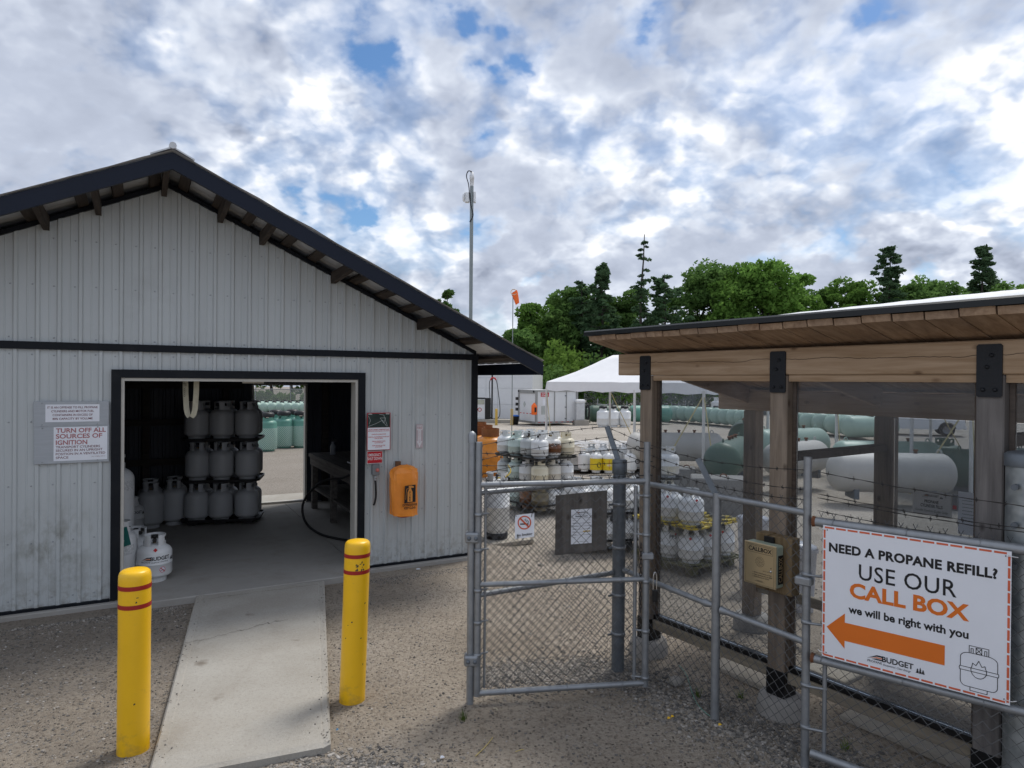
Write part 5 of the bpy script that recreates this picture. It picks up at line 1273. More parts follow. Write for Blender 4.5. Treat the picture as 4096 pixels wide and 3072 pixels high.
# open gate leaf between hinge post and the latch upright
GB = Vector((0.872, 4.335, 0)); G0 = GP + Vector((0.044, -0.008, 0))
gd_ = (GB - G0).normalized()
gate = thing('chain_link_gate', 'narrow galvanised chain link gate with a padlocked latch upright', 'gate', (G0.x, G0.y, 0))
bar(gate, G0 + Vector((0, 0, 0.045)), G0 + Vector((0, 0, 1.62)), 0.021, name='hinge_upright', n=14)
bar(gate, GB + Vector((0, 0, 0.045)), GB + Vector((0, 0, 1.615)), 0.0215, name='latch_upright', n=14)
bar(gate, G0 + Vector((0, 0, 1.355)), GB + Vector((0, 0, 1.365)), 0.0182, name='top_rail', n=12)
bar(gate, G0 + Vector((0, 0, 0.735)), GB + Vector((0, 0, 0.735)), 0.0165, name='middle_rail', n=12)
bar(gate, G0 + Vector((0, 0, 0.06)), GB + Vector((0, 0, 0.065)), 0.0178, name='bottom_rail', n=12)
GM = Vector((-0.012, 0.03, 0))
chain_link(gate, G0 + gd_ * 0.03 + GM, GB - gd_ * 0.03 + GM, 0.07, 1.395, sag=0.015)
bar(gate, G0 + gd_ * 0.055 + GM + Vector((0, 0, 0.08)), G0 + gd_ * 0.055 + GM + Vector((0, 0, 1.33)), 0.009, name='tension_bar', n=6)
bar(gate, GB - gd_ * 0.055 + GM + Vector((0, 0, 0.08)), GB - gd_ * 0.055 + GM + Vector((0, 0, 1.33)), 0.013, name='tension_bar', n=6)
for z in (0.10, 0.40, 0.72, 1.02, 1.27):
    clamp(gate, GB.x, GB.y, z, 0.0215); bar(gate, GB + Vector((0, 0, z)), GB - gd_ * 0.07 + GM + Vector((0, 0, z)), 0.006, name='clamp_arm', n=6)
for z in (0.30, 0.50, 0.70, 0.95, 1.17):
    clamp(gate, G0.x, G0.y, z, 0.021); bar(gate, G0 + Vector((0, 0, z)), G0 + gd_ * 0.075 + GM + Vector((0, 0, z)), 0.006, name='clamp_arm', n=6)
for z in (0.27, 1.03):                                  # hinges
    o_v = Vector(gate.location)
    MB().bbox(-0.055, 0.035, -0.043, 0.043, -0.032, 0.032, 0.01).move(Matrix.Translation(GP.lerp(G0, 0.4) + Vector((0, -0.002, z)) - o_v)).build('hinge', M_GALV, gate)
    for dx in (-0.028, 0.014):
        MB().lathe([(0.013, 0), (0.013, 0.006), (0.008, 0.011), (0.0004, 0.012)], 10, axis='Y').move(Matrix.Translation(GP.lerp(G0, 0.4) + Vector((dx, -0.045, z)) - o_v) @ Matrix.Rotation(math.pi, 4, 'X')).build('hinge_bolt', M_DKPOST, gate)
for f in (0.14, 0.5, 0.83):
    for z, r_ in ((1.36, 0.0215), (0.735, 0.0205), (0.063, 0.0215)): tie(gate, G0.lerp(GB, f + 0.05 * math.sin(z * 9)) + Vector((0, 0, z)), r_ + 0.002, gd_)
for z, zl in ((1.575, 1.55), (1.49, 1.475), (1.40, 1.385)):
    barbed(gate, G0 + Vector((0, 0, zl)), GB + Vector((-0.055, 0, z)), sag=0.012)
    o_v = Vector(gate.location)
    P = [GB + Vector((-0.062 + 0.013 * math.cos(a), 0.0, z + 0.013 * math.sin(a))) - o_v for a in [2 * math.pi * k / 10 for k in range(11)]]
    MB().tube(P, 0.003, 5, cap=False).build('eye_bolt', M_BARB, gate); bar(gate, GB + Vector((-0.05, 0, z)), GB + Vector((0.035, 0, z)), 0.004, M_BARB, 'eye_bolt_shank', 6)
# latch fork, chain and padlock
MB().bbox(-0.03, 0.045, -0.03, 0.02, 0.865, 0.905, 0.006).move(Matrix.Translation(GB - Vector(gate.location))).build('latch_fork', M_GALV, gate)
pl = thing('padlock', 'black padlock with a steel shackle hanging from the gate latch', 'padlock', GB + Vector((0.052, -0.03, 0.60)))
MB().bbox(-0.017, 0.017, -0.012, 0.012, 0.0, 0.075, 0.005).build('lock_body', M_KNOB, pl)
MB().tube(smooth_path([(-0.011, 0, 0.07), (-0.011, 0, 0.15), (-0.006, 0, 0.178), (0.0, 0, 0.186), (0.006, 0, 0.178), (0.011, 0, 0.15), (0.011, 0, 0.07)]), 0.004, 8).build('shackle', pm('bright_steel', (0.55, 0.55, 0.55), 0.25, metal=0.9), pl)
ch = MB(); z = 0.95; o_c = GB - gd_ * 0.035
k = 0
chn = thing('lock_chain', 'rusty chain hanging down beside the latch upright of the gate', 'chain', o_c + Vector((0, 0, 0.25)))
while z > 0.52:
    a = 0 if k % 2 else math.pi / 2; w = Vector((math.cos(a), math.sin(a), 0)) * 0.008
    pts = [Vector((0, 0, z - 0.25)) + w * math.cos(t_) + Vector((0, 0, 0.017)) * math.sin(t_) for t_ in [2 * math.pi * i / 8 for i in range(9)]]
    MB().tube(pts, 0.0028, 5, cap=False).build('chain_link_ring', M_BARB, chn); z -= 0.026; k += 1

# no smoking sign wired to the gate
M_ORRED = pm('orange_red_print', (0.62, 0.10, 0.035), rough=0.5)
def on_gate(u, v, off=0.0):
    n_ = Vector((-gd_.y, gd_.x, 0)); p = inplane(G0 + n_ * off, n_, u, v); return p
pa = on_gate(2098, 2098, 0.03)
rzg = math.atan2(gd_.y, gd_.x)
t = thing('no_smoking_sign', 'small white no smoking sign wired to the chain link gate', 'sign', pa + Vector((0, -0.045, 0)), rzg)
w, h = 0.121, 0.148
sg = MB().box(-w / 2, w / 2, 0, 0.002, -h / 2, h / 2); sg.v = [(x, y, z + 0.10 * x) for x, y, z in sg.v]; sg.build('sign_plate', M_PAPER, t)
no_smoking(t, -0.002, 0.022, 0.043, y=-0.001, red=M_ORRED)
letters(t, 'No Smoking', 0.0, -0.060, 0.015, M_INK, -0.002, width=0.096, bold=0.02, slope=0.10)
for sx, sz in ((-0.9, 0.9), (0.9, 0.95), (-0.6, -0.98)):
    MB().tube([(sx * w / 2, -0.006, sz * h / 2 + 0.1 * sx * w / 2), (sx * w / 2 - 0.008, -0.008, sz * h / 2 + 0.018), (sx * w / 2 - 0.012, -0.004, sz * h / 2 - 0.014)], 0.002, 5).build('cable_tie', M_KNOB, t)
# plywood board with the opening hours
M_PLY = wood('weathered_plywood', (0.07, 0.062, 0.056), (0.17, 0.155, 0.14), 2, sc=0.6, weather=0.4)
pb = on_gate(2326, 2092, 0.06)
t = thing('plywood_board', 'weathered grey plywood board hung behind the gate mesh', 'board', pb + Vector((0, 0.005, 0)), rzg + R(-1))
w, h = 0.338, 0.385
b = MB().bbox(-w / 2, w / 2, 0, 0.012, -h / 2, h / 2, 0.002); b.v = [(x, y, z + 0.085 * x) for x, y, z in b.v]; b.build('board', M_PLY, t)
t2 = thing('hours_notice', 'laminated white business hours notice fixed on the plywood board', 'notice', t.location + Vector((0.0, -0.006, -0.022)), rzg + R(-1))
w, h = 0.136, 0.222
b = MB().box(-w / 2, w / 2, 0.001, 0.003, -h / 2, h / 2); b.v = [(x, y, z + 0.05 * x) for x, y, z in b.v]; b.build('notice_sheet', M_PAPER, t2)
logo(t2, -0.006, 0.086, 0.0085, y=0.0, slope=0.05, sub=False)
letters(t2, 'Business Hours', 0, 0.063, 0.0085, M_INK, -0.001, width=0.078, bold=0.025, slope=0.05)
sl = lambda x: 0.05 * x
strokes(t2, [[(-0.06, 0.055 + sl(-0.06)), (0.06, 0.055 + sl(0.06)), (0.06, 0.078 + sl(0.06)), (-0.06, 0.078 + sl(-0.06)), (-0.06, 0.055 + sl(-0.06))]] + [[(-0.06, z_ + sl(-0.06)), (0.06, z_ + sl(0.06))] for z_ in (0.022, 0.003, -0.016, -0.036, -0.054)], 0.0012, M_INK, -0.0005, 'ruled_lines')
for i, dname in enumerate(('Monday', 'Tuesday', 'Wednesday', 'Thursday', 'Friday', 'Saturday', 'Sunday')):
    z_ = 0.041 - 0.0185 * i
    letters(t2, dname, -0.058, z_ - 0.003, 0.005, M_INK, -0.001, align='L', slope=0.05); letters(t2, '8-5' if i < 5 else '9-2', 0.052, z_, 0.005, M_INK, -0.001, slope=0.05)
flat(t2, [(0.01, -0.034), (0.058, -0.032), (0.058, -0.026), (0.01, -0.028)], pm('yellow_highlight', (0.75, 0.5, 0.08), 0.6), -0.0004, 'highlight')
letters(t2, 'closed on all statutory holidays', 0, -0.098, 0.004, M_INK, -0.001, width=0.06)

# ---------------------------------------------------------------- gate with the big call box sign
SGA, sgd = Vector((1.57, 3.50, 0)), Vector((0.741, -0.671, 0)).normalized()
sgate = thing('sign_gate', 'wide galvanised chain link gate carrying the large white sign', 'gate', SGA + sgd * 0.03)
sq = lambda s, z: SGA + sgd * s + Vector((0, 0, z))
bar(sgate, sq(0.0, 1.286), sq(1.55, 1.292), 0.0235, name='top_rail', n=14)
bar(sgate, sq(0.0, 0.575), sq(1.55, 0.60), 0.0205, name='middle_rail', n=14)
bar(sgate, sq(1.55, 0.03), sq(1.55, 1.60), 0.022, name='end_upright', n=12)
bar(sgate, sq(0.0, 0.08), sq(1.55, 0.08), 0.0205, name='bottom_rail', n=12)
sgn_ = Vector((-sgd.y, sgd.x, 0))
if sgn_.y < 0: sgn_ = -sgn_
bar(sgate, sq(0.055, 0.05) + sgn_ * 0.03, sq(0.055, 1.28) + sgn_ * 0.03, 0.011, name='tension_bar', n=6)
chain_link(sgate, sq(0.03, 0) + sgn_ * 0.032, sq(1.5, 0) + sgn_ * 0.032, 0.03, 1.335, sag=0.014)
for z in (0.20, 0.42, 0.75, 1.0): bar(sgate, sq(-0.03, z), sq(0.065, z) + sgn_ * 0.03, 0.007, name='clamp_arm', n=6); clamp(sgate, HP.x, HP.y, z, 0.0205)
for s in (0.10, 0.43, 0.72, 1.0): tie(sgate, sq(s, 1.289), 0.026, sgd)
for s in (0.05, 0.42, 0.74): tie(sgate, sq(s, 0.585), 0.0225, sgd)
M_RUST = pm('rust_weld', (0.16, 0.065, 0.03), rough=0.9, var=0.3, sc=30)
for z, r_ in ((1.286, 0.025), (0.577, 0.0225)):
    o_v = Vector(sgate.location); MB().tube([sq(-0.002, z) - o_v, sq(0.014, z) - o_v], [r_ + 0.004, r_], 12).build('weld', M_RUST, sgate)
MB().bbox(-0.055, 0.03, -0.03, 0.03, 0.94, 0.985, 0.008).move(Matrix.Translation(HP - Vector(sgate.location)) @ Matrix.Rotation(math.atan2(sgd.y, sgd.x), 4, 'Z')).build('latch', M_GALV, sgate)
for z0_, z1_ in ((1.545, 1.50), (1.41, 1.40), (1.43, 1.42), (1.345, 1.355)):
    barbed(sgate, sq(0.02, z0_), sq(1.3, z1_ - 0.03), sag=0.02 + 0.01 * rnd.random())
# right post: broad spangled zinc pipe
t = thing('zinc_post', 'thick spangled zinc pipe post with a grey cap behind the sign gate', 'post', (2.315, 3.03, 0))
MB().tube([(0, 0, -0.05), (0, 0, 1.66)], 0.078, 28).build('pipe', M_SPANGLE, t)
MB().lathe([(0.082, 1.635), (0.084, 1.64), (0.084, 1.69), (0.07, 1.70), (0.0005, 1.712)], 28).build('cap', M_DKPOST, t)
for z in (0.55, 1.2, 1.38, 1.55): MB().tube([(-0.078, -0.04, z), (-0.10, -0.06, z)], 0.014, 8).build('bolt', M_DKPOST, t)

# the sign itself
rzs_ = math.atan2(sgd.y, sgd.x)
W2, H2 = 0.776, 0.667
t = thing('call_box_sign', 'large white sign with an orange arrow telling customers to use the call box', 'sign', sq(0.447, 0.947) - sgn_ * 0.034, rzs_)
MB().box(-W2 / 2, W2 / 2, 0, 0.004, -H2 / 2, H2 / 2).build('sign_plate', M_PAPER, t)
M_DASH = pm('coral_dash', (0.66, 0.13, 0.055), rough=0.5)
X2, Z2 = W2 / 2 - 0.008, H2 / 2 - 0.010
nd = 14
for k in range(nd):
    a = -X2 + 2 * X2 * k / nd; e = 2 * X2 / nd * 0.84
    for z in (Z2, -Z2): flat(t, [(a, z - 0.0045), (a + e, z - 0.0045), (a + e, z + 0.0045), (a, z + 0.0045)], M_DASH, -0.0006, 'border_dash')
nd = 12
for k in range(nd):
    a = -Z2 + 2 * Z2 * k / nd; e = 2 * Z2 / nd * 0.84
    for x in (X2, -X2): flat(t, [(x - 0.0045, a), (x + 0.0045, a), (x + 0.0045, a + e), (x - 0.0045, a + e)], M_DASH, -0.0007, 'border_dash')
letters(t, 'NEED A PROPANE REFILL?', -0.0095, 0.2065, 0.041, M_INK, -0.001, width=0.698, bold=0.04, spacing=1.05)
letters(t, 'USE OUR', -0.0147, 0.091, 0.074, M_INK, -0.001, width=0.407, bold=0.006, spacing=1.05)
letters(t, 'CALL BOX', -0.0106, -0.003, 0.068, M_ORANGE, -0.001, width=0.497, bold=0.035)
letters(t, 'we will be right with you', -0.014, -0.0835, 0.036, M_INK, -0.001, width=0.50, bold=0.03)
flat(t, [(-0.366, -0.179), (-0.28, -0.0925), (-0.28, -0.138), (0.146, -0.138), (0.146, -0.229), (-0.28, -0.229), (-0.28, -0.2685)], M_ORANGE, -0.001, 'arrow')
logo(t, -0.083, -0.284, 0.0255, y=-0.001)
# outline drawing of a cylinder with a flame
c0, z0 = 0.275, -0.2145
ln = [[(c0 - 0.078, z0 + 0.005)] + arc(c0 - 0.038, z0 + 0.058, 0.040, 0.030, 180, 90, 6) + [(c0 + 0.038, z0 + 0.088)] + arc(c0 + 0.038, z0 + 0.058, 0.040, 0.030, 90, 0, 6) + [(c0 + 0.078, z0 + 0.005)],
      [(c0 - 0.078, z0 - 0.010)] + [(c0 - 0.078, z0 - 0.052)] + arc(c0 - 0.053, z0 - 0.052, 0.025, 0.020, 180, 270, 5) + arc(c0 + 0.053, z0 - 0.052, 0.025, 0.020, 270, 360, 5) + [(c0 + 0.078, z0 - 0.010)],
      [(c0 - 0.081, z0 - 0.010), (c0 + 0.081, z0 - 0.010), (c0 + 0.083, z0 - 0.003), (c0 + 0.081, z0 + 0.005), (c0 - 0.081, z0 + 0.005), (c0 - 0.083, z0 - 0.003), (c0 - 0.081, z0 - 0.010)],
      [(c0 - 0.041, z0 + 0.088), (c0 - 0.041, z0 + 0.128), (c0 + 0.041, z0 + 0.128), (c0 + 0.041, z0 + 0.088)],
      [(c0 - 0.012, z0 + 0.090), (c0 - 0.012, z0 + 0.122), (c0 + 0.012, z0 + 0.122), (c0 + 0.012, z0 + 0.090), (c0 - 0.012, z0 + 0.090)],
      [(c0 - 0.012, z0 + 0.092), (c0 + 0.012, z0 + 0.120)], [(c0 + 0.012, z0 + 0.092), (c0 - 0.012, z0 + 0.120)],
      [(c0 - 0.033, z0 + 0.090), (c0 - 0.033, z0 + 0.114), (c0 - 0.024, z0 + 0.114), (c0 - 0.024, z0 + 0.090)],
      [(c0 + 0.033, z0 + 0.090), (c0 + 0.033, z0 + 0.114), (c0 + 0.024, z0 + 0.114), (c0 + 0.024, z0 + 0.090)],
      [(c0 - 0.036, z0 - 0.072), (c0 - 0.036, z0 - 0.086), (c0 + 0.036, z0 - 0.086), (c0 + 0.036, z0 - 0.072)],
      arc(c0, z0 - 0.001, 0.033, 0.031, 150, 390, 18) + [(c0 + 0.026, z0 + 0.030), (c0 + 0.013, z0 + 0.022), (c0, z0 + 0.052), (c0 - 0.012, z0 + 0.024), (c0 - 0.026, z0 + 0.034), (c0 - 0.029, z0 + 0.015)]]
ln = [[(c0 + (a - c0) * 0.88, z0 + (b - z0) * (0.80 if b > z0 else 1.13)) for a, b in l_] for l_ in ln]
strokes(t, ln, 0.0027, M_INK, -0.001, 'cylinder_drawing')
for sx in (-1, 1):
    for sz in (-1, 1): MB().lathe([(0.0035, 0.0), (0.0035, 0.001), (0.0003, 0.0015)], 8, axis='Y').move(Matrix.Translation((sx * (W2 / 2 - 0.020), 0, sz * (H2 / 2 - 0.022))) @ Matrix.Rotation(math.pi, 4, 'X')).build('fixing_hole', M_KNOB, t)
for sx, sz in ((-1, 1), (1, 1), (-1, -1), (1, -1)):
    MB().tube([(sx * (W2 / 2 - 0.02), -0.002, sz * (H2 / 2 - 0.022)), (sx * (W2 / 2 + 0.005), -0.003, sz * (H2 / 2 - 0.02)), (sx * (W2 / 2 + 0.022), 0.01, sz * (H2 / 2 - 0.023))], 0.0018, 5).build('cable_tie', M_WHT, t)
# ---------------------------------------------------------------- timber shelter
M_WX = wood('shelter_beam_timber', (0.35, 0.235, 0.14), (0.53, 0.39, 0.265), 0, crack=2.142)
M_WZ = wood('shelter_post_timber', (0.19, 0.145, 0.105), (0.33, 0.265, 0.205), 2, weather=0.5)
M_WZG = wood('greyed_post_timber', (0.12, 0.112, 0.108), (0.23, 0.215, 0.205), 2, weather=0.5)
M_WY = wood('roof_plank_timber', (0.26, 0.165, 0.10), (0.46, 0.32, 0.21), 1, weather=0.25)
M_WXD = wood('dark_rail_timber', (0.07, 0.052, 0.04), (0.13, 0.10, 0.078), 0, weather=0.4)
M_WPALE = wood('pale_rail_timber', (0.20, 0.17, 0.125), (0.33, 0.285, 0.215), 0, weather=0.3)
M_PLATE = pm('black_steel_plate', (0.008, 0.010, 0.014), rough=0.5, var=0.2, sc=20, bump=0.15, bsc=120)
M_EDGE = pm('black_drip_edge', (0.010, 0.012, 0.013), rough=0.4)
M_BOOT = pm('black_post_boot', (0.006, 0.006, 0.007), rough=0.35, bump=0.2, bsc=30)
M_PIER = concrete('pier_concrete', (0.33, 0.315, 0.295))
def plastic_pane(name, tint, haze, gloss=0.12):
    m = bpy.data.materials.new(name); m.use_nodes = True; t = m.node_tree; t.nodes.clear()
    o = t.nodes.new('ShaderNodeOutputMaterial'); tr = t.nodes.new('ShaderNodeBsdfTransparent'); tr.inputs[0].default_value = (*tint, 1)
    df = t.nodes.new('ShaderNodeBsdfDiffuse'); df.inputs[0].default_value = (0.45, 0.47, 0.50, 1)
    gl = t.nodes.new('ShaderNodeBsdfGlossy'); gl.inputs['Roughness'].default_value = gloss; gl.inputs[0].default_value = (0.9, 0.92, 0.95, 1)
    no = t.nodes.new('ShaderNodeTexNoise'); no.inputs['Scale'].default_value = 2.5; no.inputs['Detail'].default_value = 5
    tc = t.nodes.new('ShaderNodeTexCoord'); mp = t.nodes.new('ShaderNodeMapping'); mp.inputs['Scale'].default_value = (1, 1, 0.5)
    t.links.new(tc.outputs['Object'], mp.inputs[0]); t.links.new(mp.outputs[0], no.inputs['Vector'])
    mr = t.nodes.new('ShaderNodeMapRange'); mr.inputs[1].default_value = 0.3; mr.inputs[2].default_value = 0.75; mr.inputs[3].default_value = haze * 0.4; mr.inputs[4].default_value = haze * 1.7
    t.links.new(no.outputs['Fac'], mr.inputs[0])
    m1 = t.nodes.new('ShaderNodeMixShader'); t.links.new(mr.outputs[0], m1.inputs[0]); t.links.new(tr.outputs[0], m1.inputs[1]); t.links.new(df.outputs[0], m1.inputs[2])
    fr = t.nodes.new('ShaderNodeFresnel'); fr.inputs[0].default_value = 1.3
    m2 = t.nodes.new('ShaderNodeMixShader'); t.links.new(fr.outputs[0], m2.inputs[0]); t.links.new(m1.outputs[0], m2.inputs[1]); t.links.new(gl.outputs[0], m2.inputs[2])
    t.links.new(m2.outputs[0], o.inputs[0]); return m
M_PANE = plastic_pane('scuffed_clear_plastic', (0.80, 0.82, 0.84), 0.055)
sh = thing('timber_shelter', 'brown timber shelter with sloping plank roof and clear plastic panes', 'shelter', SHELT_O, SHELT_YAW)
PX = (-0.88, 0.208, 1.316, 2.43); PW = 0.117; FY = 1.22
for i, x in enumerate(PX):
    z0 = 0.10
    MB().bbox(x - PW / 2, x + PW / 2, 0.004, 0.004 + PW, z0, 2.049, 0.006).build('post', M_WZ if i < 2 else M_WZG, sh)
    MB().bbox(x - PW / 2 - 0.004, x + PW / 2 + 0.004, 0.0, 0.008 + PW, 0.10, 0.265, 0.003).build('post_boot', M_BOOT, sh)
    b = MB(); n = 20; V = []
    for zz_, rr in ((-0.25, 0.150), (-0.02, 0.146), (0.06, 0.137), (0.095, 0.126), (0.108, 0.112)):
        for k in range(n):
            a = 2 * math.pi * k / n; f = 1 + 0.06 * noise.noise((math.cos(a) * 1.6, math.sin(a) * 1.6, zz_ * 5 + i * 3))
            V.append((x + rr * f * math.cos(a), 0.063 + rr * f * math.sin(a), zz_))
    b.add(V, [(r_ * n + k, r_ * n + (k + 1) % n, (r_ + 1) * n + (k + 1) % n, (r_ + 1) * n + k) for r_ in range(4) for k in range(n)] + [tuple(range(4 * n, 5 * n))], True); b.build('pier', M_PIER, sh)
    # far row
    xf = x + 0.02; g_ = gz(*(SHELT_O + hd * xf + hn * FY).to_2d())
    MB().bbox(xf - PW / 2, xf + PW / 2, FY, FY + PW, g_ + 0.12, 1.771, 0.006).build('post', M_WZ, sh)
    MB().lathe([(0.155, g_ - 0.2), (0.15, g_ + 0.05), (0.135, g_ + 0.115), (0.0005, g_ + 0.12)], 20, c=(xf, FY + PW / 2, 0)).build('pier', M_PIER, sh)
    # black plates with bolts at the beam
    c = 0.008
    pts = [(x - 0.053 + c, 1.943), (x + 0.053 - c, 1.943), (x + 0.053, 1.943 + c), (x + 0.053, 2.193 - c), (x + 0.053 - c, 2.193), (x - 0.053 + c, 2.193), (x - 0.053, 2.193 - c), (x - 0.053, 1.943 + c)]
    pl_ = MB().prism(pts, -0.007, -0.0005).build('bracket_plate', M_PLATE, sh)
    for dx, z in ((-0.025, 1.978), (0.025, 1.978), (-0.008, 2.085), (0.010, 2.14)):
        MB().lathe([(0.010, 0), (0.010, 0.006), (0.006, 0.010), (0.0004, 0.010)], 6, axis='Y').move(Matrix.Translation((x + dx, -0.007, z)) @ Matrix.Rotation(math.pi, 4, 'X')).build('bolt', M_PLATE, pl_)
MB().bbox(-1.168, 2.75, 0.0, 0.125, 2.051, 2.2125, 0.006).build('beam', M_WX, sh)
MB().bbox(-1.175, 2.75, FY - 0.005, FY + 0.12, 1.772, 1.938, 0.006).build('beam', M_WX, sh)
SLP = 0.222
dz_ = lambda y: 2.2405 - SLP * y
for x in PX: MB().obox((x, 0.14, dz_(0.14) - 0.07), (x, FY - 0.01, dz_(FY) - 0.07), 0.04, 0.13).build('rafter', M_WY, sh)
# roof planks
x = -1.185; k = 0
while x < 2.75:
    w = 0.146; y0 = -0.285 + rnd.uniform(-0.004, 0.004); y1 = FY + 0.30
    b = MB()
    b.add([(x + 0.004, y0, dz_(y0)), (x + w - 0.004, y0, dz_(y0)), (x + w - 0.002, y1, dz_(y1)), (x + 0.002, y1, dz_(y1)),
           (x + 0.004, y0 - 0.008, dz_(y0) + 0.035), (x + w - 0.004, y0 - 0.008, dz_(y0) + 0.035), (x + w - 0.002, y1, dz_(y1) + 0.035), (x + 0.002, y1, dz_(y1) + 0.035)],
          [(0, 3, 2, 1), (4, 5, 6, 7), (0, 1, 5, 4), (1, 2, 6, 5), (2, 3, 7, 6), (3, 0, 4, 7)])
    b.v = [(px0, py0, pz0 + 0.002 * math.sin(k * 2.3)) for px0, py0, pz0 in b.v]
    b.build('roof_plank', M_WY, sh); x += w; k += 1
yE = -0.30
MB().prism([(yE - 0.012, dz_(yE) + 0.034), (yE - 0.012, dz_(yE) + 0.062), (yE, dz_(yE) + 0.072), (yE + 0.06, dz_(yE + 0.06) + 0.072), (yE + 0.06, dz_(yE + 0.06) + 0.0385), (yE + 0.01, dz_(yE) + 0.0385)], -1.215, 2.80, 'X').build('drip_edge', M_EDGE, sh)
MB().prism([(yE + 0.061, dz_(yE + 0.06) + 0.0385), (yE + 0.061, dz_(yE + 0.06) + 0.055), (FY + 0.3, dz_(FY + 0.3) + 0.055), (FY + 0.3, dz_(FY + 0.3) + 0.0385)], -1.19, 2.75, 'X').build('roof_felt', M_EDGE, sh)
# white membrane bunched up along the high edge of the roof
M_TARP = pm('white_membrane', (0.80, 0.81, 0.82), rough=0.6, var=0.04, bump=0.5, bsc=14)
V = []; F_ = []; ny_, nx_ = 9, 60
for i in range(nx_ + 1):
    x = -0.45 + 3.15 * i / nx_; h = 0.040 * sstep(-0.5, 1.9, x) + 0.004 * noise.noise((x * 7, 0, 2)) * sstep(-0.4, 0.2, x)
    for j in range(ny_ + 1):
        f = j / ny_; y = yE + 0.012 + 0.42 * f; e = (0.0, 0.85, 1.0, 1.0, 0.95, 0.85, 0.7, 0.5, 0.25, 0.0)[j]
        V.append((x, y, dz_(y) + 0.060 + (h + SLP * (y - yE)) * e + 0.012 * (j > 0) * (j < ny_) + 0.004 * noise.noise((x * 11, y * 9, 0)) * (0 < j < ny_)))
F_ = [(i * (ny_ + 1) + j, (i + 1) * (ny_ + 1) + j, (i + 1) * (ny_ + 1) + j + 1, i * (ny_ + 1) + j + 1) for i in range(nx_) for j in range(ny_)]
fmesh('roof_membrane', V, F_, M_TARP, sh, smooth=True)
# panes, head trim and low rails of each bay
for i in range(3):
    xa, xb = PX[i] + PW / 2, PX[i + 1] - PW / 2
    MB().box(xa + 0.002, xb - 0.002, 0.018, 0.075, 2.012, 2.0495).build('head_trim', M_WX, sh)
    MB().box(xa + 0.002, xa + 0.024, 0.060, 0.085, 0.30, 2.011).build('pane_stop', M_WXD, sh)
    MB().box(xb - 0.024, xb - 0.002, 0.060, 0.085, 0.30, 2.011).build('pane_stop', M_WXD, sh)
    MB().box(xa + 0.026, xb - 0.026, 0.070, 0.074, 0.295, 2.0105).build('pane', M_PANE, sh)
    MB().bbox(xa + 0.002, xb - 0.002, 0.030, 0.070, 0.195, 0.262, 0.004).build('low_rail', M_WPALE, sh)
    MB().box(xa + 0.002, xb - 0.002, 0.045, 0.100, 0.2625, 0.294).build('black_strip', M_BOOT, sh)  # black strip along the top of the low rail
    MB().bbox(xa + 0.02, xb - 0.02, FY + 0.04, FY + 0.08, gz(*(SHELT_O + hd * xa + hn * FY).to_2d()) + 0.32, gz(*(SHELT_O + hd * xa + hn * FY).to_2d()) + 0.40, 0.004).build('low_rail', M_WPALE, sh)
# cross rails between the near and far posts
for i in (1,): MB().bbox(PX[i] - 0.035, PX[i] + 0.06, 0.122, FY - 0.002, 1.528, 1.575, 0.004).build('cross_rail', M_WXD, sh)
MB().bbox(PX[2] - 0.03, PX[2] + 0.03, 0.122, FY - 0.002, 1.70, 1.76, 0.004).build('cross_rail', M_WXD, sh)
# paving slabs on the shelter floor
M_PAVER = concrete('pale_paver', (0.42, 0.385, 0.33))
for (u, v, w, d, lb) in ((3000, 2700, 0.50, 0.26, 'pale concrete paving slab inside the shelter behind the call box post'), (3330, 2690, 0.30, 0.24, 'small pale paving slab under the shelter by the sign'), (3660, 2960, 0.75, 0.24, 'long pale paving slab inside the shelter below the large sign')):
    p = G(u, v); s = thing('paving_slab', lb, 'paving slab', (p.x, p.y, gtop(p.x, p.y) - 0.01), SHELT_YAW)
    MB().bbox(-w / 2, w / 2, -d / 2, d / 2, 0.0, 0.035, 0.006).build('slab', M_PAVER, s)
# notices on the far side of the second bay
def HL(u, v, off): 
    p = inplane(SHELT_O + hn * off, hn, u, v) - SHELT_O; return p.dot(hd), p.z
def far_thing(nm, lb, cat, u0, v0, u1, v1, off):
    xa, za = HL(u0, v0, off); xb, zb = HL(u1, v1, off)
    t = thing(nm, lb, cat, SHELT_O + hd * ((xa + xb) / 2) + hn * off + Vector((0, 0, (za + zb) / 2)), SHELT_YAW); return t, abs(xb - xa), abs(za - zb)
M_FBOARD = wood('counter_board', (0.16, 0.14, 0.12), (0.26, 0.235, 0.205), 0, weather=0.4)
MB().box(PX[1] + 0.085, PX[2] - 0.045, FY + 0.04, FY + 0.045, 0.45, 1.765).build('far_pane', M_PANE, sh)
MB().box(PX[2] + 0.085, PX[3] - 0.045, FY + 0.04, FY + 0.045, 0.45, 1.765).build('far_pane', M_PANE, sh)
t, w, h = far_thing('payment_notice', 'framed notice about propane cylinder fills on the far panel of the shelter', 'notice', 3650, 1958, 3806, 2076, FY)
M_FRM = pm('pale_frame', (0.75, 0.73, 0.68), rough=0.5); M_CREAM = pm('notice_paper', (0.66, 0.65, 0.62), rough=0.6)
MB().bbox(-w / 2, w / 2, 0.002, 0.014, -h / 2, h / 2, 0.003).build('notice_frame', M_FRM, t)
flat(t, [(-w * 0.46, -h * 0.44), (w * 0.46, -h * 0.44), (w * 0.46, h * 0.44), (-w * 0.46, h * 0.44)], M_CREAM, 0.0, 'notice_sheet')
logo(t, -0.01, h * 0.30, w * 0.055, y=-0.001, sub=False)
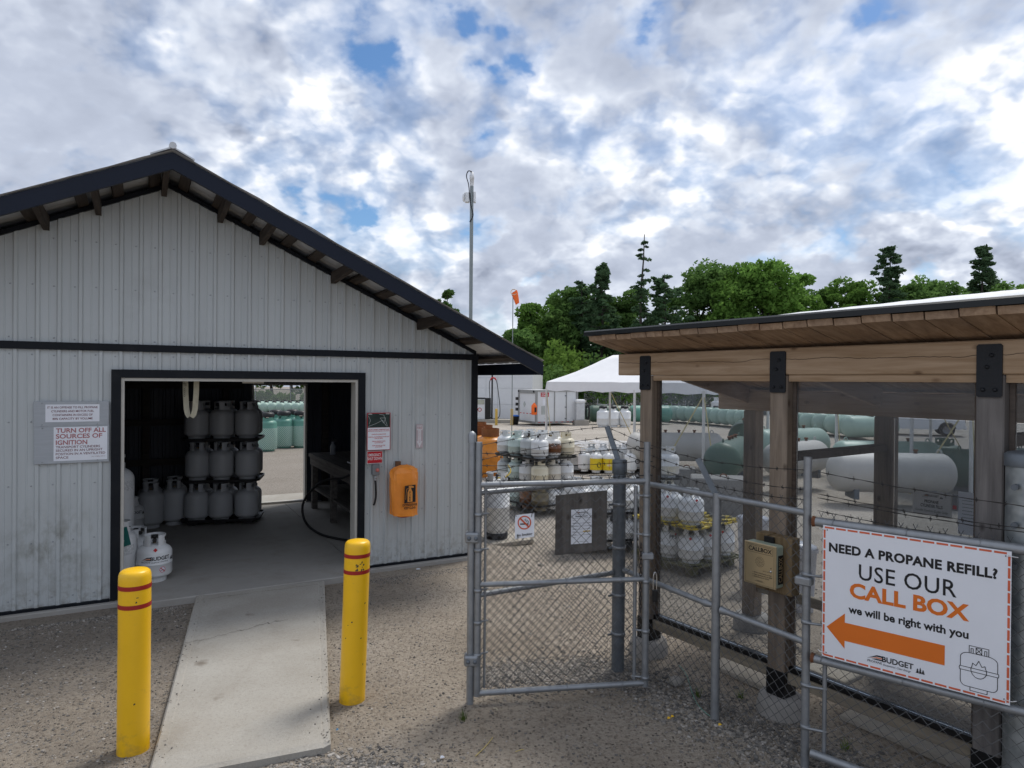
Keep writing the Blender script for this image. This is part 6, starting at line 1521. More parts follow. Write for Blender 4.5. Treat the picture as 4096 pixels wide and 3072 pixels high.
letters(t, 'PROPANE', 0, h * 0.03, h * 0.12, M_INK, -0.002, width=w * 0.36, bold=0.02); letters(t, 'CYLINDER FILLS', 0, -h * 0.15, h * 0.12, M_INK, -0.002, width=w * 0.56, bold=0.02)
letters(t, 'Credit Card or Debit Only', 0, -h * 0.34, h * 0.09, M_INK, -0.002, width=w * 0.82)
t, w, h = far_thing('card_terminal', 'small card terminal mounted beside the payment notice', 'terminal', 3808, 1980, 3830, 2045, FY - 0.01)
MB().bbox(-w / 2, w / 2, 0.0, 0.03, -h / 2, h / 2, 0.004).build('terminal_case', M_GBOX, t); flat(t, [(-w * 0.35, -h * 0.4), (w * 0.35, -h * 0.4), (w * 0.35, -h * 0.15), (-w * 0.35, -h * 0.15)], M_RED, -0.001, 'red_key')
t, w, h = far_thing('price_board', 'plain white board with small print beside the card terminal', 'notice', 3832, 1965, 3925, 2150, FY)
MB().bbox(-w / 2, w / 2, 0.002, 0.010, -h / 2, h / 2, 0.002).build('board', M_PAPER, t)
strokes(t, [[(-w * 0.3, h * (0.3 - 0.08 * i)), (w * (0.1 + 0.1 * (i % 3)), h * (0.3 - 0.08 * i))] for i in range(7)], 0.006, M_PALE, 0.0, 'small_print')

# ---------------------------------------------------------------- call box on its wooden block
BY = -0.165
xa, za = HL(2981, 2164, BY); xb, zb = HL(3104, 2345, BY)
bw = xb - xa; zc0 = HL(3104, 2360, BY)[1]; zc1 = HL(2981, 2160, BY)[1]; bh = zc1 - zc0
t = thing('call_box', 'gold metal call box with speaker holes on a wooden mounting block', 'call box', SHELT_O + hd * ((xa + xb) / 2) + hn * BY + Vector((0, 0, zc0)), SHELT_YAW)
M_GOLD = pm('champagne_metal', (0.52, 0.42, 0.26), rough=0.32, metal=0.55, var=0.05); M_PGREEN = pm('pale_green_case', (0.46, 0.53, 0.42), rough=0.5)
MB().bbox(-bw / 2, bw / 2, 0.004, 0.075, 0, bh, 0.008).build('case', M_PGREEN, t)
MB().bbox(-bw / 2 - 0.003, bw / 2 + 0.003, -0.006, 0.0035, -0.002, bh + 0.002, 0.004).build('front_plate', M_GOLD, t)
yy = -0.0068
strokes(t, [[(-bw * 0.45, bh * 0.03), (bw * 0.45, bh * 0.03), (bw * 0.45, bh * 0.965), (-bw * 0.45, bh * 0.965), (-bw * 0.45, bh * 0.03)]], 0.0012, M_INK, yy, 'printed_border')
strokes(t, [[(-bw * 0.39, bh * 0.77), (bw * 0.41, bh * 0.77), (bw * 0.41, bh * 0.935), (-bw * 0.39, bh * 0.935), (-bw * 0.39, bh * 0.77)]], 0.0014, M_INK, yy, 'printed_border')
letters(t, 'CALLBOX', bw * 0.01, bh * 0.808, bh * 0.095, M_INK, yy - 0.0005, width=bw * 0.74, bold=0.02)
for rr, nh in ((0.028, 20), (0.020, 14), (0.012, 8), (0.004, 3)):
    V = []; F_ = []
    for k in range(nh):
        a = 2 * math.pi * k / nh; cx_, cz_ = 0.002 + rr * math.cos(a), bh * 0.565 + rr * math.sin(a); b0 = len(V)
        V += [(cx_ + 0.0022 * math.cos(q_), yy - 0.0003, cz_ + 0.0022 * math.sin(q_)) for q_ in [2 * math.pi * j / 6 for j in range(6)]]; F_.append(tuple(range(b0, b0 + 6)))
    o = fmesh('speaker_holes', V, F_, M_INK, t); o['kind'] = 'stuff'
for i, s in enumerate(('1. PRESS & HOLD Button to TALK', '2. Begin Speaking after the BEEP', '3. RELEASE Button to LISTEN')):
    letters(t, s, -bw * 0.22, bh * (0.285 - 0.05 * i), bh * 0.024, M_INK, yy - 0.0005, width=bw * (0.6, 0.62, 0.52)[i], align='L', bold=0.01)
letters(t, 'PUSH TO TALK', bw * 0.2, bh * 0.36, bh * 0.02, M_INK, yy - 0.0005, width=bw * 0.2)
strokes(t, [arc(0.0, bh * 0.07, bw * 0.16, bh * 0.05, 20, 160, 10)], 0.0012, M_INK, yy, 'maker_mark'); letters(t, 'VIKING', 0, bh * 0.085, bh * 0.025, M_INK, yy - 0.0005, width=bw * 0.2)
MB().lathe([(0.0075, 0), (0.0075, 0.004), (0.006, 0.007), (0.0003, 0.007)], 12, axis='Y').move(Matrix.Translation((bw * 0.36, -0.006, bh * 0.40)) @ Matrix.Rotation(math.pi, 4, 'X')).build('push_button', pm('bright_button', (0.6, 0.6, 0.58), 0.25, metal=0.9), t)
MB().lathe([(0.003, 0), (0.003, 0.002), (0.0003, 0.003)], 8, axis='Y').move(Matrix.Translation((bw * 0.36, -0.006, bh * 0.475)) @ Matrix.Rotation(math.pi, 4, 'X')).build('lamp', M_KNOB, t)
# lettering on the side: black strip, gold letters reading upwards
ys0 = fmesh('side_strip', [(bw / 2 + 0.0015, 0.016, bh * 0.1), (bw / 2 + 0.0015, 0.066, bh * 0.1), (bw / 2 + 0.0015, 0.066, bh * 0.78), (bw / 2 + 0.0015, 0.016, bh * 0.78)], [(0, 1, 2, 3)], M_KNOB, t)
vs_t, fs_t = text_verts('CALLBOX', 0.02); mx0, mx1 = min(v[0] for v in vs_t), max(v[0] for v in vs_t); kk = bh * 0.58 / (mx1 - mx0)
fmesh('lettering', [(bw / 2 + 0.0022, 0.057 - v[1] * 0.032 / CAP, bh * 0.15 + (v[0] - mx0) * kk) for v in vs_t], fs_t, M_GOLD, t)
M_BLOCK = wood('mounting_block_timber', (0.17, 0.115, 0.06), (0.29, 0.215, 0.125), 2, knots=False)
xo = (xa + xb) / 2
MB().bbox(0.125 - xo, 0.212 - xo, 0.078, -BY - 0.001, -0.045, bh + 0.045, 0.005).build('mounting_block', M_BLOCK, t)
MB().bbox(0.215 - xo, 0.365 - xo, 0.079, -BY - 0.001, -0.045, bh + 0.040, 0.005).build('mounting_block', M_BLOCK, t)
MB().bbox(-0.02, 0.045, 0.06, 0.0775, bh - 0.01, bh + 0.035, 0.003).build('hanging_bracket', M_KNOB, t)
# ---------------------------------------------------------------- the cylinder yard behind the fence
def on_g(x, y, up_=0.0): return Vector((x, y, gz(x, y) + up_))
# three-tier stack of used cylinders; its corner points at the gate
P1 = {(0, 0, 0): 'olive', (0, 0, 1): 'brown', (0, 0, 2): 'mint', (0, 0, 3): 'grey', (0, 1, 0): 'white', (0, 2, 0): 'white',
      (1, 0, 0): 'cream', (1, 0, 1): 'white', (1, 0, 2): 'mint', (1, 0, 3): 'grey', (1, 1, 0): 'stained', (1, 2, 0): 'white',
      (2, 0, 0): 'white', (2, 0, 1): 'grey', (2, 0, 2): 'mint', (2, 0, 3): 'white', (2, 1, 0): 'rusty', (2, 2, 0): 'cream'}
LB1 = {(0, 0, 0): 'olive brown cylinder at the near corner of the bottom tier behind the gate', (0, 0, 1): 'rust brown cylinder in the bottom tier beside the olive one',
       (0, 0, 2): 'mint green cylinder in the bottom tier next to the rust brown one', (0, 0, 3): 'grey cylinder at the shed end of the bottom tier',
       (0, 1, 0): 'white cylinder right beside the olive one in the bottom tier', (0, 2, 0): 'white cylinder at the plywood end of the bottom tier',
       (1, 0, 0): 'cream cylinder at the near corner of the middle tier behind the gate', (1, 0, 1): 'white cylinder beside the cream corner one in the middle tier',
       (1, 0, 2): 'mint cylinder in the middle tier under the black tray', (1, 0, 3): 'grey cylinder at the shed end of the middle tier',
       (1, 1, 0): 'rust stained white cylinder in the middle tier below the rusted one', (1, 2, 0): 'white cylinder in the middle tier below the yellowed one',
       (2, 0, 0): 'clean white cylinder at the near corner of the top tier', (2, 0, 1): 'dull grey cylinder beside the clean white one in the top tier',
       (2, 0, 2): 'mint tinted cylinder in the top tier with a pale patch', (2, 0, 3): 'white cylinder at the shed end of the top tier',
       (2, 1, 0): 'white cylinder with a broad rust burn on top of the stack', (2, 2, 0): 'yellowed cream cylinder on top of the stack beside the rusted one'}
tn = ('bottom', 'middle', 'top')
c1 = at(2160, 1838, 11.9)
def paint1(k, i, j):
    if (k, i, j) in P1: return P1[k, i, j]
    return 'white' if k == 2 or (i == 2 or j == 3) else None
cyl_stack(Vector((c1.x, c1.y, 0)), R(40), 3, 4, 3, 'small', paint1, [-0.275, 0.178, 0.631],
          lambda k, i, j, p: (LB1[k, i, j], None) if (k, i, j) in LB1 else (f'white cylinder in the inner rows of the {tn[k]} tier behind the gate', f'inner cylinders of the {tn[k]} tier'),
          [f'black tray under the {t} tier of the used cylinder stack' for t in tn], 'used cylinder stack', feet=0.085)
# two-tier stack of white cylinders behind the corner post, one more cylinder on top
c2 = Vector((0.98, 9.36, 0))
def paint2(k, i, j):
    if k == 2: return 'white' if (i, j) == (4, 0) else None
    return 'white' if (i + j + k) % 4 else 'grey'
cyl_stack(c2, R(11), 5, 2, 3, 'small', paint2, [-0.275, 0.185, 0.645],
          lambda k, i, j, p: ('lone white cylinder on top of the stack beside the first shelter post', None) if k == 2 else (f'white cylinder in the {("lower", "upper")[k]} tier of the stack behind the thick corner post', f'corner post stack {("lower", "upper")[k]} tier'),
          [f'black tray under the {t} tier of the stack behind the corner post' for t in ('lower', 'upper', 'third')], 'corner post stack', feet=0.085)
# newer cylinders on a yellow and black tray, seen through the first bay
M_YTRAY = pm('yellow_black_tray', (0.66, 0.50, 0.045), rough=0.5, var=0.1, dirt=1.0, dirtc=(0.018, 0.018, 0.016), dirtsc=7, dirtlo=0.47, dirthi=0.56)
M_OTRAY = pm('olive_tray', (0.12, 0.115, 0.05), rough=0.6, var=0.2, dirt=0.8, dirtc=(0.02, 0.02, 0.02), dirtsc=5)
c3 = Vector((2.235, 8.36, 0)); ex3, ey3 = Vector((math.cos(R(38)), math.sin(R(38)), 0)), Vector((-math.sin(R(38)), math.cos(R(38)), 0))
def cyl3(k, i, j, lb, grp=None):
    p = c3 + ex3 * (0.325 * i) + ey3 * (0.325 * j); p.z = (-0.225, 0.245)[k]
    c = gas_cyl('small', 'white', lb, p, face_cam(p) + rnd.uniform(-0.3, 0.3), grp); diamond(c, 0.147, 0.1 + rnd.uniform(-0.2, 0.4), 0.318, 0.020, M_RED); return c
for i in range(3):
    for j in range(3):
        lb = {(0, 0): 'white cylinder at the near corner of the lower tier under the yellow tray', (0, 1): 'white cylinder with a large hand-drawn mark under the left part of the yellow tray',
              (1, 0): 'white cylinder behind the fence line post under the yellow tray', (2, 0): 'white cylinder at the end of the yellow tray by the plastic bin'}.get((i, j))
        cc = cyl3(0, i, j, lb or 'white cylinder in the hidden rows under the yellow tray', None if lb else 'rear cylinders under the yellow tray')
        if (i, j) == (0, 1): letters(cc, 'FP3', 0.0, 0.265, 0.045, M_INK, bend=(0.158, 0.1), bold=0.01)
cyl3(1, 0, 0, 'white cylinder standing at the front of the yellow tray'); cyl3(1, 0, 1, 'white cylinder behind the front one on the yellow tray')
m3 = c3 + ex3 * 0.325 + ey3 * 0.325
def petal_tray(loc, ang, mat, lb, feet):
    """moulded round-cornered tray with raised rings for the cylinder feet"""
    t = thing('cylinder_tray', lb, 'tray', loc, ang)
    b = tray_mb(3, 3, 0.335, h=0.035); b.build('tray_base', mat, t)
    for i in range(3):
        for j in range(3):
            MB().lathe([(0.10, 0.030), (0.115, 0.052), (0.145, 0.052), (0.158, 0.034), (0.10, 0.030)], 18, c=((i - 1) * 0.335, (j - 1) * 0.335, 0)).build('raised_ring', mat, t)
    if feet:
        for fx in (-0.38, 0.0, 0.38):
            for fy in (-0.38, 0.0, 0.38): MB().bbox(fx - 0.06, fx + 0.06, fy - 0.06, fy + 0.06, -feet, 0.002, 0.01).build('foot', mat, t)
    return t
petal_tray((m3.x, m3.y, -0.265), R(38), M_OTRAY, 'dark olive pallet tray under the newer white cylinders', 0.10)
petal_tray((m3.x, m3.y, 0.203), R(38), M_YTRAY, 'yellow and black mottled tray lying on the newer white cylinders', 0)
# yellow-labelled cylinders farther back
M_YLAB = pm('yellow_cylinder_label', (0.70, 0.52, 0.02), rough=0.5, var=0.05)
for k, (u, v, pt) in enumerate(((2336, 1893, 'white'), (2384, 1898, 'white'), (2434, 1899, 'white'), (2522, 1898, 'white'), (2365, 1868, 'grey'), (2412, 1866, 'white'), (2470, 1872, 'white'), (2560, 1886, 'white'), (2500, 1862, 'white'))):
    p = G(u, v); p.z += 0.06
    lb = {1: 'white cylinder wrapped in a yellow label with a dark round emblem', 2: 'white cylinder with a yellow label and a red hazard diamond'}.get(k, 'white cylinder in the loose row in front of the plastic sheet')
    c = gas_cyl('large', pt, lb, p, face_cam(p), None if k in (1, 2) else 'loose row before the plastic sheet', 1)
    if k in (1, 2):
        band_print(c, 0.1585, 0.07, 0.36, -1.5, 1.5, M_YLAB)
        if k == 2:
            diamond(c, 0.160, 0.1, 0.215, 0.115, M_RED); letters(c, '1075', 0.016, 0.175, 0.045, M_WHT, bend=(0.1615, 0.0), bold=0.02)
        else: strokes_pts = [((0.1605) * math.cos(0.5 + 0.36 * math.cos(a)), 0.1605 * math.sin(0.5 + 0.36 * math.cos(a)), 0.2 + 0.07 * math.sin(a)) for a in [2 * math.pi * q / 16 for q in range(16)]]; fmesh('emblem', strokes_pts, [tuple(range(16))], M_INK, c)
tr_ = tray_mb(7, 3, 0.32, h=0.04, feet=0.03).build('cylinder_tray', M_TRAY); pc = G(2430, 1888); tr_.location = (pc.x + 0.05, pc.y + 0.25, gz(pc.x, pc.y) + 0.03); tr_.rotation_euler = (0, 0, R(8)); tag(tr_, 'long low black tray under the yellow-labelled cylinders', 'tray')
# rusty orange tanks by the shed corner
KIND['cask'] = (0.29, 0.04, 1.0, 0.10, 0.14, 0.19, 0.17, 0.22)
def big_tank(kind, paint, cap, label, loc, rz, group=None, scale=1.0, lid=None):
    r, zb, zt, db, dt, rc, hc, rf = KIND[kind]
    t = thing('upright_tank', label, 'gas tank', loc, rz, group); t.scale = (scale,) * 3
    k = (kind, paint, cap, lid)
    if k not in _cm:
        zc = zt - dt * (1 - math.sqrt(max(0, 1 - (rc / r) ** 2)))
        d = {'body': body_mb(r, zb, zt, db, dt, 28, 0.5).mesh('body', PAINT[paint]), 'foot_ring': ring_mb(rf, 0.0, zb + 0.06, 0.008).mesh('foot_ring', PAINT[paint]),
             'collar': collar_mb(rc, zc - 0.01, hc + 0.01, 0.008, gap=1 if cap == 'rustcap' else 24, holes=() if cap == 'rustcap' else ((0, 22), (90, 18), (180, 22), (270, 18))).mesh('collar', PAINT[cap])}
        if lid: d['lid'] = MB().lathe([(rc + 0.02, zc + hc - 0.07), (rc + 0.03, zc + hc + 0.01), (rc - 0.01, zc + hc + 0.07), (0.0005, zc + hc + 0.09)], 20).mesh('lid', M_KNOB)
        _cm[k] = d
    for nm, me in _cm[k].items(): link(nm, me, t)
    return t
for k, (u, Y) in enumerate(((1962, 16.8), (1938, 18.2), (1905, 17.4), (1915, 19.6))):
    p = at(u, 1700, Y); big_tank('squat', 'orange', 'rustcap', ('bright orange upright tank with a rust brown collar beside the shed corner', 'orange upright tank behind the bright one', 'orange tank half hidden by the shed corner', 'orange tank at the back of the rusty group')[k], on_g(p.x, Y), 0.3 * k)
# white drum-like cylinder on a paver beside the shed corner
KIND['drum'] = (0.188, 0.09, 0.86, 0.05, 0.07, 0.158, 0.13, 0.15)
p = at(1986, 2150, 9.9); zg = gz(p.x, p.y)
c = gas_cyl('drum', 'white', 'large white cylinder with a broad collar standing on a paver beside the shed corner', (p.x, p.y, zg + 0.05), face_cam(p))
o = MB().tube(smooth_path([(-0.05, 0.16, 1.06), (0.02, 0.20, 0.98), (0.10, 0.12, 0.90), (0.06, 0.0, 0.89), (0.0, 0.0, 0.90)]), 0.009, 6).build('yellow_hose', pm('yellow_hose', (0.62, 0.43, 0.04), 0.5), c)
MB().lathe([(0.155, 0.0), (0.165, 0.01), (0.165, 0.085), (0.14, 0.09)], 24).build('foot_band', M_KNOB, c)
s = thing('paving_slab', 'grey paver under the large white cylinder by the shed corner', 'paving slab', (p.x + 0.12, p.y - 0.02, zg - 0.02), 0.5)
MB().bbox(-0.36, 0.36, -0.24, 0.24, 0.0, 0.068, 0.008).build('slab', M_PAVER, s)
# hose reel bulge hanging on the shed's side, seen past the corner
o = MB()
for k in range(7):
    a = [Vector((0, 0.22 * math.cos(q_), 0.42 * math.sin(q_))) for q_ in [2 * math.pi * i / 20 for i in range(21)]]
    o.tube([SL(0.06 + 0.012 * (k % 3), 0.55 + 0.02 * k, 1.15) + sw * (0.02 * k % 0.05) + sn_ * q_.y + Vector((0, 0, q_.z)) for q_ in a], 0.014, 6, cap=False)
o = o.build('coiled_hose', M_HOSE); o['kind'] = 'stuff'; o['label'] = 'coiled black hose hanging on the side of the shed'; o['category'] = 'hose'
# concrete blocks
M_BLK = concrete('block_concrete', (0.27, 0.265, 0.255))
for u, v, w, d, h, rz, lb in ((2738, 1985, 0.55, 0.5, 0.60, -12, 'square weathered concrete block behind the yellow tray'), (2890, 2062, 0.95, 0.6, 0.68, -14, 'long weathered concrete block carrying a tent strap ring')):
    p = G(u, v); t = thing('concrete_block', lb, 'concrete block', (p.x, p.y + d / 2, gz(p.x, p.y) - 0.03), R(rz))
    MB().bbox(-w / 2, w / 2, -d / 2, d / 2, 0, h, 0.02).build('block', M_BLK, t)
    MB().tube([(0.1 + 0.06 * math.cos(a), 0, h + 0.05 * max(0, math.sin(a))) for a in [math.pi * i / 8 for i in range(9)]], 0.012, 6).build('lifting_ring', M_RUST, t)
# plastic bins beside the shelter
def clear_plastic(name, c, al):
    m = bpy.data.materials.new(name); m.use_nodes = True; b = m.node_tree.nodes['Principled BSDF']; b.inputs['Base Color'].default_value = (*c, 1); b.inputs['Roughness'].default_value = 0.25; b.inputs['Alpha'].default_value = al; return m
M_BIN = clear_plastic('milky_bin_plastic', (0.55, 0.57, 0.62), 0.78); M_BOTTLE = clear_plastic('clear_bottle', (0.75, 0.78, 0.8), 0.45)
def bin_(u, v, Y, r, h, lb):
    p = at(u, v, Y); t = thing('plastic_bin', lb, 'bin', (p.x, p.y, gz(p.x, p.y)))
    V = []; n = 24
    for z, f in ((0, 0.78), (0.02, 0.80), (h * 0.5, 0.88), (h * 0.93, 0.97), (h * 0.95, 1.06), (h, 1.06)):
        for k in range(n):
            a = 2 * math.pi * k / n; c_2 = math.copysign(abs(math.cos(a)) ** 0.55, math.cos(a)); s_2 = math.copysign(abs(math.sin(a)) ** 0.55, math.sin(a)); V.append((r * f * c_2, r * f * s_2, z))
    MB().add(V, [(i * n + k, i * n + (k + 1) % n, (i + 1) * n + (k + 1) % n, (i + 1) * n + k) for i in range(5) for k in range(n)], True).build('bin_body', M_BIN, t)
    MB().lathe([(r * 1.08, h), (r * 1.1, h + 0.015), (r * 0.5, h + 0.05), (0.0005, h + 0.055)], 20).build('lid', M_BIN, t)
    return t
bin_(3010, 2250, 7.6, 0.155, 0.82, 'milky white plastic bin with a lid seen behind the call box')
b_ = at(3010, 2060, 7.6); bt = thing('plastic_bottle', 'clear plastic bottle lying on the lid of the milky bin', 'bottle', (b_.x + 0.02, b_.y, gz(b_.x, b_.y) + 0.88), 0.5)
MB().lathe([(0.0005, -0.09), (0.032, -0.085), (0.034, 0.03), (0.012, 0.075), (0.012, 0.10), (0.0005, 0.10)], 12, axis='X', c=(0, 0, 0.034)).build('bottle', M_BOTTLE, bt)
bin_(3200, 2200, 6.6, 0.14, 0.62, 'milky plastic bin half hidden by the call box post')
# ---------------------------------------------------------------- horizontal tanks
def h_tank(center, ang, L_, r, paint, label, group=None, lod=0, legs=True, dome_lid=True):
    t = thing('horizontal_tank', label, 'gas tank', (center[0], center[1], center[2]), ang, group)
    hd_ = r * 0.62
    prof = [(r * math.cos(a), -L_ / 2 + hd_ - hd_ * math.sin(a)) for a in [math.pi / 2 * (1 - i / 8) for i in range(9)]] + [(r * math.cos(a), L_ / 2 - hd_ + hd_ * math.sin(a)) for a in [math.pi / 2 * i / 8 for i in range(9)]]
    prof[0] = (0.0005, prof[0][1]); prof[-1] = (0.0005, prof[-1][1])
    kk = ('ht', round(L_, 2), round(r, 3), paint, lod)
    if kk not in _cm:
        d = {'shell': MB().lathe(prof, 28 if lod == 0 else 18, c=(0, 0, r + 0.12), axis='X').mesh('shell', PAINT[paint])}
        if dome_lid: d['dome'] = MB().lathe([(0.15, 2 * r + 0.09), (0.16, 2 * r + 0.16), (0.12, 2 * r + 0.215), (0.0005, 2 * r + 0.23)], 14).mesh('dome', M_KNOB if lod else PAINT[paint])
        _cm[kk] = d
    for nm, me in _cm[kk].items(): link(nm, me, t)
    if legs:
        lk = ('leg', round(r, 3), paint)
        if lk not in _cm: _cm[lk] = MB().bbox(-0.05, 0.05, -r * 0.6, r * 0.6, 0.0, 0.12 + r * 0.35, 0.008).mesh('leg', M_DKPOST)
        for sx in (-0.3, 0.3): link('leg', _cm[lk], t, (sx * L_, 0, 0))
    if lod == 0:
        for sx in (-0.38, 0.38):
            P = [(sx * L_ + 0.04 * math.cos(a), 0, 2 * r + 0.12 + 0.07 * max(0, math.sin(a))) for a in [math.pi * i / 8 for i in range(9)]]
            MB().tube(P, 0.012, 6).build('lifting_lug', PAINT[paint], t)
        for sx in (-0.1, 0.04, 0.2): MB().lathe([(0.03, 2 * r + 0.10), (0.03, 2 * r + 0.16), (0.045, 2 * r + 0.16), (0.045, 2 * r + 0.19), (0.0005, 2 * r + 0.19)], 8, c=(sx * L_, 0, 0)).build('fitting', M_RUST, t)
    return t
def tank_px(u, v_c, Y, ang, L_, r, paint, label, **k):
    p = at(u, v_c, Y); return h_tank((p.x, p.y, p.z - r - 0.12), R(ang), L_, r, paint, label, **k)
tank_px(2700, 1787, 17.5, 0, 2.5, 0.37, 'tankgrey', 'long grey horizontal tank on saddles behind the first bay', dome_lid=False)
tank_px(2925, 1826, 14.2, 62, 2.4, 0.37, 'dkgreen', 'dark green horizontal tank lying end-on behind the long concrete block', dome_lid=False)
tank_px(2975, 1740, 19.5, 70, 2.4, 0.40, 'dkgreen', 'dark tank end peeping past the far shelter post', dome_lid=False)
tank_px(3160, 1775, 17.5, 25, 2.4, 0.40, 'sage', 'sage green tank with a rounded end seen through the second bay', dome_lid=False)
tank_px(3185, 1830, 15.0, 35, 1.9, 0.36, 'tankgrey', 'grey tank in front of the sage green one', dome_lid=False)
tank_px(3560, 1890, 13.2, -6, 2.35, 0.39, 'tankgrey', 'big pale grey horizontal tank seen behind the payment notice', dome_lid=False)
tank_px(3545, 1826, 15.6, -4, 2.4, 0.36, 'sage', 'tank with fittings on top behind the big pale grey one', dome_lid=False)
tank_px(3960, 1868, 14.5, 15, 2.2, 0.40, 'dkgreen', 'dark green tank behind the greyed shelter post', dome_lid=False)
KIND['pot'] = (0.46, 0.05, 0.60, 0.10, 0.15, 0.25, 0.19, 0.36)
p = at(3778, 1850, 20.5); big_tank('pot', 'dkgreen', 'dkgreen', 'dark green upright tank with a slotted collar in front of the pickup', on_g(p.x, 20.5), 0.4)
# the long row of sage green tanks across the yard, seen end-on
for k in range(11):
    f = k / 10; u = 2665 + 330 * f; Y = 44 - 7 * f; p = at(u, 1690, Y)
    h_tank(on_g(p.x, Y), R(80), 2.6, 0.47, 'sage', 'sage green tank in the long row across the yard', 'long row of sage green tanks', lod=1, legs=False)
for k in range(7):
    f = k / 6; u = 3180 + 300 * f; Y = 35 - 5.5 * f; p = at(u, 1700, Y)
    h_tank(on_g(p.x, Y), R(72 - 60 * (k == 6)), 2.6, 0.47, 'sage', 'sage green tank in the nearer row before the pickup', 'nearer row of sage green tanks', lod=1, legs=False)
for k in range(6):
    f = k / 5; u = 3150 + 330 * f; Y = 41 - 4 * f; p = at(u, 1680, Y)
    h_tank(on_g(p.x, Y), R(72), 2.6, 0.47, 'sage', 'sage green tank in the second row before the pickup', 'second row of sage green tanks', lod=1, legs=False)
for k in range(5): p = at(2870 + 27 * k, 1670, 50.0); big_tank('squat', 'white', 'white', 'white upright tank behind the long row of green tanks', on_g(p.x, 50.0), 0, 'white tanks behind the green row', 1.25)
# green tank lying by the fence and three white upright tanks before it
for u, Y, pt in ((2440, 40.0, 'dkgreen'), (2600, 40.5, 'green')):
    p = at(u, 1690, Y); h_tank(on_g(p.x, Y), R(4), 2.7, 0.50, pt, 'dark green tank lying before the grey fence screen' if pt == 'dkgreen' else 'bright green tank lying before the grey fence screen', lod=1, legs=False)
for k, u in enumerate((2412, 2450, 2498)): p = G(u, 1707); big_tank('squat', 'white', 'white', 'white upright tank with a black lid in the row of three', (p.x, p.y, p.z), 0, 'three white tanks by the fence screen', 0.92, lid=True)

# ---------------------------------------------------------------- seen through the back doorway
def net_material():
    m = bpy.data.materials.new('net_sleeve'); m.use_nodes = True; t = m.node_tree; b = t.nodes['Principled BSDF']
    tc = t.nodes.new('ShaderNodeTexCoord'); sp_ = t.nodes.new('ShaderNodeSeparateXYZ'); t.links.new(tc.outputs['Object'], sp_.inputs[0])
    at_ = t.nodes.new('ShaderNodeMath'); at_.operation = 'ARCTAN2'; t.links.new(sp_.outputs[1], at_.inputs[0]); t.links.new(sp_.outputs[0], at_.inputs[1])
    outs = []
    for sg in (1, -1):
        a = t.nodes.new('ShaderNodeMath'); a.operation = 'MULTIPLY_ADD'; t.links.new(sp_.outputs[2], a.inputs[0]); a.inputs[1].default_value = sg * 95.0
        b2 = t.nodes.new('ShaderNodeMath'); b2.operation = 'MULTIPLY'; t.links.new(at_.outputs[0], b2.inputs[0]); b2.inputs[1].default_value = 30.0; t.links.new(b2.outputs[0], a.inputs[2])
        c = t.nodes.new('ShaderNodeMath'); c.operation = 'SINE'; t.links.new(a.outputs[0], c.inputs[0]); d = t.nodes.new('ShaderNodeMath'); d.operation = 'GREATER_THAN'; t.links.new(c.outputs[0], d.inputs[0]); d.inputs[1].default_value = 0.72; outs.append(d.outputs[0])
    mx = t.nodes.new('ShaderNodeMath'); mx.operation = 'MAXIMUM'; t.links.new(outs[0], mx.inputs[0]); t.links.new(outs[1], mx.inputs[1])
    mc = t.nodes.new('ShaderNodeMixRGB'); t.links.new(mx.outputs[0], mc.inputs[0]); mc.inputs[1].default_value = (0.13, 0.29, 0.24, 1); mc.inputs[2].default_value = (0.50, 0.62, 0.56, 1)
    t.links.new(mc.outputs[0], b.inputs['Base Color']); b.inputs['Roughness'].default_value = 0.6; return m
M_NET = net_material()
net_me = MB().lathe([(0.27, 0.05), (0.297, 0.09), (0.297, 0.72)], 32).mesh('net_sleeve', M_NET)
for k, (u, v) in enumerate(((1058, 1806), (1126, 1793), (1194, 1791), (1092, 1782), (1160, 1778), (1228, 1776), (1020, 1790))):
    p = G(u, v); t = big_tank('cask', 'green', 'green', 'green upright tank in a pale net sleeve seen through the back doorway', (p.x, p.y + 0.25, p.z), rnd.uniform(0, 6), 'net-wrapped green tanks', 1.06, lid=True); link('net_sleeve', net_me, t)
for k in range(16):
    row = k // 8; u = 1004 + 31 * (k % 8) + 14 * row; Y = 50.0 + 3.5 * row; p = at(u, 1630, Y)
    h_tank(on_g(p.x, Y), R(90 + 12), 2.2, 0.36, 'sage', 'pale green tank in the far rows seen through the back doorway', 'far rows behind the shed', lod=1, legs=False)
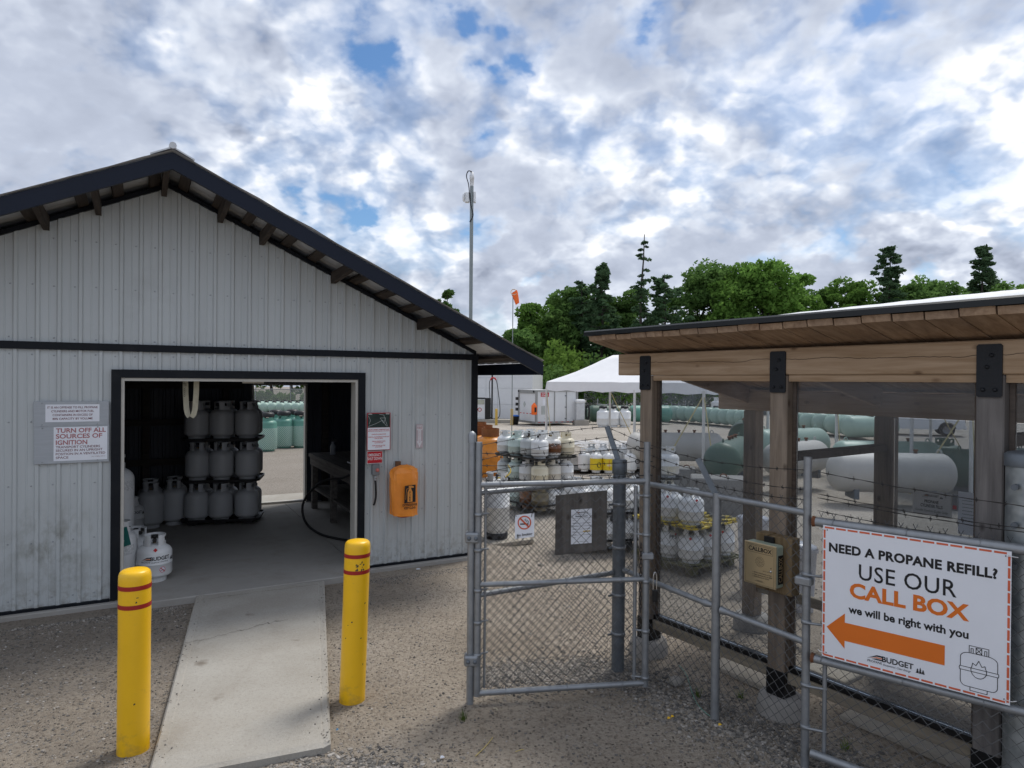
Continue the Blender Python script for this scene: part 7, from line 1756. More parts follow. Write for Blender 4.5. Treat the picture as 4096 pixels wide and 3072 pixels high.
# ---------------------------------------------------------------- tents, trailer, pumps, mast, windsock, pickup
M_TENT = pm('white_tent_fabric', (0.80, 0.80, 0.81), rough=0.7, var=0.03, bump=0.3, bsc=5)
M_TPOLE = pm('white_tent_pole', (0.66, 0.66, 0.64), rough=0.4)
M_STRAP = pm('yellow_strap', (0.50, 0.43, 0.22), rough=0.7)
def tent(D, A, wid, label, peak=0.85, lean=0.0, straps=True):
    """D near leg, A far leg of the front side (plan); canopy with hipped top, scalloped edge, straps to the ground"""
    D, A = Vector((*D, 0)), Vector((*A, 0)); ex = (D - A); L_ = ex.length; ex.normalize(); ey = Vector((-ex.y, ex.x, 0))
    if ey.x < 0: ey = -ey
    ang = math.atan2(ex.y, ex.x); zg = gz(D.x, D.y)
    t = thing('canopy_tent', label, 'tent', (A.x, A.y, zg), ang)
    sgn = 1 if Vector((-math.sin(ang), math.cos(ang), 0)).dot(ey) > 0 else -1
    ZE = 2.06; W = wid * sgn; nx, ny = 24, 14; V = []
    def top(fx, fy):
        x, y = L_ * fx, W * fy; d = min(min(fx, 1 - fx) * L_, min(fy, 1 - fy) * wid) / (wid / 2); d = min(1, d)
        return ZE + 0.30 + peak * (d ** 0.95) - 0.05 * math.sin(math.pi * min(1, d)) + 0.012 * noise.noise((x * 2, y * 2, 1))
    for i in range(nx + 1):
        for j in range(ny + 1): V.append((L_ * i / nx, W * j / ny, top(i / nx, j / ny)))
    F_ = [(i * (ny + 1) + j, (i + 1) * (ny + 1) + j, (i + 1) * (ny + 1) + j + 1, i * (ny + 1) + j + 1) for i in range(nx) for j in range(ny)]
    per = [(i / nx, 0) for i in range(nx)] + [(1, j / ny) for j in range(ny)] + [(1 - i / nx, 1) for i in range(nx)] + [(0, 1 - j / ny) for j in range(ny)]
    b0 = len(V); m = len(per)
    for k, (fx, fy) in enumerate(per): V.append((L_ * fx, W * fy, top(fx, fy)))
    for k, (fx, fy) in enumerate(per):
        o_ = 0.03; V.append((L_ * fx + (o_ if fx == 1 else -o_ if fx == 0 else 0), W * fy + sgn * (o_ if fy == 1 else -o_ if fy == 0 else 0), ZE + 0.02 + 0.02 * math.cos(k * 1.57) + 0.01 * noise.noise((k, 0, 0))))
    F_ += [(b0 + k, b0 + (k + 1) % m, b0 + m + (k + 1) % m, b0 + m + k) for k in range(m)]
    fmesh('canopy', V, F_, M_TENT, t, smooth=True)
    legs = [(0, 0), (L_, 0), (0, W), (L_, W), (L_ * 0.62, 0)]
    for x, y in legs: MB().tube([(x, y, 0), (x, y, ZE + 0.1)], 0.038, 12).build('leg', M_TPOLE, t)
    if straps:
        for x, y, dx, dy in ((L_, 0, 0.9, -0.75 * sgn), (L_, 0, -0.9, -0.6 * sgn), (0, 0, 0.9, -0.5 * sgn), (0, W, 0.5, 0.9 * sgn)):
            if True:
                MB().obox((x, y, ZE), (x + dx, y + dy, 0.05), 0.032, 0.006, (0, 1, 0.3)).build('strap', M_STRAP, t)
    return t
d1 = G(2812, 1911); a1 = at(2186, 1600, 21.5)
tent((d1.x, d1.y), (a1.x, a1.y), 2.9, 'white canopy tent with strapped legs standing behind the timber shelter')
d2 = at(3885, 1800, 13.4); a2 = at(3345, 1800, 17.4)
tent((d2.x, d2.y), (a2.x, a2.y), 2.8, 'second white canopy tent hidden above the shelter roof, only legs and straps showing')
# crumpled sheet of clear plastic on the ground by the tent
M_FILM = clear_plastic('thin_plastic_film', (0.78, 0.79, 0.82), 0.5)
c = G(2440, 1790); V = []; n1, n2 = 34, 20
for i in range(n1 + 1):
    for j in range(n2 + 1):
        x, y = -1.2 + 2.9 * i / n1, -1.1 + 3.6 * j / n2
        V.append((x - 0.25 * y, y, 0.03 + gz(c.x + x, c.y + y) - gz(c.x, c.y) + 0.07 * abs(noise.noise((x * 2.2, y * 2.2, 3))) + 0.04 * abs(noise.noise((x * 7, y * 7, 1)))))
o = fmesh('plastic_sheet', V, [(i * (n2 + 1) + j, (i + 1) * (n2 + 1) + j, (i + 1) * (n2 + 1) + j + 1, i * (n2 + 1) + j + 1) for i in range(n1) for j in range(n2) if noise.noise((i * 0.25, j * 0.3, 8)) > -0.35], M_FILM, loc=(c.x, c.y, gz(c.x, c.y)))
tag(o, 'crumpled sheet of clear plastic lying on the gravel by the tent', 'plastic sheet')
# storage trailer
M_WPAN = pm('white_trailer_panel', (0.72, 0.73, 0.74), rough=0.4, var=0.03, dirt=0.15, dirtsc=1.0); M_ALU = pm('dull_aluminium', (0.33, 0.33, 0.32), rough=0.45, metal=0.5)
C = G(2143, 1703); tb_ = R(26)
t = thing('storage_trailer', 'white box trailer with aluminium edges and a red storage sign', 'trailer', (C.x, C.y, gz(C.x, C.y)), tb_)
Lx, Wy, Ht = 2.75, 2.25, 2.0
MB().box(0.05, Lx - 0.05, 0.05, Wy - 0.05, 0.16, Ht - 0.06).build('body', M_WPAN, t)
for x, y in ((0, 0), (0, Wy - 0.1), (Lx - 0.1, 0), (Lx - 0.1, Wy - 0.1)): MB().box(x - 0.004, x + 0.104, y - 0.004, y + 0.104, 0.10, Ht).build('corner_post', M_ALU, t)
MB().box(0.1, Lx - 0.1, -0.002, 0.06, 0.10, 0.22).build('side_sill', M_ALU, t); MB().box(-0.002, 0.06, 0.1, Wy - 0.1, 0.10, 0.22).build('end_sill', M_ALU, t)
MB().box(-0.003, 0.06, 0.1, Wy - 0.1, Ht - 0.2, Ht + 0.001).build('end_header', M_ALU, t); MB().box(0.1, Lx - 0.1, -0.003, 0.06, Ht - 0.08, Ht + 0.001).build('side_header', M_ALU, t)
MB().box(0.05, Lx - 0.05, 0.05, Wy - 0.05, Ht - 0.059, Ht).build('roof', M_WPAN, t)
for x in (1.22, 2.0): MB().box(x - 0.03, x + 0.03, 0.03, 0.06, 0.23, Ht - 0.09).build('door_stile', M_ALU, t)
for z in (0.35, 1.0, 1.65): MB().box(1.9, 2.02, 0.02, 0.045, z, z + 0.05).build('hinge', M_DKPOST, t)
for k in range(7):
    MB().box(0.15 + 0.37 * k, 0.30 + 0.37 * k, -0.006, -0.002, 0.17, 0.20).build('reflector', M_RED, t)
for k in range(5): MB().box(0.042, 0.049, 0.2 + 0.42 * k, 0.42 + 0.42 * k, 0.62, 0.66).build('reflector', M_RED, t)
for z in (0.75, 1.05, 1.38): MB().box(-0.09, -0.005, Wy - 0.02, Wy + 0.16, z, z + 0.17).build('tail_lamp', M_KNOB, t)
for y in (0.25, Wy - 0.1): MB().lathe([(0.06, 0), (0.06, 0.03), (0.0005, 0.04)], 10, axis='X', c=(-0.04, y, Ht - 0.09)).build('marker_lamp', M_KNOB, t)
MB().box(0.33, 0.85, 0.040, 0.0485, 1.62, 1.86).build('storage_sign', M_REDP, t)
def side_text(s, x, z, h, w): letters(t, s, x, z, h, M_WHT, 0.038, width=w, bold=0.02)
side_text('SHIP ALL', 0.59, 1.755, 0.07, 0.42); side_text('STORAGE', 0.59, 1.65, 0.07, 0.42)
MB().box(0.46, 0.66, 0.041, 0.0485, 1.15, 1.5).build('notice', M_PAPER, t); MB().box(0.36, 0.62, 0.041, 0.0485, 0.62, 1.1).build('notice', M_PALE, t)
fmesh('placard', [(0.75, 0.046, 0.55), (0.92, 0.046, 0.38), (0.75, 0.046, 0.21 + 0.02), (0.58, 0.046, 0.38)], [(0, 1, 2, 3)], M_PALE, t)
fmesh('placard', [(0.046, 1.5, 1.35), (0.046, 1.68, 1.16), (0.046, 1.5, 0.97), (0.046, 1.32, 1.16)], [(0, 1, 2, 3)], M_PALE, t)
M_HIVIS = pm('fluorescent_orange', (0.95, 0.16, 0.02), rough=0.5)
e = thing('extinguisher_cover', 'small fluorescent orange extinguisher cover on the corner of the box trailer', 'extinguisher cover', Vector(t.location) + Vector((-0.10, -0.10, 0.62)), tb_)
MB().lathe([(0.13, 0), (0.16, 0.03), (0.16, 0.5), (0.10, 0.58), (0.04, 0.66), (0.0005, 0.68)], 12).build('cover', M_HIVIS, e); MB().box(-0.06, 0.06, -0.168, -0.16, 0.15, 0.42).build('printed_panel', M_KNOB, e)
# tall white building beyond the pumps
pL, pR = at(1700, 1690, 46.0), at(2129, 1690, 45.0)
d_ = Vector((pR.x - pL.x, pR.y - pL.y, 0)); L_ = d_.length; an = math.atan2(d_.y, d_.x); zb_ = gz(0, 45)
t = thing('white_building', 'plain white metal-clad building behind the fuel pump', 'building', (pL.x, pL.y, zb_), an)
hB = 3.75; npan = 4; xs_b = [0, 2.2, 4.2, L_ - 2.35, L_]; zs_b = [0, 0.95, 2.05, 2.75, hB]
for i in range(4):
    for j in range(4): MB().bbox(xs_b[i] + 0.008, xs_b[i + 1] - 0.008, 0, 0.05, zs_b[j] + 0.008, zs_b[j + 1] - 0.008, 0.006).build('wall_panel', M_WPAN, t)
MB().box(0.05, L_ - 0.05, 0.045, 8, 0, hB - 0.02).build('core', M_WPAN, t); MB().box(-0.1, L_ + 0.02, -0.06, 8.1, hB - 0.018, hB + 0.03).build('roof', M_WPAN, t)
# fuel pump island
pI = G(1960, 1692)
t = thing('fuel_pump', 'white and black fuel pump with a tall hose mast on a concrete island', 'fuel pump', (pI.x, pI.y, gz(pI.x, pI.y)), 0.05)
MB().bbox(-1.6, 1.25, 0.0, 0.9, -0.05, 0.20, 0.02).build('island', M_RAMP, t)
MB().bbox(-0.9, -0.30, 0.3, 0.7, 0.20, 1.42, 0.03).build('cabinet', M_WPAN, t); MB().bbox(-0.86, -0.34, 0.27, 0.299, 1.10, 1.38, 0.01).build('display', pm('pump_display', (0.45, 0.46, 0.38), 0.3), t)
MB().bbox(-0.92, -0.28, 0.29, 0.71, 1.421, 1.50, 0.01).build('cabinet_top', M_KNOB, t); MB().bbox(-0.299, 0.05, 0.3, 0.7, 0.20, 1.48, 0.02).build('hose_unit', M_KNOB, t)
MB().lathe([(0.12, 0), (0.12, 0.008), (0.09, 0.008), (0.09, 0)], 18, axis='Y', c=(-0.62, 0.285, 0.78)).build('round_badge', M_RED, t)
MB().tube([(0.12, 0.5, 0.2), (0.12, 0.5, 3.4)], 0.05, 10).build('mast', M_KNOB, t)
MB().tube(smooth_path([(0.0, 0.45, 1.3), (-0.05, 0.45, 2.2), (0.0, 0.45, 2.55), (0.18, 0.45, 2.66), (0.36, 0.45, 2.55), (0.48, 0.45, 1.9), (0.60, 0.45, 0.9), (0.55, 0.45, 0.35), (0.2, 0.4, 0.22), (-0.1, 0.3, 0.45)]), 0.025, 6).build('hose', M_HOSE, t)
MB().tube(smooth_path([(0.02, 0.44, 2.56), (0.08, 0.44, 2.66), (0.18, 0.44, 2.70), (0.28, 0.44, 2.66), (0.35, 0.44, 2.56)]), 0.045, 8).build('hose_saddle', M_REDP, t)
for u, lb in ((1985, 'slim yellow guard post beside the fuel pump hose'), (2047, 'slim yellow guard post next to the blue bin')):
    p = G(u, 1700); q = thing('guard_post', lb, 'bollard', p); MB().lathe([(0.075, -0.05), (0.075, 0.88), (0.05, 0.92), (0.0005, 0.93)], 14).build('post', pm('ochre_yellow', (0.55, 0.36, 0.07), 0.5), q)
p = G(2061, 1698); q = thing('waste_bin', 'small black bin with a blue lid beside the box trailer', 'bin', p); MB().lathe([(0.0005, 0), (0.17, 0), (0.22, 0.46), (0.23, 0.48), (0.0005, 0.48)], 16).build('bin_body', M_KNOB, q); MB().lathe([(0.24, 0.48), (0.24, 0.52), (0.1, 0.56), (0.0005, 0.56)], 16).build('lid', pm('blue_lid', (0.02, 0.14, 0.5), 0.4), q)
p = G(1935, 1685); h_tank((p.x - 0.9, p.y + 1.6, gz(p.x, p.y)), 0.1, 2.4, 0.5, 'white', 'white horizontal tank behind the fuel pump', lod=1)
# second dispenser with coiled hoses right of the trailer
p = G(2318, 1700); t = thing('gas_dispenser', 'pale dispenser cabinet with coiled dark hoses beside the trailer', 'dispenser', p, 0.2)
MB().bbox(-0.25, 0.25, -0.2, 0.2, 0.30, 1.25, 0.02).build('cabinet', M_GALVS, t); MB().bbox(-0.28, 0.28, -0.23, 0.23, 1.251, 1.48, 0.06).build('cabinet_top', M_WPAN, t); MB().bbox(-0.35, 0.5, -0.3, 0.3, -0.05, 0.30, 0.03).build('plinth', M_RAMP, t)
for k in range(5):
    MB().tube([(0.42 + 0.10 * math.cos(a) + 0.02 * k, -0.1 + 0.03 * k, 0.75 + (0.42 + 0.02 * k) * math.sin(a)) for a in [2 * math.pi * i / 14 for i in range(15)]], 0.028, 6, cap=False).build('hose_coil', M_HOSE, t)
p = G(2345, 1690); t = thing('waste_drum', 'dark green drum beside the dispenser', 'drum', (p.x, p.y + 0.3, p.z)); MB().lathe([(0.0005, 0), (0.30, 0), (0.31, 0.4), (0.30, 0.42), (0.31, 0.85), (0.0005, 0.86)], 18).build('drum', PAINT['dkgreen'], t)
# grey screened fence and the far chain link fence
M_SCREEN = pm('grey_green_screen', (0.19, 0.225, 0.22), rough=0.8, var=0.08, sc=1)
def screen(u0, v0t, v0b, u1, v1t, v1b, Y0, Y1, lb):
    A, B = at(u0, v0b, Y0), at(u1, v1b, Y1); At, Bt = at(u0, v0t, Y0), at(u1, v1t, Y1)
    t = thing('fence_screen', lb, 'fence', (A.x, A.y, A.z)); o_v = Vector(t.location); b = MB(); n_ = Vector((0, 0.05, 0))
    b.add([A - o_v, B - o_v, Bt - o_v, At - o_v, A + n_ - o_v, B + n_ - o_v, Bt + n_ - o_v, At + n_ - o_v], [(0, 1, 2, 3), (4, 7, 6, 5), (0, 4, 5, 1), (1, 5, 6, 2), (2, 6, 7, 3), (3, 7, 4, 0)]); b.build('screen_cloth', M_SCREEN, t)
    n = 3
    for k in range(n + 1):
        f = k / n; q = A.lerp(B, f); r_ = At.lerp(Bt, f); MB().tube([q - n_ - o_v, r_ - n_ + Vector((0, 0, 0.35)) - o_v], 0.03, 8).build('post', M_GALV, t)
    MB().tube([At - n_ - o_v, Bt - n_ - o_v], 0.03, 8).build('top_rail', M_GALV, t)
screen(2390, 1617, 1700, 2560, 1630, 1700, 42, 46, 'grey fence screen standing behind the three white tanks')
screen(2561, 1630, 1700, 2648, 1638, 1695, 46, 47, 'short grey fence screen beside the bright green tank')
screen(2658, 1628, 1668, 2742, 1618, 1668, 52, 52, 'grey fence screen above the long row of green tanks')
def mesh_alpha():
    m = bpy.data.materials.new('far_chain_link'); m.use_nodes = True; b = m.node_tree.nodes['Principled BSDF']; b.inputs['Base Color'].default_value = (0.28, 0.31, 0.29, 1); b.inputs['Alpha'].default_value = 0.35; b.inputs['Roughness'].default_value = 0.6; return m
M_FAR = mesh_alpha()
def far_fence(x0, x1, Y, h, lb, step=3.0):
    zg = gz(0, Y); t = thing('perimeter_fence', lb, 'fence', ((x0 + x1) / 2, Y, zg)); o_v = Vector(t.location)
    MB().box(x0 - o_v.x, x1 - o_v.x, 0, 0.01, 0.05, h).build('wire_mesh', M_FAR, t)
    MB().tube([(x0 - o_v.x, 0, h), (x1 - o_v.x, 0, h)], 0.03, 8).build('top_rail', M_GALV, t)
    x = x0
    while x <= x1: MB().tube([(x - o_v.x, -0.03, 0), (x - o_v.x, -0.03, h + 0.3)], 0.035, 8).build('post', M_GALV, t); x += step
far_fence(-34, -9, 58, 1.75, 'chain link perimeter fence beyond the far tank rows behind the shed')
far_fence(6, 40, 56, 1.7, 'chain link perimeter fence along the foot of the wood')
# radio mast behind the shed
p = at(1883, 1250, 11.6); t = thing('radio_mast', 'thin grey mast with antenna boxes rising behind the shed roof', 'mast', on_g(p.x, 11.6)); zt = at(1885, 745, 11.6).z - t.location.z
M_MAST = pm('mast_grey', (0.24, 0.27, 0.27), rough=0.45, metal=0.3)
MB().tube([(0, 0, 0), (0, 0, zt)], 0.031, 12).build('pole', M_MAST, t)
MB().lathe([(0.024, zt), (0.034, zt + 0.02), (0.034, zt + 0.12), (0.04, zt + 0.12), (0.04, zt + 0.19), (0.028, zt + 0.20), (0.028, zt + 0.24), (0.0005, zt + 0.245)], 12).build('antenna', M_WPAN, t)
MB().bbox(-0.12, -0.04, -0.05, 0.05, zt - 0.28, zt - 0.11, 0.012).build('radio_box', M_WPAN, t)
MB().lathe([(0.0005, 0.0), (0.06, 0.008), (0.078, 0.035), (0.078, 0.04)], 16, axis='X', c=(-0.16, 0, zt - 0.195)).build('dish', M_WPAN, t)
MB().bbox(0.034, 0.07, -0.05, 0.05, zt - 0.28, zt - 0.10, 0.006).build('panel_antenna', M_WPAN, t)
MB().tube(smooth_path([(0.0, -0.03, zt + 0.24), (-0.06, -0.03, zt + 0.25), (-0.09, -0.03, zt + 0.16), (-0.05, -0.04, zt), (-0.02, -0.04, zt - 0.3), (0.03, -0.04, zt - 0.5), (-0.03, -0.035, zt - 0.62)]), 0.009, 6).build('cable', M_HOSE, t)
# windsock
p = at(2050, 1400, 24.0); t = thing('windsock', 'orange windsock hanging limp from a thin pole', 'windsock', on_g(p.x, 24.0)); zt = at(2052, 1168, 24.0).z - t.location.z
MB().tube([(0, 0, 0), (0, 0, zt)], 0.016, 8).build('pole', M_MAST, t)
MB().tube([(0.03 + 0.105 * math.cos(a), 0.06 * math.sin(a), zt + 0.105 * math.sin(a)) for a in [2 * math.pi * i / 16 for i in range(17)]], 0.015, 6, cap=False).build('hoop', pm('pale_hoop', (0.65, 0.5, 0.35), 0.5), t)
V = []; n = 12
for k, (r_, x, z) in enumerate(((0.10, 0.04, 0.01), (0.10, 0.07, -0.07), (0.085, 0.11, -0.20), (0.075, 0.14, -0.32), (0.06, 0.165, -0.42))):
    for i in range(n): a = 2 * math.pi * i / n; V.append((x + r_ * math.cos(a), r_ * 0.5 * math.sin(a), zt + z + 0.07 * r_ / 0.10 * math.cos(a)))
MB().add(V, [(k * n + i, k * n + (i + 1) % n, (k + 1) * n + (i + 1) % n, (k + 1) * n + i) for k in range(4) for i in range(n)], True).build('sock', M_HIVIS, t)
# white pickup truck
M_CAR = pm('white_car_paint', (0.72, 0.73, 0.75), rough=0.2, var=0.02, spec=0.6, coat=0.6); M_TYRE = pm('tyre_rubber', (0.015, 0.015, 0.016), rough=0.8); M_GLS = pm('dark_glass', (0.01, 0.012, 0.015), rough=0.08, spec=0.8); M_RIM = pm('wheel_rim', (0.20, 0.20, 0.21), rough=0.3, metal=0.8); M_CHR = pm('grille_dark', (0.02, 0.02, 0.022), rough=0.35)
p = G(3745, 1741); t = thing('pickup_truck', 'white pickup truck parked across the yard beyond the shelter', 'truck', p, R(-24)); t.scale = (0.8, 0.8, 0.8)
# x points to the front bumper, y to the left
def car_side(y0, y1):
    pts = [(-4.35, 0.55), (-4.40, 0.95), (-4.35, 1.08), (-1.95, 1.10), (-1.75, 1.82), (-0.2, 1.88), (0.35, 1.25), (0.95, 1.15), (1.28, 1.08), (1.33, 0.80), (1.30, 0.50), (0.98, 0.42)]
    pts += [(0.42 + 0.47 * math.cos(a), 0.40 + 0.47 * math.sin(a)) for a in [R(4 + 172 * i / 12) for i in range(13)]]
    pts += [(-0.2, 0.40), (-2.75, 0.40)] + [(-3.25 + 0.47 * math.cos(a), 0.40 + 0.47 * math.sin(a)) for a in [R(4 + 172 * i / 12) for i in range(13)]] + [(-3.9, 0.45)]
    return MB().prism(pts, y0, y1)
b = car_side(-0.95, 0.95); b.build('body', M_CAR, t)
MB().prism([(-1.62, 1.17), (-1.50, 1.74), (-0.28, 1.79), (0.22, 1.25), (0.10, 1.17)], -0.953, 0.953).build('side_glass', M_GLS, t)
MB().prism([(-0.22, 1.845), (0.36, 1.262), (0.33, 1.24), (-0.24, 1.80)], -0.80, 0.80).build('windscreen', M_GLS, t)
for x in (0.42, -3.25):
    for s in (-1, 1):
        w = MB().lathe([(0.24, -0.11), (0.36, -0.12), (0.40, -0.08), (0.40, 0.08), (0.36, 0.12), (0.24, 0.11)], 26, axis='Y', c=(x, s * 0.86, 0.40)).build('wheel', M_TYRE, t)
        MB().lathe([(0.0005, 0.0), (0.07, 0.01), (0.20, -0.02), (0.245, 0.03)], 20, axis='Y').move(Matrix.Translation((x, s * 0.965, 0.40)) @ Matrix.Rotation(0 if s > 0 else math.pi, 4, 'X')).build('rim', M_RIM, w)
MB().bbox(1.28, 1.40, -0.90, 0.90, 0.42, 0.66, 0.03).build('front_bumper', M_CAR, t)
MB().bbox(1.27, 1.36, -0.52, 0.52, 0.68, 1.00, 0.02).build('grille', M_CHR, t)
for s in (-1, 1):
    MB().bbox(1.10, 1.345, min(s * 0.55, s * 0.93), max(s * 0.55, s * 0.93), 0.80, 1.0, 0.03).build('headlight', M_GLS, t); MB().bbox(-0.05, 0.10, min(s * 0.96, s * 1.13), max(s * 0.96, s * 1.13), 1.20, 1.36, 0.03).build('wing_mirror', M_CHR, t)
    MB().box(-0.62, -0.42, s * 0.955 - 0.012, s * 0.955 + 0.012, 1.02, 1.05).build('door_handle', M_CHR, t)
# ---------------------------------------------------------------- the wood behind the yard
import numpy as np
rs = np.random.RandomState(11)
def leaf_mat(name, c1, c2, trans=0.35):
    m = bpy.data.materials.new(name); m.use_nodes = True; t = m.node_tree; t.nodes.clear(); ln = t.links.new
    o = t.nodes.new('ShaderNodeOutputMaterial'); ge = t.nodes.new('ShaderNodeNewGeometry'); oi = t.nodes.new('ShaderNodeObjectInfo')
    no = t.nodes.new('ShaderNodeTexNoise'); ln(ge.outputs['Position'], no.inputs['Vector']); no.inputs['Scale'].default_value = 0.8; no.inputs['Detail'].default_value = 3
    ad = t.nodes.new('ShaderNodeMath'); ad.operation = 'MULTIPLY_ADD'; ln(ge.outputs['Random Per Island'], ad.inputs[0]); ad.inputs[1].default_value = 0.5
    a2 = t.nodes.new('ShaderNodeMath'); a2.operation = 'MULTIPLY_ADD'; ln(no.outputs['Fac'], a2.inputs[0]); a2.inputs[1].default_value = 0.9; a2.inputs[2].default_value = -0.2; ln(a2.outputs[0], ad.inputs[2])
    mx = t.nodes.new('ShaderNodeMixRGB'); ln(ad.outputs[0], mx.inputs[0]); mx.inputs[1].default_value = (*c1, 1); mx.inputs[2].default_value = (*c2, 1); mx.use_clamp = True
    hs = t.nodes.new('ShaderNodeHueSaturation'); mr = t.nodes.new('ShaderNodeMapRange'); mr.inputs[3].default_value = 0.8; mr.inputs[4].default_value = 1.2; ln(oi.outputs['Random'], mr.inputs[0]); ln(mr.outputs[0], hs.inputs['Value']); ln(mx.outputs[0], hs.inputs['Color'])
    df = t.nodes.new('ShaderNodeBsdfDiffuse'); tr = t.nodes.new('ShaderNodeBsdfTranslucent'); ms = t.nodes.new('ShaderNodeMixShader'); ms.inputs[0].default_value = trans
    ln(hs.outputs[0], df.inputs[0]); ln(hs.outputs[0], tr.inputs[0]); ln(df.outputs[0], ms.inputs[1]); ln(tr.outputs[0], ms.inputs[2]); ln(ms.outputs[0], o.inputs[0]); return m
ML_BROAD = leaf_mat('broad_leaves', (0.075, 0.165, 0.032), (0.22, 0.38, 0.085), 0.45)
ML_MID = leaf_mat('mid_leaves', (0.065, 0.135, 0.04), (0.18, 0.30, 0.085), 0.45)
ML_PINE = leaf_mat('pine_needles', (0.045, 0.095, 0.045), (0.125, 0.20, 0.10), 0.35)
ML_SHRUB = leaf_mat('shrub_leaves', (0.085, 0.165, 0.026), (0.21, 0.33, 0.075), 0.42)
M_BARK = pm('grey_bark', (0.05, 0.043, 0.036), rough=0.9, var=0.3, sc=6)
def quads(name, c, ax, bx, mat, parent):
    """one leaf-sized quad per row: centre c, half axes ax, bx"""
    n = len(c); v = np.empty((n, 4, 3), np.float32)
    v[:, 0] = c - ax; v[:, 1] = c + bx * 0.8; v[:, 2] = c + ax; v[:, 3] = c - bx
    me = bpy.data.meshes.new(name); me.vertices.add(n * 4); me.vertices.foreach_set('co', v.ravel()); me.loops.add(n * 4); me.loops.foreach_set('vertex_index', np.arange(n * 4, dtype=np.int32))
    me.polygons.add(n); me.polygons.foreach_set('loop_start', np.arange(0, n * 4, 4, dtype=np.int32)); me.update(calc_edges=True); me.materials.append(mat)
    o = bpy.data.objects.new(name, me); COL.objects.link(o); o.parent = parent; return o
def unit(n): 
    a = rs.normal(size=(n, 3)); return a / np.linalg.norm(a, axis=1)[:, None]
def cloud_quads(P, size, flat_=0.0, lo=0.6, hi=1.35):
    n = len(P); a = unit(n); a[:, 2] *= (1 - flat_); a /= np.linalg.norm(a, axis=1)[:, None]
    r = unit(n); b = np.cross(a, r); b /= np.linalg.norm(b, axis=1)[:, None] + 1e-9
    s = size * rs.uniform(lo, hi, (n, 1)); return P, a * s, b * s * 0.6
def trunk_mb(h, r, lean=0.0, n=7):
    pts = [(lean * h * (k / n) ** 2 + 0.08 * math.sin(k * 1.7 + h), 0.06 * math.cos(k * 2.1), h * k / n) for k in range(n + 1)]
    return pts, [r * (1 - 0.85 * k / n) for k in range(n + 1)]
def broad_tree(loc, h, rx, base, label, mat, group, nclump=120, leaves=150, size=0.215, cat='tree'):
    t = thing('broadleaf_tree', label, cat, loc, 0, group)
    pts, rr = trunk_mb(h * 0.8, 0.022 * h, rs.uniform(-0.04, 0.04)); b = MB().tube(pts, rr, 7); b.build('trunk', M_BARK, t)
    ch = (h - base) / 2; cz = base + ch; C_ = []; lim = MB()
    lob = [(rs.uniform(-0.5, 0.5) * rx, rs.uniform(-0.4, 0.4) * rx, rs.uniform(-0.6, 0.75) * ch, rs.uniform(0.46, 0.68)) for _ in range(12)] + [(0, 0, ch * 0.45, 0.55), (0, 0, -ch * 0.1, 0.8), (0, 0, -ch * 0.55, 0.75)]
    for k in range(nclump):
        lx, ly, lz, lr = lob[k % len(lob)]; d = unit(1)[0]; f = rs.uniform(0.45, 1.0)
        c = np.array([lx + d[0] * rx * lr * f, ly + d[1] * rx * lr * f, cz + lz + d[2] * ch * lr * 0.62 * f]); c[2] = min(c[2], h - 0.2); C_.append(c)
        if k % 4 == 0:
            q = pts[min(len(pts) - 1, max(2, int(len(pts) * (c[2] * 0.75) / h)))]; mid_ = [(q[i] + c[i]) / 2 for i in range(3)]; mid_[2] -= 0.3
            lim.tube([q, mid_, tuple(c)], [0.09, 0.06, 0.02], 5)
    o = lim.build('limbs', M_BARK, t); o['kind'] = 'stuff'
    P = []
    for c in C_:
        r_ = rx * rs.uniform(0.17, 0.34); p = unit(leaves) * (rs.uniform(0.35, 1, (leaves, 1)) ** 0.5) * r_; p[:, 2] *= 0.72; P.append(p + c)
    P = np.concatenate(P); P = P[P[:, 2] > base * 0.55]
    quads('crown', *cloud_quads(P, size, 0.25), mat, t); return t
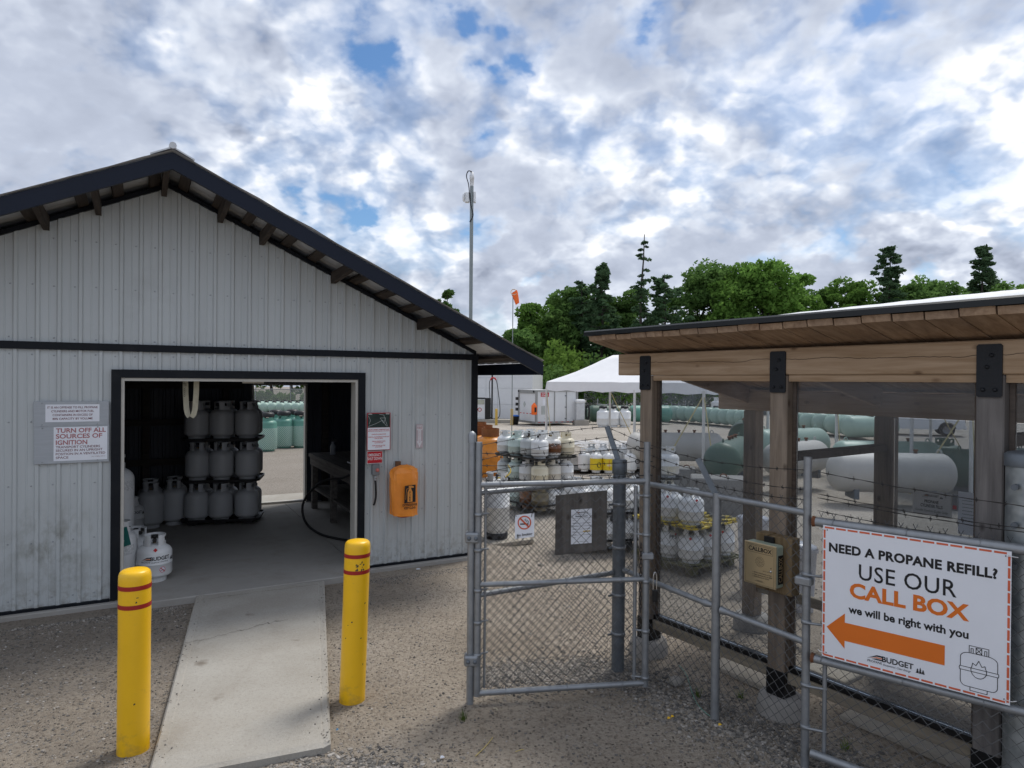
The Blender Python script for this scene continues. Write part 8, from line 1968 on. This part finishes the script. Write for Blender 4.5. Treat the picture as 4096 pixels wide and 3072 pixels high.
def conifer(loc, h, r0, base, label, group, dens=1.0, plates=False, size=0.2, sparse=0.0, lean=0.0, mat=None):
    """trunk, limbs and many small flattened sprays of needles, fuller or more open"""
    t = thing('pine_tree', label, 'tree', loc, 0, group)
    pts, rr = trunk_mb(h, 0.015 * h, lean); MB().tube(pts, rr, 7).build('trunk', M_BARK, t); P = []; br_ = MB()
    n = int(h * (15 if not plates else 9) * dens); seed = rs.uniform(0, 50)
    for q in range(n):
        f = rs.uniform(0, 1) ** (1.15 if not plates else 0.9); z = base + (h - base) * f * 0.99; a = rs.uniform(0, 6.28)
        if rs.rand() < sparse * (0.4 + f): continue
        lump = 0.62 + 0.75 * noise.noise((math.cos(a) * 1.3 + seed, math.sin(a) * 1.3, z * (0.55 if not plates else 0.8)))
        Rz = (r0 * (1 - f) ** (0.66 if not plates else 0.42) * max(0.2, lump)) + 0.16; rad = Rz * math.sqrt(rs.uniform(0.12, 1.0))
        k = min(len(pts) - 2, int(z / h * (len(pts) - 1))); g_ = z / h * (len(pts) - 1) - k; cx = pts[k][0] + (pts[k + 1][0] - pts[k][0]) * g_; cy = pts[k][1]
        zc_ = z + rad * (rs.uniform(-0.22, 0.12) if not plates else rs.uniform(-0.04, 0.20)); c = np.array([cx + rad * math.cos(a), cy + rad * math.sin(a), min(zc_, h)])
        m_ = int(34 if not plates else 46); sz = rs.uniform(0.30, 0.62) * (0.55 + 0.45 * (1 - f)) * (1.25 if plates else 1.0)
        d = unit(m_) * (rs.uniform(0.2, 1, (m_, 1)) ** 0.6) * sz; d[:, 2] *= 0.42; d[:, 2] += (d[:, 0] * math.cos(a) + d[:, 1] * math.sin(a)) * (-0.18 if not plates else 0.12); P.append(d + c)
        if q % 3 == 0: br_.tube([(cx, cy, z), tuple(c)], [0.045, 0.012], 4, cap=False)
    o = br_.build('limbs', M_BARK, t); o['kind'] = 'stuff'
    P = np.concatenate(P); P = P[P[:, 2] < h + 0.15]; quads('crown', *cloud_quads(P, size, 0.5), mat or ML_PINE, t); return t
def px_tree(u, vtop, Y): 
    p = at(u, vtop, Y); return Vector((p.x, Y, gz(p.x, Y))), p.z - gz(p.x, Y)
W_ = 'wood behind the yard'
# broadleaved trees: pixel of the top, distance, crown radius in pixels
BROAD = [(2085, 1300, 62, 75, ML_MID, 'small broadleaf tree at the shed end of the wood'), (2140, 1225, 66, 85, ML_BROAD, 'rounded broadleaf tree beside the windsock pole'),
         (2290, 1150, 70, 110, ML_MID, 'broadleaf tree between the windsock and the tall dense pine'), (2480, 1130, 72, 110, ML_MID, 'broadleaf tree behind the dead-topped spruce'),
         (2785, 1042, 68, 130, ML_MID, 'dark broadleaf tree right of the dead-topped spruce'), (2935, 1032, 64, 150, ML_BROAD, 'big bright green maple at the highest part of the wood'),
         (3075, 1072, 65, 135, ML_BROAD, 'bright broadleaf tree on the flank of the big maple'), (3190, 1140, 67, 95, ML_BROAD, 'lower broadleaf tree at the gap in the wood'),
         (3300, 1150, 72, 105, ML_MID, 'broadleaf tree just past the gap in the wood'), (3400, 1118, 70, 105, ML_BROAD, 'broadleaf tree left of the first open-crowned pine'),
         (3490, 1150, 74, 95, ML_MID, 'broadleaf tree behind the first open-crowned pine'), (3650, 1120, 70, 115, ML_MID, 'broadleaf tree between the two open-crowned pines'),
         (3760, 1112, 72, 120, ML_BROAD, 'bright broadleaf tree between the two open-crowned pines'), (3860, 1120, 72, 115, ML_MID, 'broadleaf tree before the second open-crowned pine'),
         (4010, 1095, 70, 120, ML_BROAD, 'broadleaf tree right of the second open-crowned pine'), (4100, 1095, 68, 115, ML_MID, 'tall broadleaf tree where the wood leaves the picture'), (4230, 1110, 70, 120, ML_BROAD, 'broadleaf tree past the end of the shelter roof')]
for u, vt, Y, rp_, m, lb in BROAD:
    loc, h = px_tree(u, vt, Y); rx_ = rp_ / 2700 * Y; broad_tree(loc, h, rx_ * 1.3, h * 0.10, lb, m, W_)
loc, h = px_tree(2410, 1048, 63); conifer(loc, h, 165 / 2700 * 63, 2.0, 'tall dense pine left of the dead-topped spruce', W_, 1.5)
loc, h = px_tree(2215, 1175, 64); broad_tree(loc, h, 100 / 2700 * 64, h * 0.1, 'full crowned tree near the windsock', ML_MID, W_)
loc, h = px_tree(2330, 1120, 66); conifer(loc, h, 120 / 2700 * 66, 1.5, 'broad pine beside the tall dense pine', W_, 1.3, plates=True)
loc, h = px_tree(2562, 938, 61); conifer(loc, h, 62 / 2700 * 61, h * 0.30, 'thin dead-topped spruce with a bare crooked leader', W_, 0.8, sparse=0.62, lean=0.02, size=0.17)
loc, h = px_tree(2660, 1095, 62); conifer(loc, h, 165 / 2700 * 62, 3.0, 'dark spreading pine right of the dead-topped spruce', W_, 1.2, plates=True)
loc, h = px_tree(3560, 988, 66); conifer(loc, h, 100 / 2700 * 66, h * 0.45, 'open-crowned pine standing over the broadleaf trees', W_, 0.9, plates=True, size=0.19)
loc, h = px_tree(3930, 985, 66); conifer(loc, h, 90 / 2700 * 66, h * 0.45, 'second open-crowned pine near the end of the wood', W_, 0.9, plates=True, size=0.19)
loc, h = px_tree(1788, 1152, 48); broad_tree(loc, h, 62 / 2700 * 48, h * 0.2, 'slender broadleaf tree peeping over the shed roof', ML_MID, W_, 40, 80, 0.18)
loc, h = px_tree(1700, 1240, 60); broad_tree(loc, h, 90 / 2700 * 60, h * 0.2, 'broadleaf tree hidden low behind the shed roof', ML_MID, W_, 40, 80)
# undergrowth along the wood's edge
def shrub(u, vtop, Y, rp_, lb, mat, grp='shrubs along the wood edge'):
    loc, h = px_tree(u, vtop, Y); t = thing('shrub', lb, 'shrub', loc, 0, grp); rx_ = rp_ / 2700 * Y; P = []
    st_ = MB()
    for k in range(16):
        d = unit(1)[0]; c = np.array([d[0] * rx_ * 0.75, d[1] * rx_ * 0.75, h * rs.uniform(0.25, 0.85)]); p = unit(75) * (rs.uniform(0.3, 1, (75, 1)) ** 0.5) * min(rx_, h) * 0.38; P.append(p + c)
        if k % 4 == 0: st_.tube([(0, 0, 0), tuple(c)], [0.05, 0.015], 5)
    P = np.concatenate(P); P = P[P[:, 2] > 0.05]; quads('foliage', *cloud_quads(P, 0.20, 0.2), mat, t); st_.build('stems', M_BARK, t)
for k in range(18):
    u = 2010 + 150 * k + rs.uniform(-30, 30); vt = 1400 + rs.uniform(-60, 60) if u < 2700 else 1470 + rs.uniform(-60, 40)
    shrub(u, vt, 55 + rs.uniform(-2, 4), 125, 'leafy shrub in the undergrowth along the wood', ML_SHRUB if k % 2 == 0 and u < 2600 else ML_MID)
for k in range(14):
    u = 2060 + 130 * k; shrub(u, 1500 + rs.uniform(-40, 30), 58.5, 120, 'low dark shrub at the foot of the wood', ML_MID, 'low shrubs at the foot of the wood')
for k, (u, vt, Y) in enumerate(((930, 1300, 72), (1010, 1250, 70), (1090, 1280, 76), (1170, 1260, 71), (1250, 1290, 74), (1330, 1270, 72))):
    loc, h = px_tree(u, vt, Y); broad_tree(loc, h, 100 / 2700 * Y, h * 0.06, 'dark tree trunk and crown beyond the fence seen through the back doorway', ML_MID, 'trees behind the shed', 60, 80)
for u, vt in ((1045, 1560), (1140, 1566), (1215, 1572), (1090, 1580)): shrub(u, vt, 61, 38, 'bright green bush beyond the fence seen through the back doorway', ML_SHRUB, 'bushes behind the shed')
# ---------------------------------------------------------------- small things on the ground
M_STRAW = pm('dry_straw', (0.55, 0.43, 0.16), rough=0.8)
def lying(u0, v0, u1, v1, r, nm, lb, cat, mat, bend=0.01):
    a, b = G(u0, v0), G(u1, v1); m = a.lerp(b, 0.5) + Vector((bend, bend, 0))
    P = smooth_path([a, m, b], 5); P = [Vector((q.x, q.y, gtop(q.x, q.y) + r + 0.004)) for q in P]
    o = MB().tube(P, r, 5).build(nm, mat); tag(o, lb, cat)
lying(1902, 3015, 1972, 2942, 0.0022, 'straw', 'long yellow straw lying on the sand before the gate', 'straw', M_STRAW)
lying(2062, 2998, 2094, 2990, 0.002, 'straw', 'short pale straw on the sand right of the long one', 'straw', M_STRAW)
lying(1972, 2832, 1988, 2842, 0.004, 'wood_splinter', 'pale wood splinter under the bottom rail of the gate', 'splinter', pm('pale_splinter', (0.5, 0.44, 0.33), 0.8))
M_TWINE = pm('green_twine', (0.20, 0.36, 0.30), rough=0.7)
P = [G(u, v) for u, v in ((2715, 2665), (2745, 2700), (2765, 2760), (2790, 2815), (2820, 2850), (2850, 2870))]
o = MB().tube([Vector((q.x, q.y, gtop(q.x, q.y) + 0.012)) for q in smooth_path(P)], 0.0028, 5).build('twine', M_TWINE); tag(o, 'strand of pale green twine lying by the fence line post', 'twine')
def scrap(u, v, s, nm, lb, mat):
    p = G(u, v); z = gtop(p.x, p.y) + 0.008
    o = MB().add([(p.x - s, p.y - s * 0.5, z), (p.x + s, p.y - s * 0.6, z + 0.006), (p.x + s * 0.8, p.y + s * 0.6, z + 0.002), (p.x - s * 0.9, p.y + s * 0.5, z + 0.008), (p.x, p.y, z + 0.014)], [(0, 1, 4), (1, 2, 4), (2, 3, 4), (3, 0, 4)]).build(nm, mat); tag(o, lb, 'scrap')
scrap(1674, 2276, 0.025, 'paper_scrap', 'white paper scrap on the gravel below the extinguisher', M_PAPER)
scrap(1350, 2917, 0.008, 'blue_scrap', 'tiny light blue plastic scrap beside the ramp corner', pm('sky_blue_plastic', (0.12, 0.35, 0.6), 0.5))
scrap(1770, 3025, 0.012, 'shell_scrap', 'small white flake on the sand in front of the gate', M_PAPER)
for u, v in ((2676, 2868), (2690, 2862), (2880, 2902)): scrap(u, v, 0.010, 'yellow_flower', 'tiny yellow flower head on the ground by the line post', pm('flower_yellow', (0.75, 0.45, 0.02), 0.6))
for o in [o for o in bpy.data.objects if o.name.startswith('yellow_flower')]: o['group'] = 'yellow flower heads'; o['category'] = 'flower'
# a few larger stones under the fence
for k, (u, v, s, lb) in enumerate(((2705, 2735, 0.055, 'rounded grey stone lying under the fence beside the latch upright'), (2160, 2260, 0.035, 'pale rounded stone on the gravel beyond the gate'), (2098, 2245, 0.028, 'small tan stone beyond the gate'), (2545, 2700, 0.03, 'broken pale stone at the foot of the corner post'))):
    p = G(u, v); b = MB(); b.add([(v_.x * s * 1.3 * (0.85 + 0.3 * noise.noise((v_.x * 2 + k, v_.y * 2, v_.z * 2))), v_.y * s * 0.9, v_.z * s * 0.7) for v_ in IV], IF, True)
    o = b.build('stone', pm('fieldstone', (0.33, 0.31, 0.28), 0.9, var=0.2, sc=30)); o.location = (p.x, p.y, gtop(p.x, p.y) - s * 0.2); tag(o, lb, 'stone')
# tufts of weed
ML_WEED = leaf_mat('weed_blades', (0.06, 0.10, 0.02), (0.16, 0.22, 0.06))
for k, (u, v, lb) in enumerate(((1852, 2872, 'small green weed tuft beside the hinge post'), (2960, 2790, 'sparse weed tuft under the fence near the call box'), (2790, 2780, 'thin weed tuft at the line post'), (3380, 2990, 'weed tuft under the sign gate'))):
    p = G(u, v); t = thing('weed', lb, 'weed', (p.x, p.y, gtop(p.x, p.y))); V = []; F_ = []
    for q in range(26):
        a = rnd.uniform(0, 6.28); L_ = rnd.uniform(0.03, 0.075); w = 0.0025; dx, dy = math.cos(a), math.sin(a); r0 = rnd.uniform(0, 0.025); b0 = len(V); o_x, o_y = r0 * math.cos(q), r0 * math.sin(q)
        V += [(o_x - dy * w, o_y + dx * w, 0), (o_x + dy * w, o_y - dx * w, 0), (o_x + dx * L_ * 0.5, o_y + dy * L_ * 0.5, L_)]; F_.append((b0, b0 + 1, b0 + 2))
    o = fmesh('blades', V, F_, ML_WEED, t); o['kind'] = 'stuff'
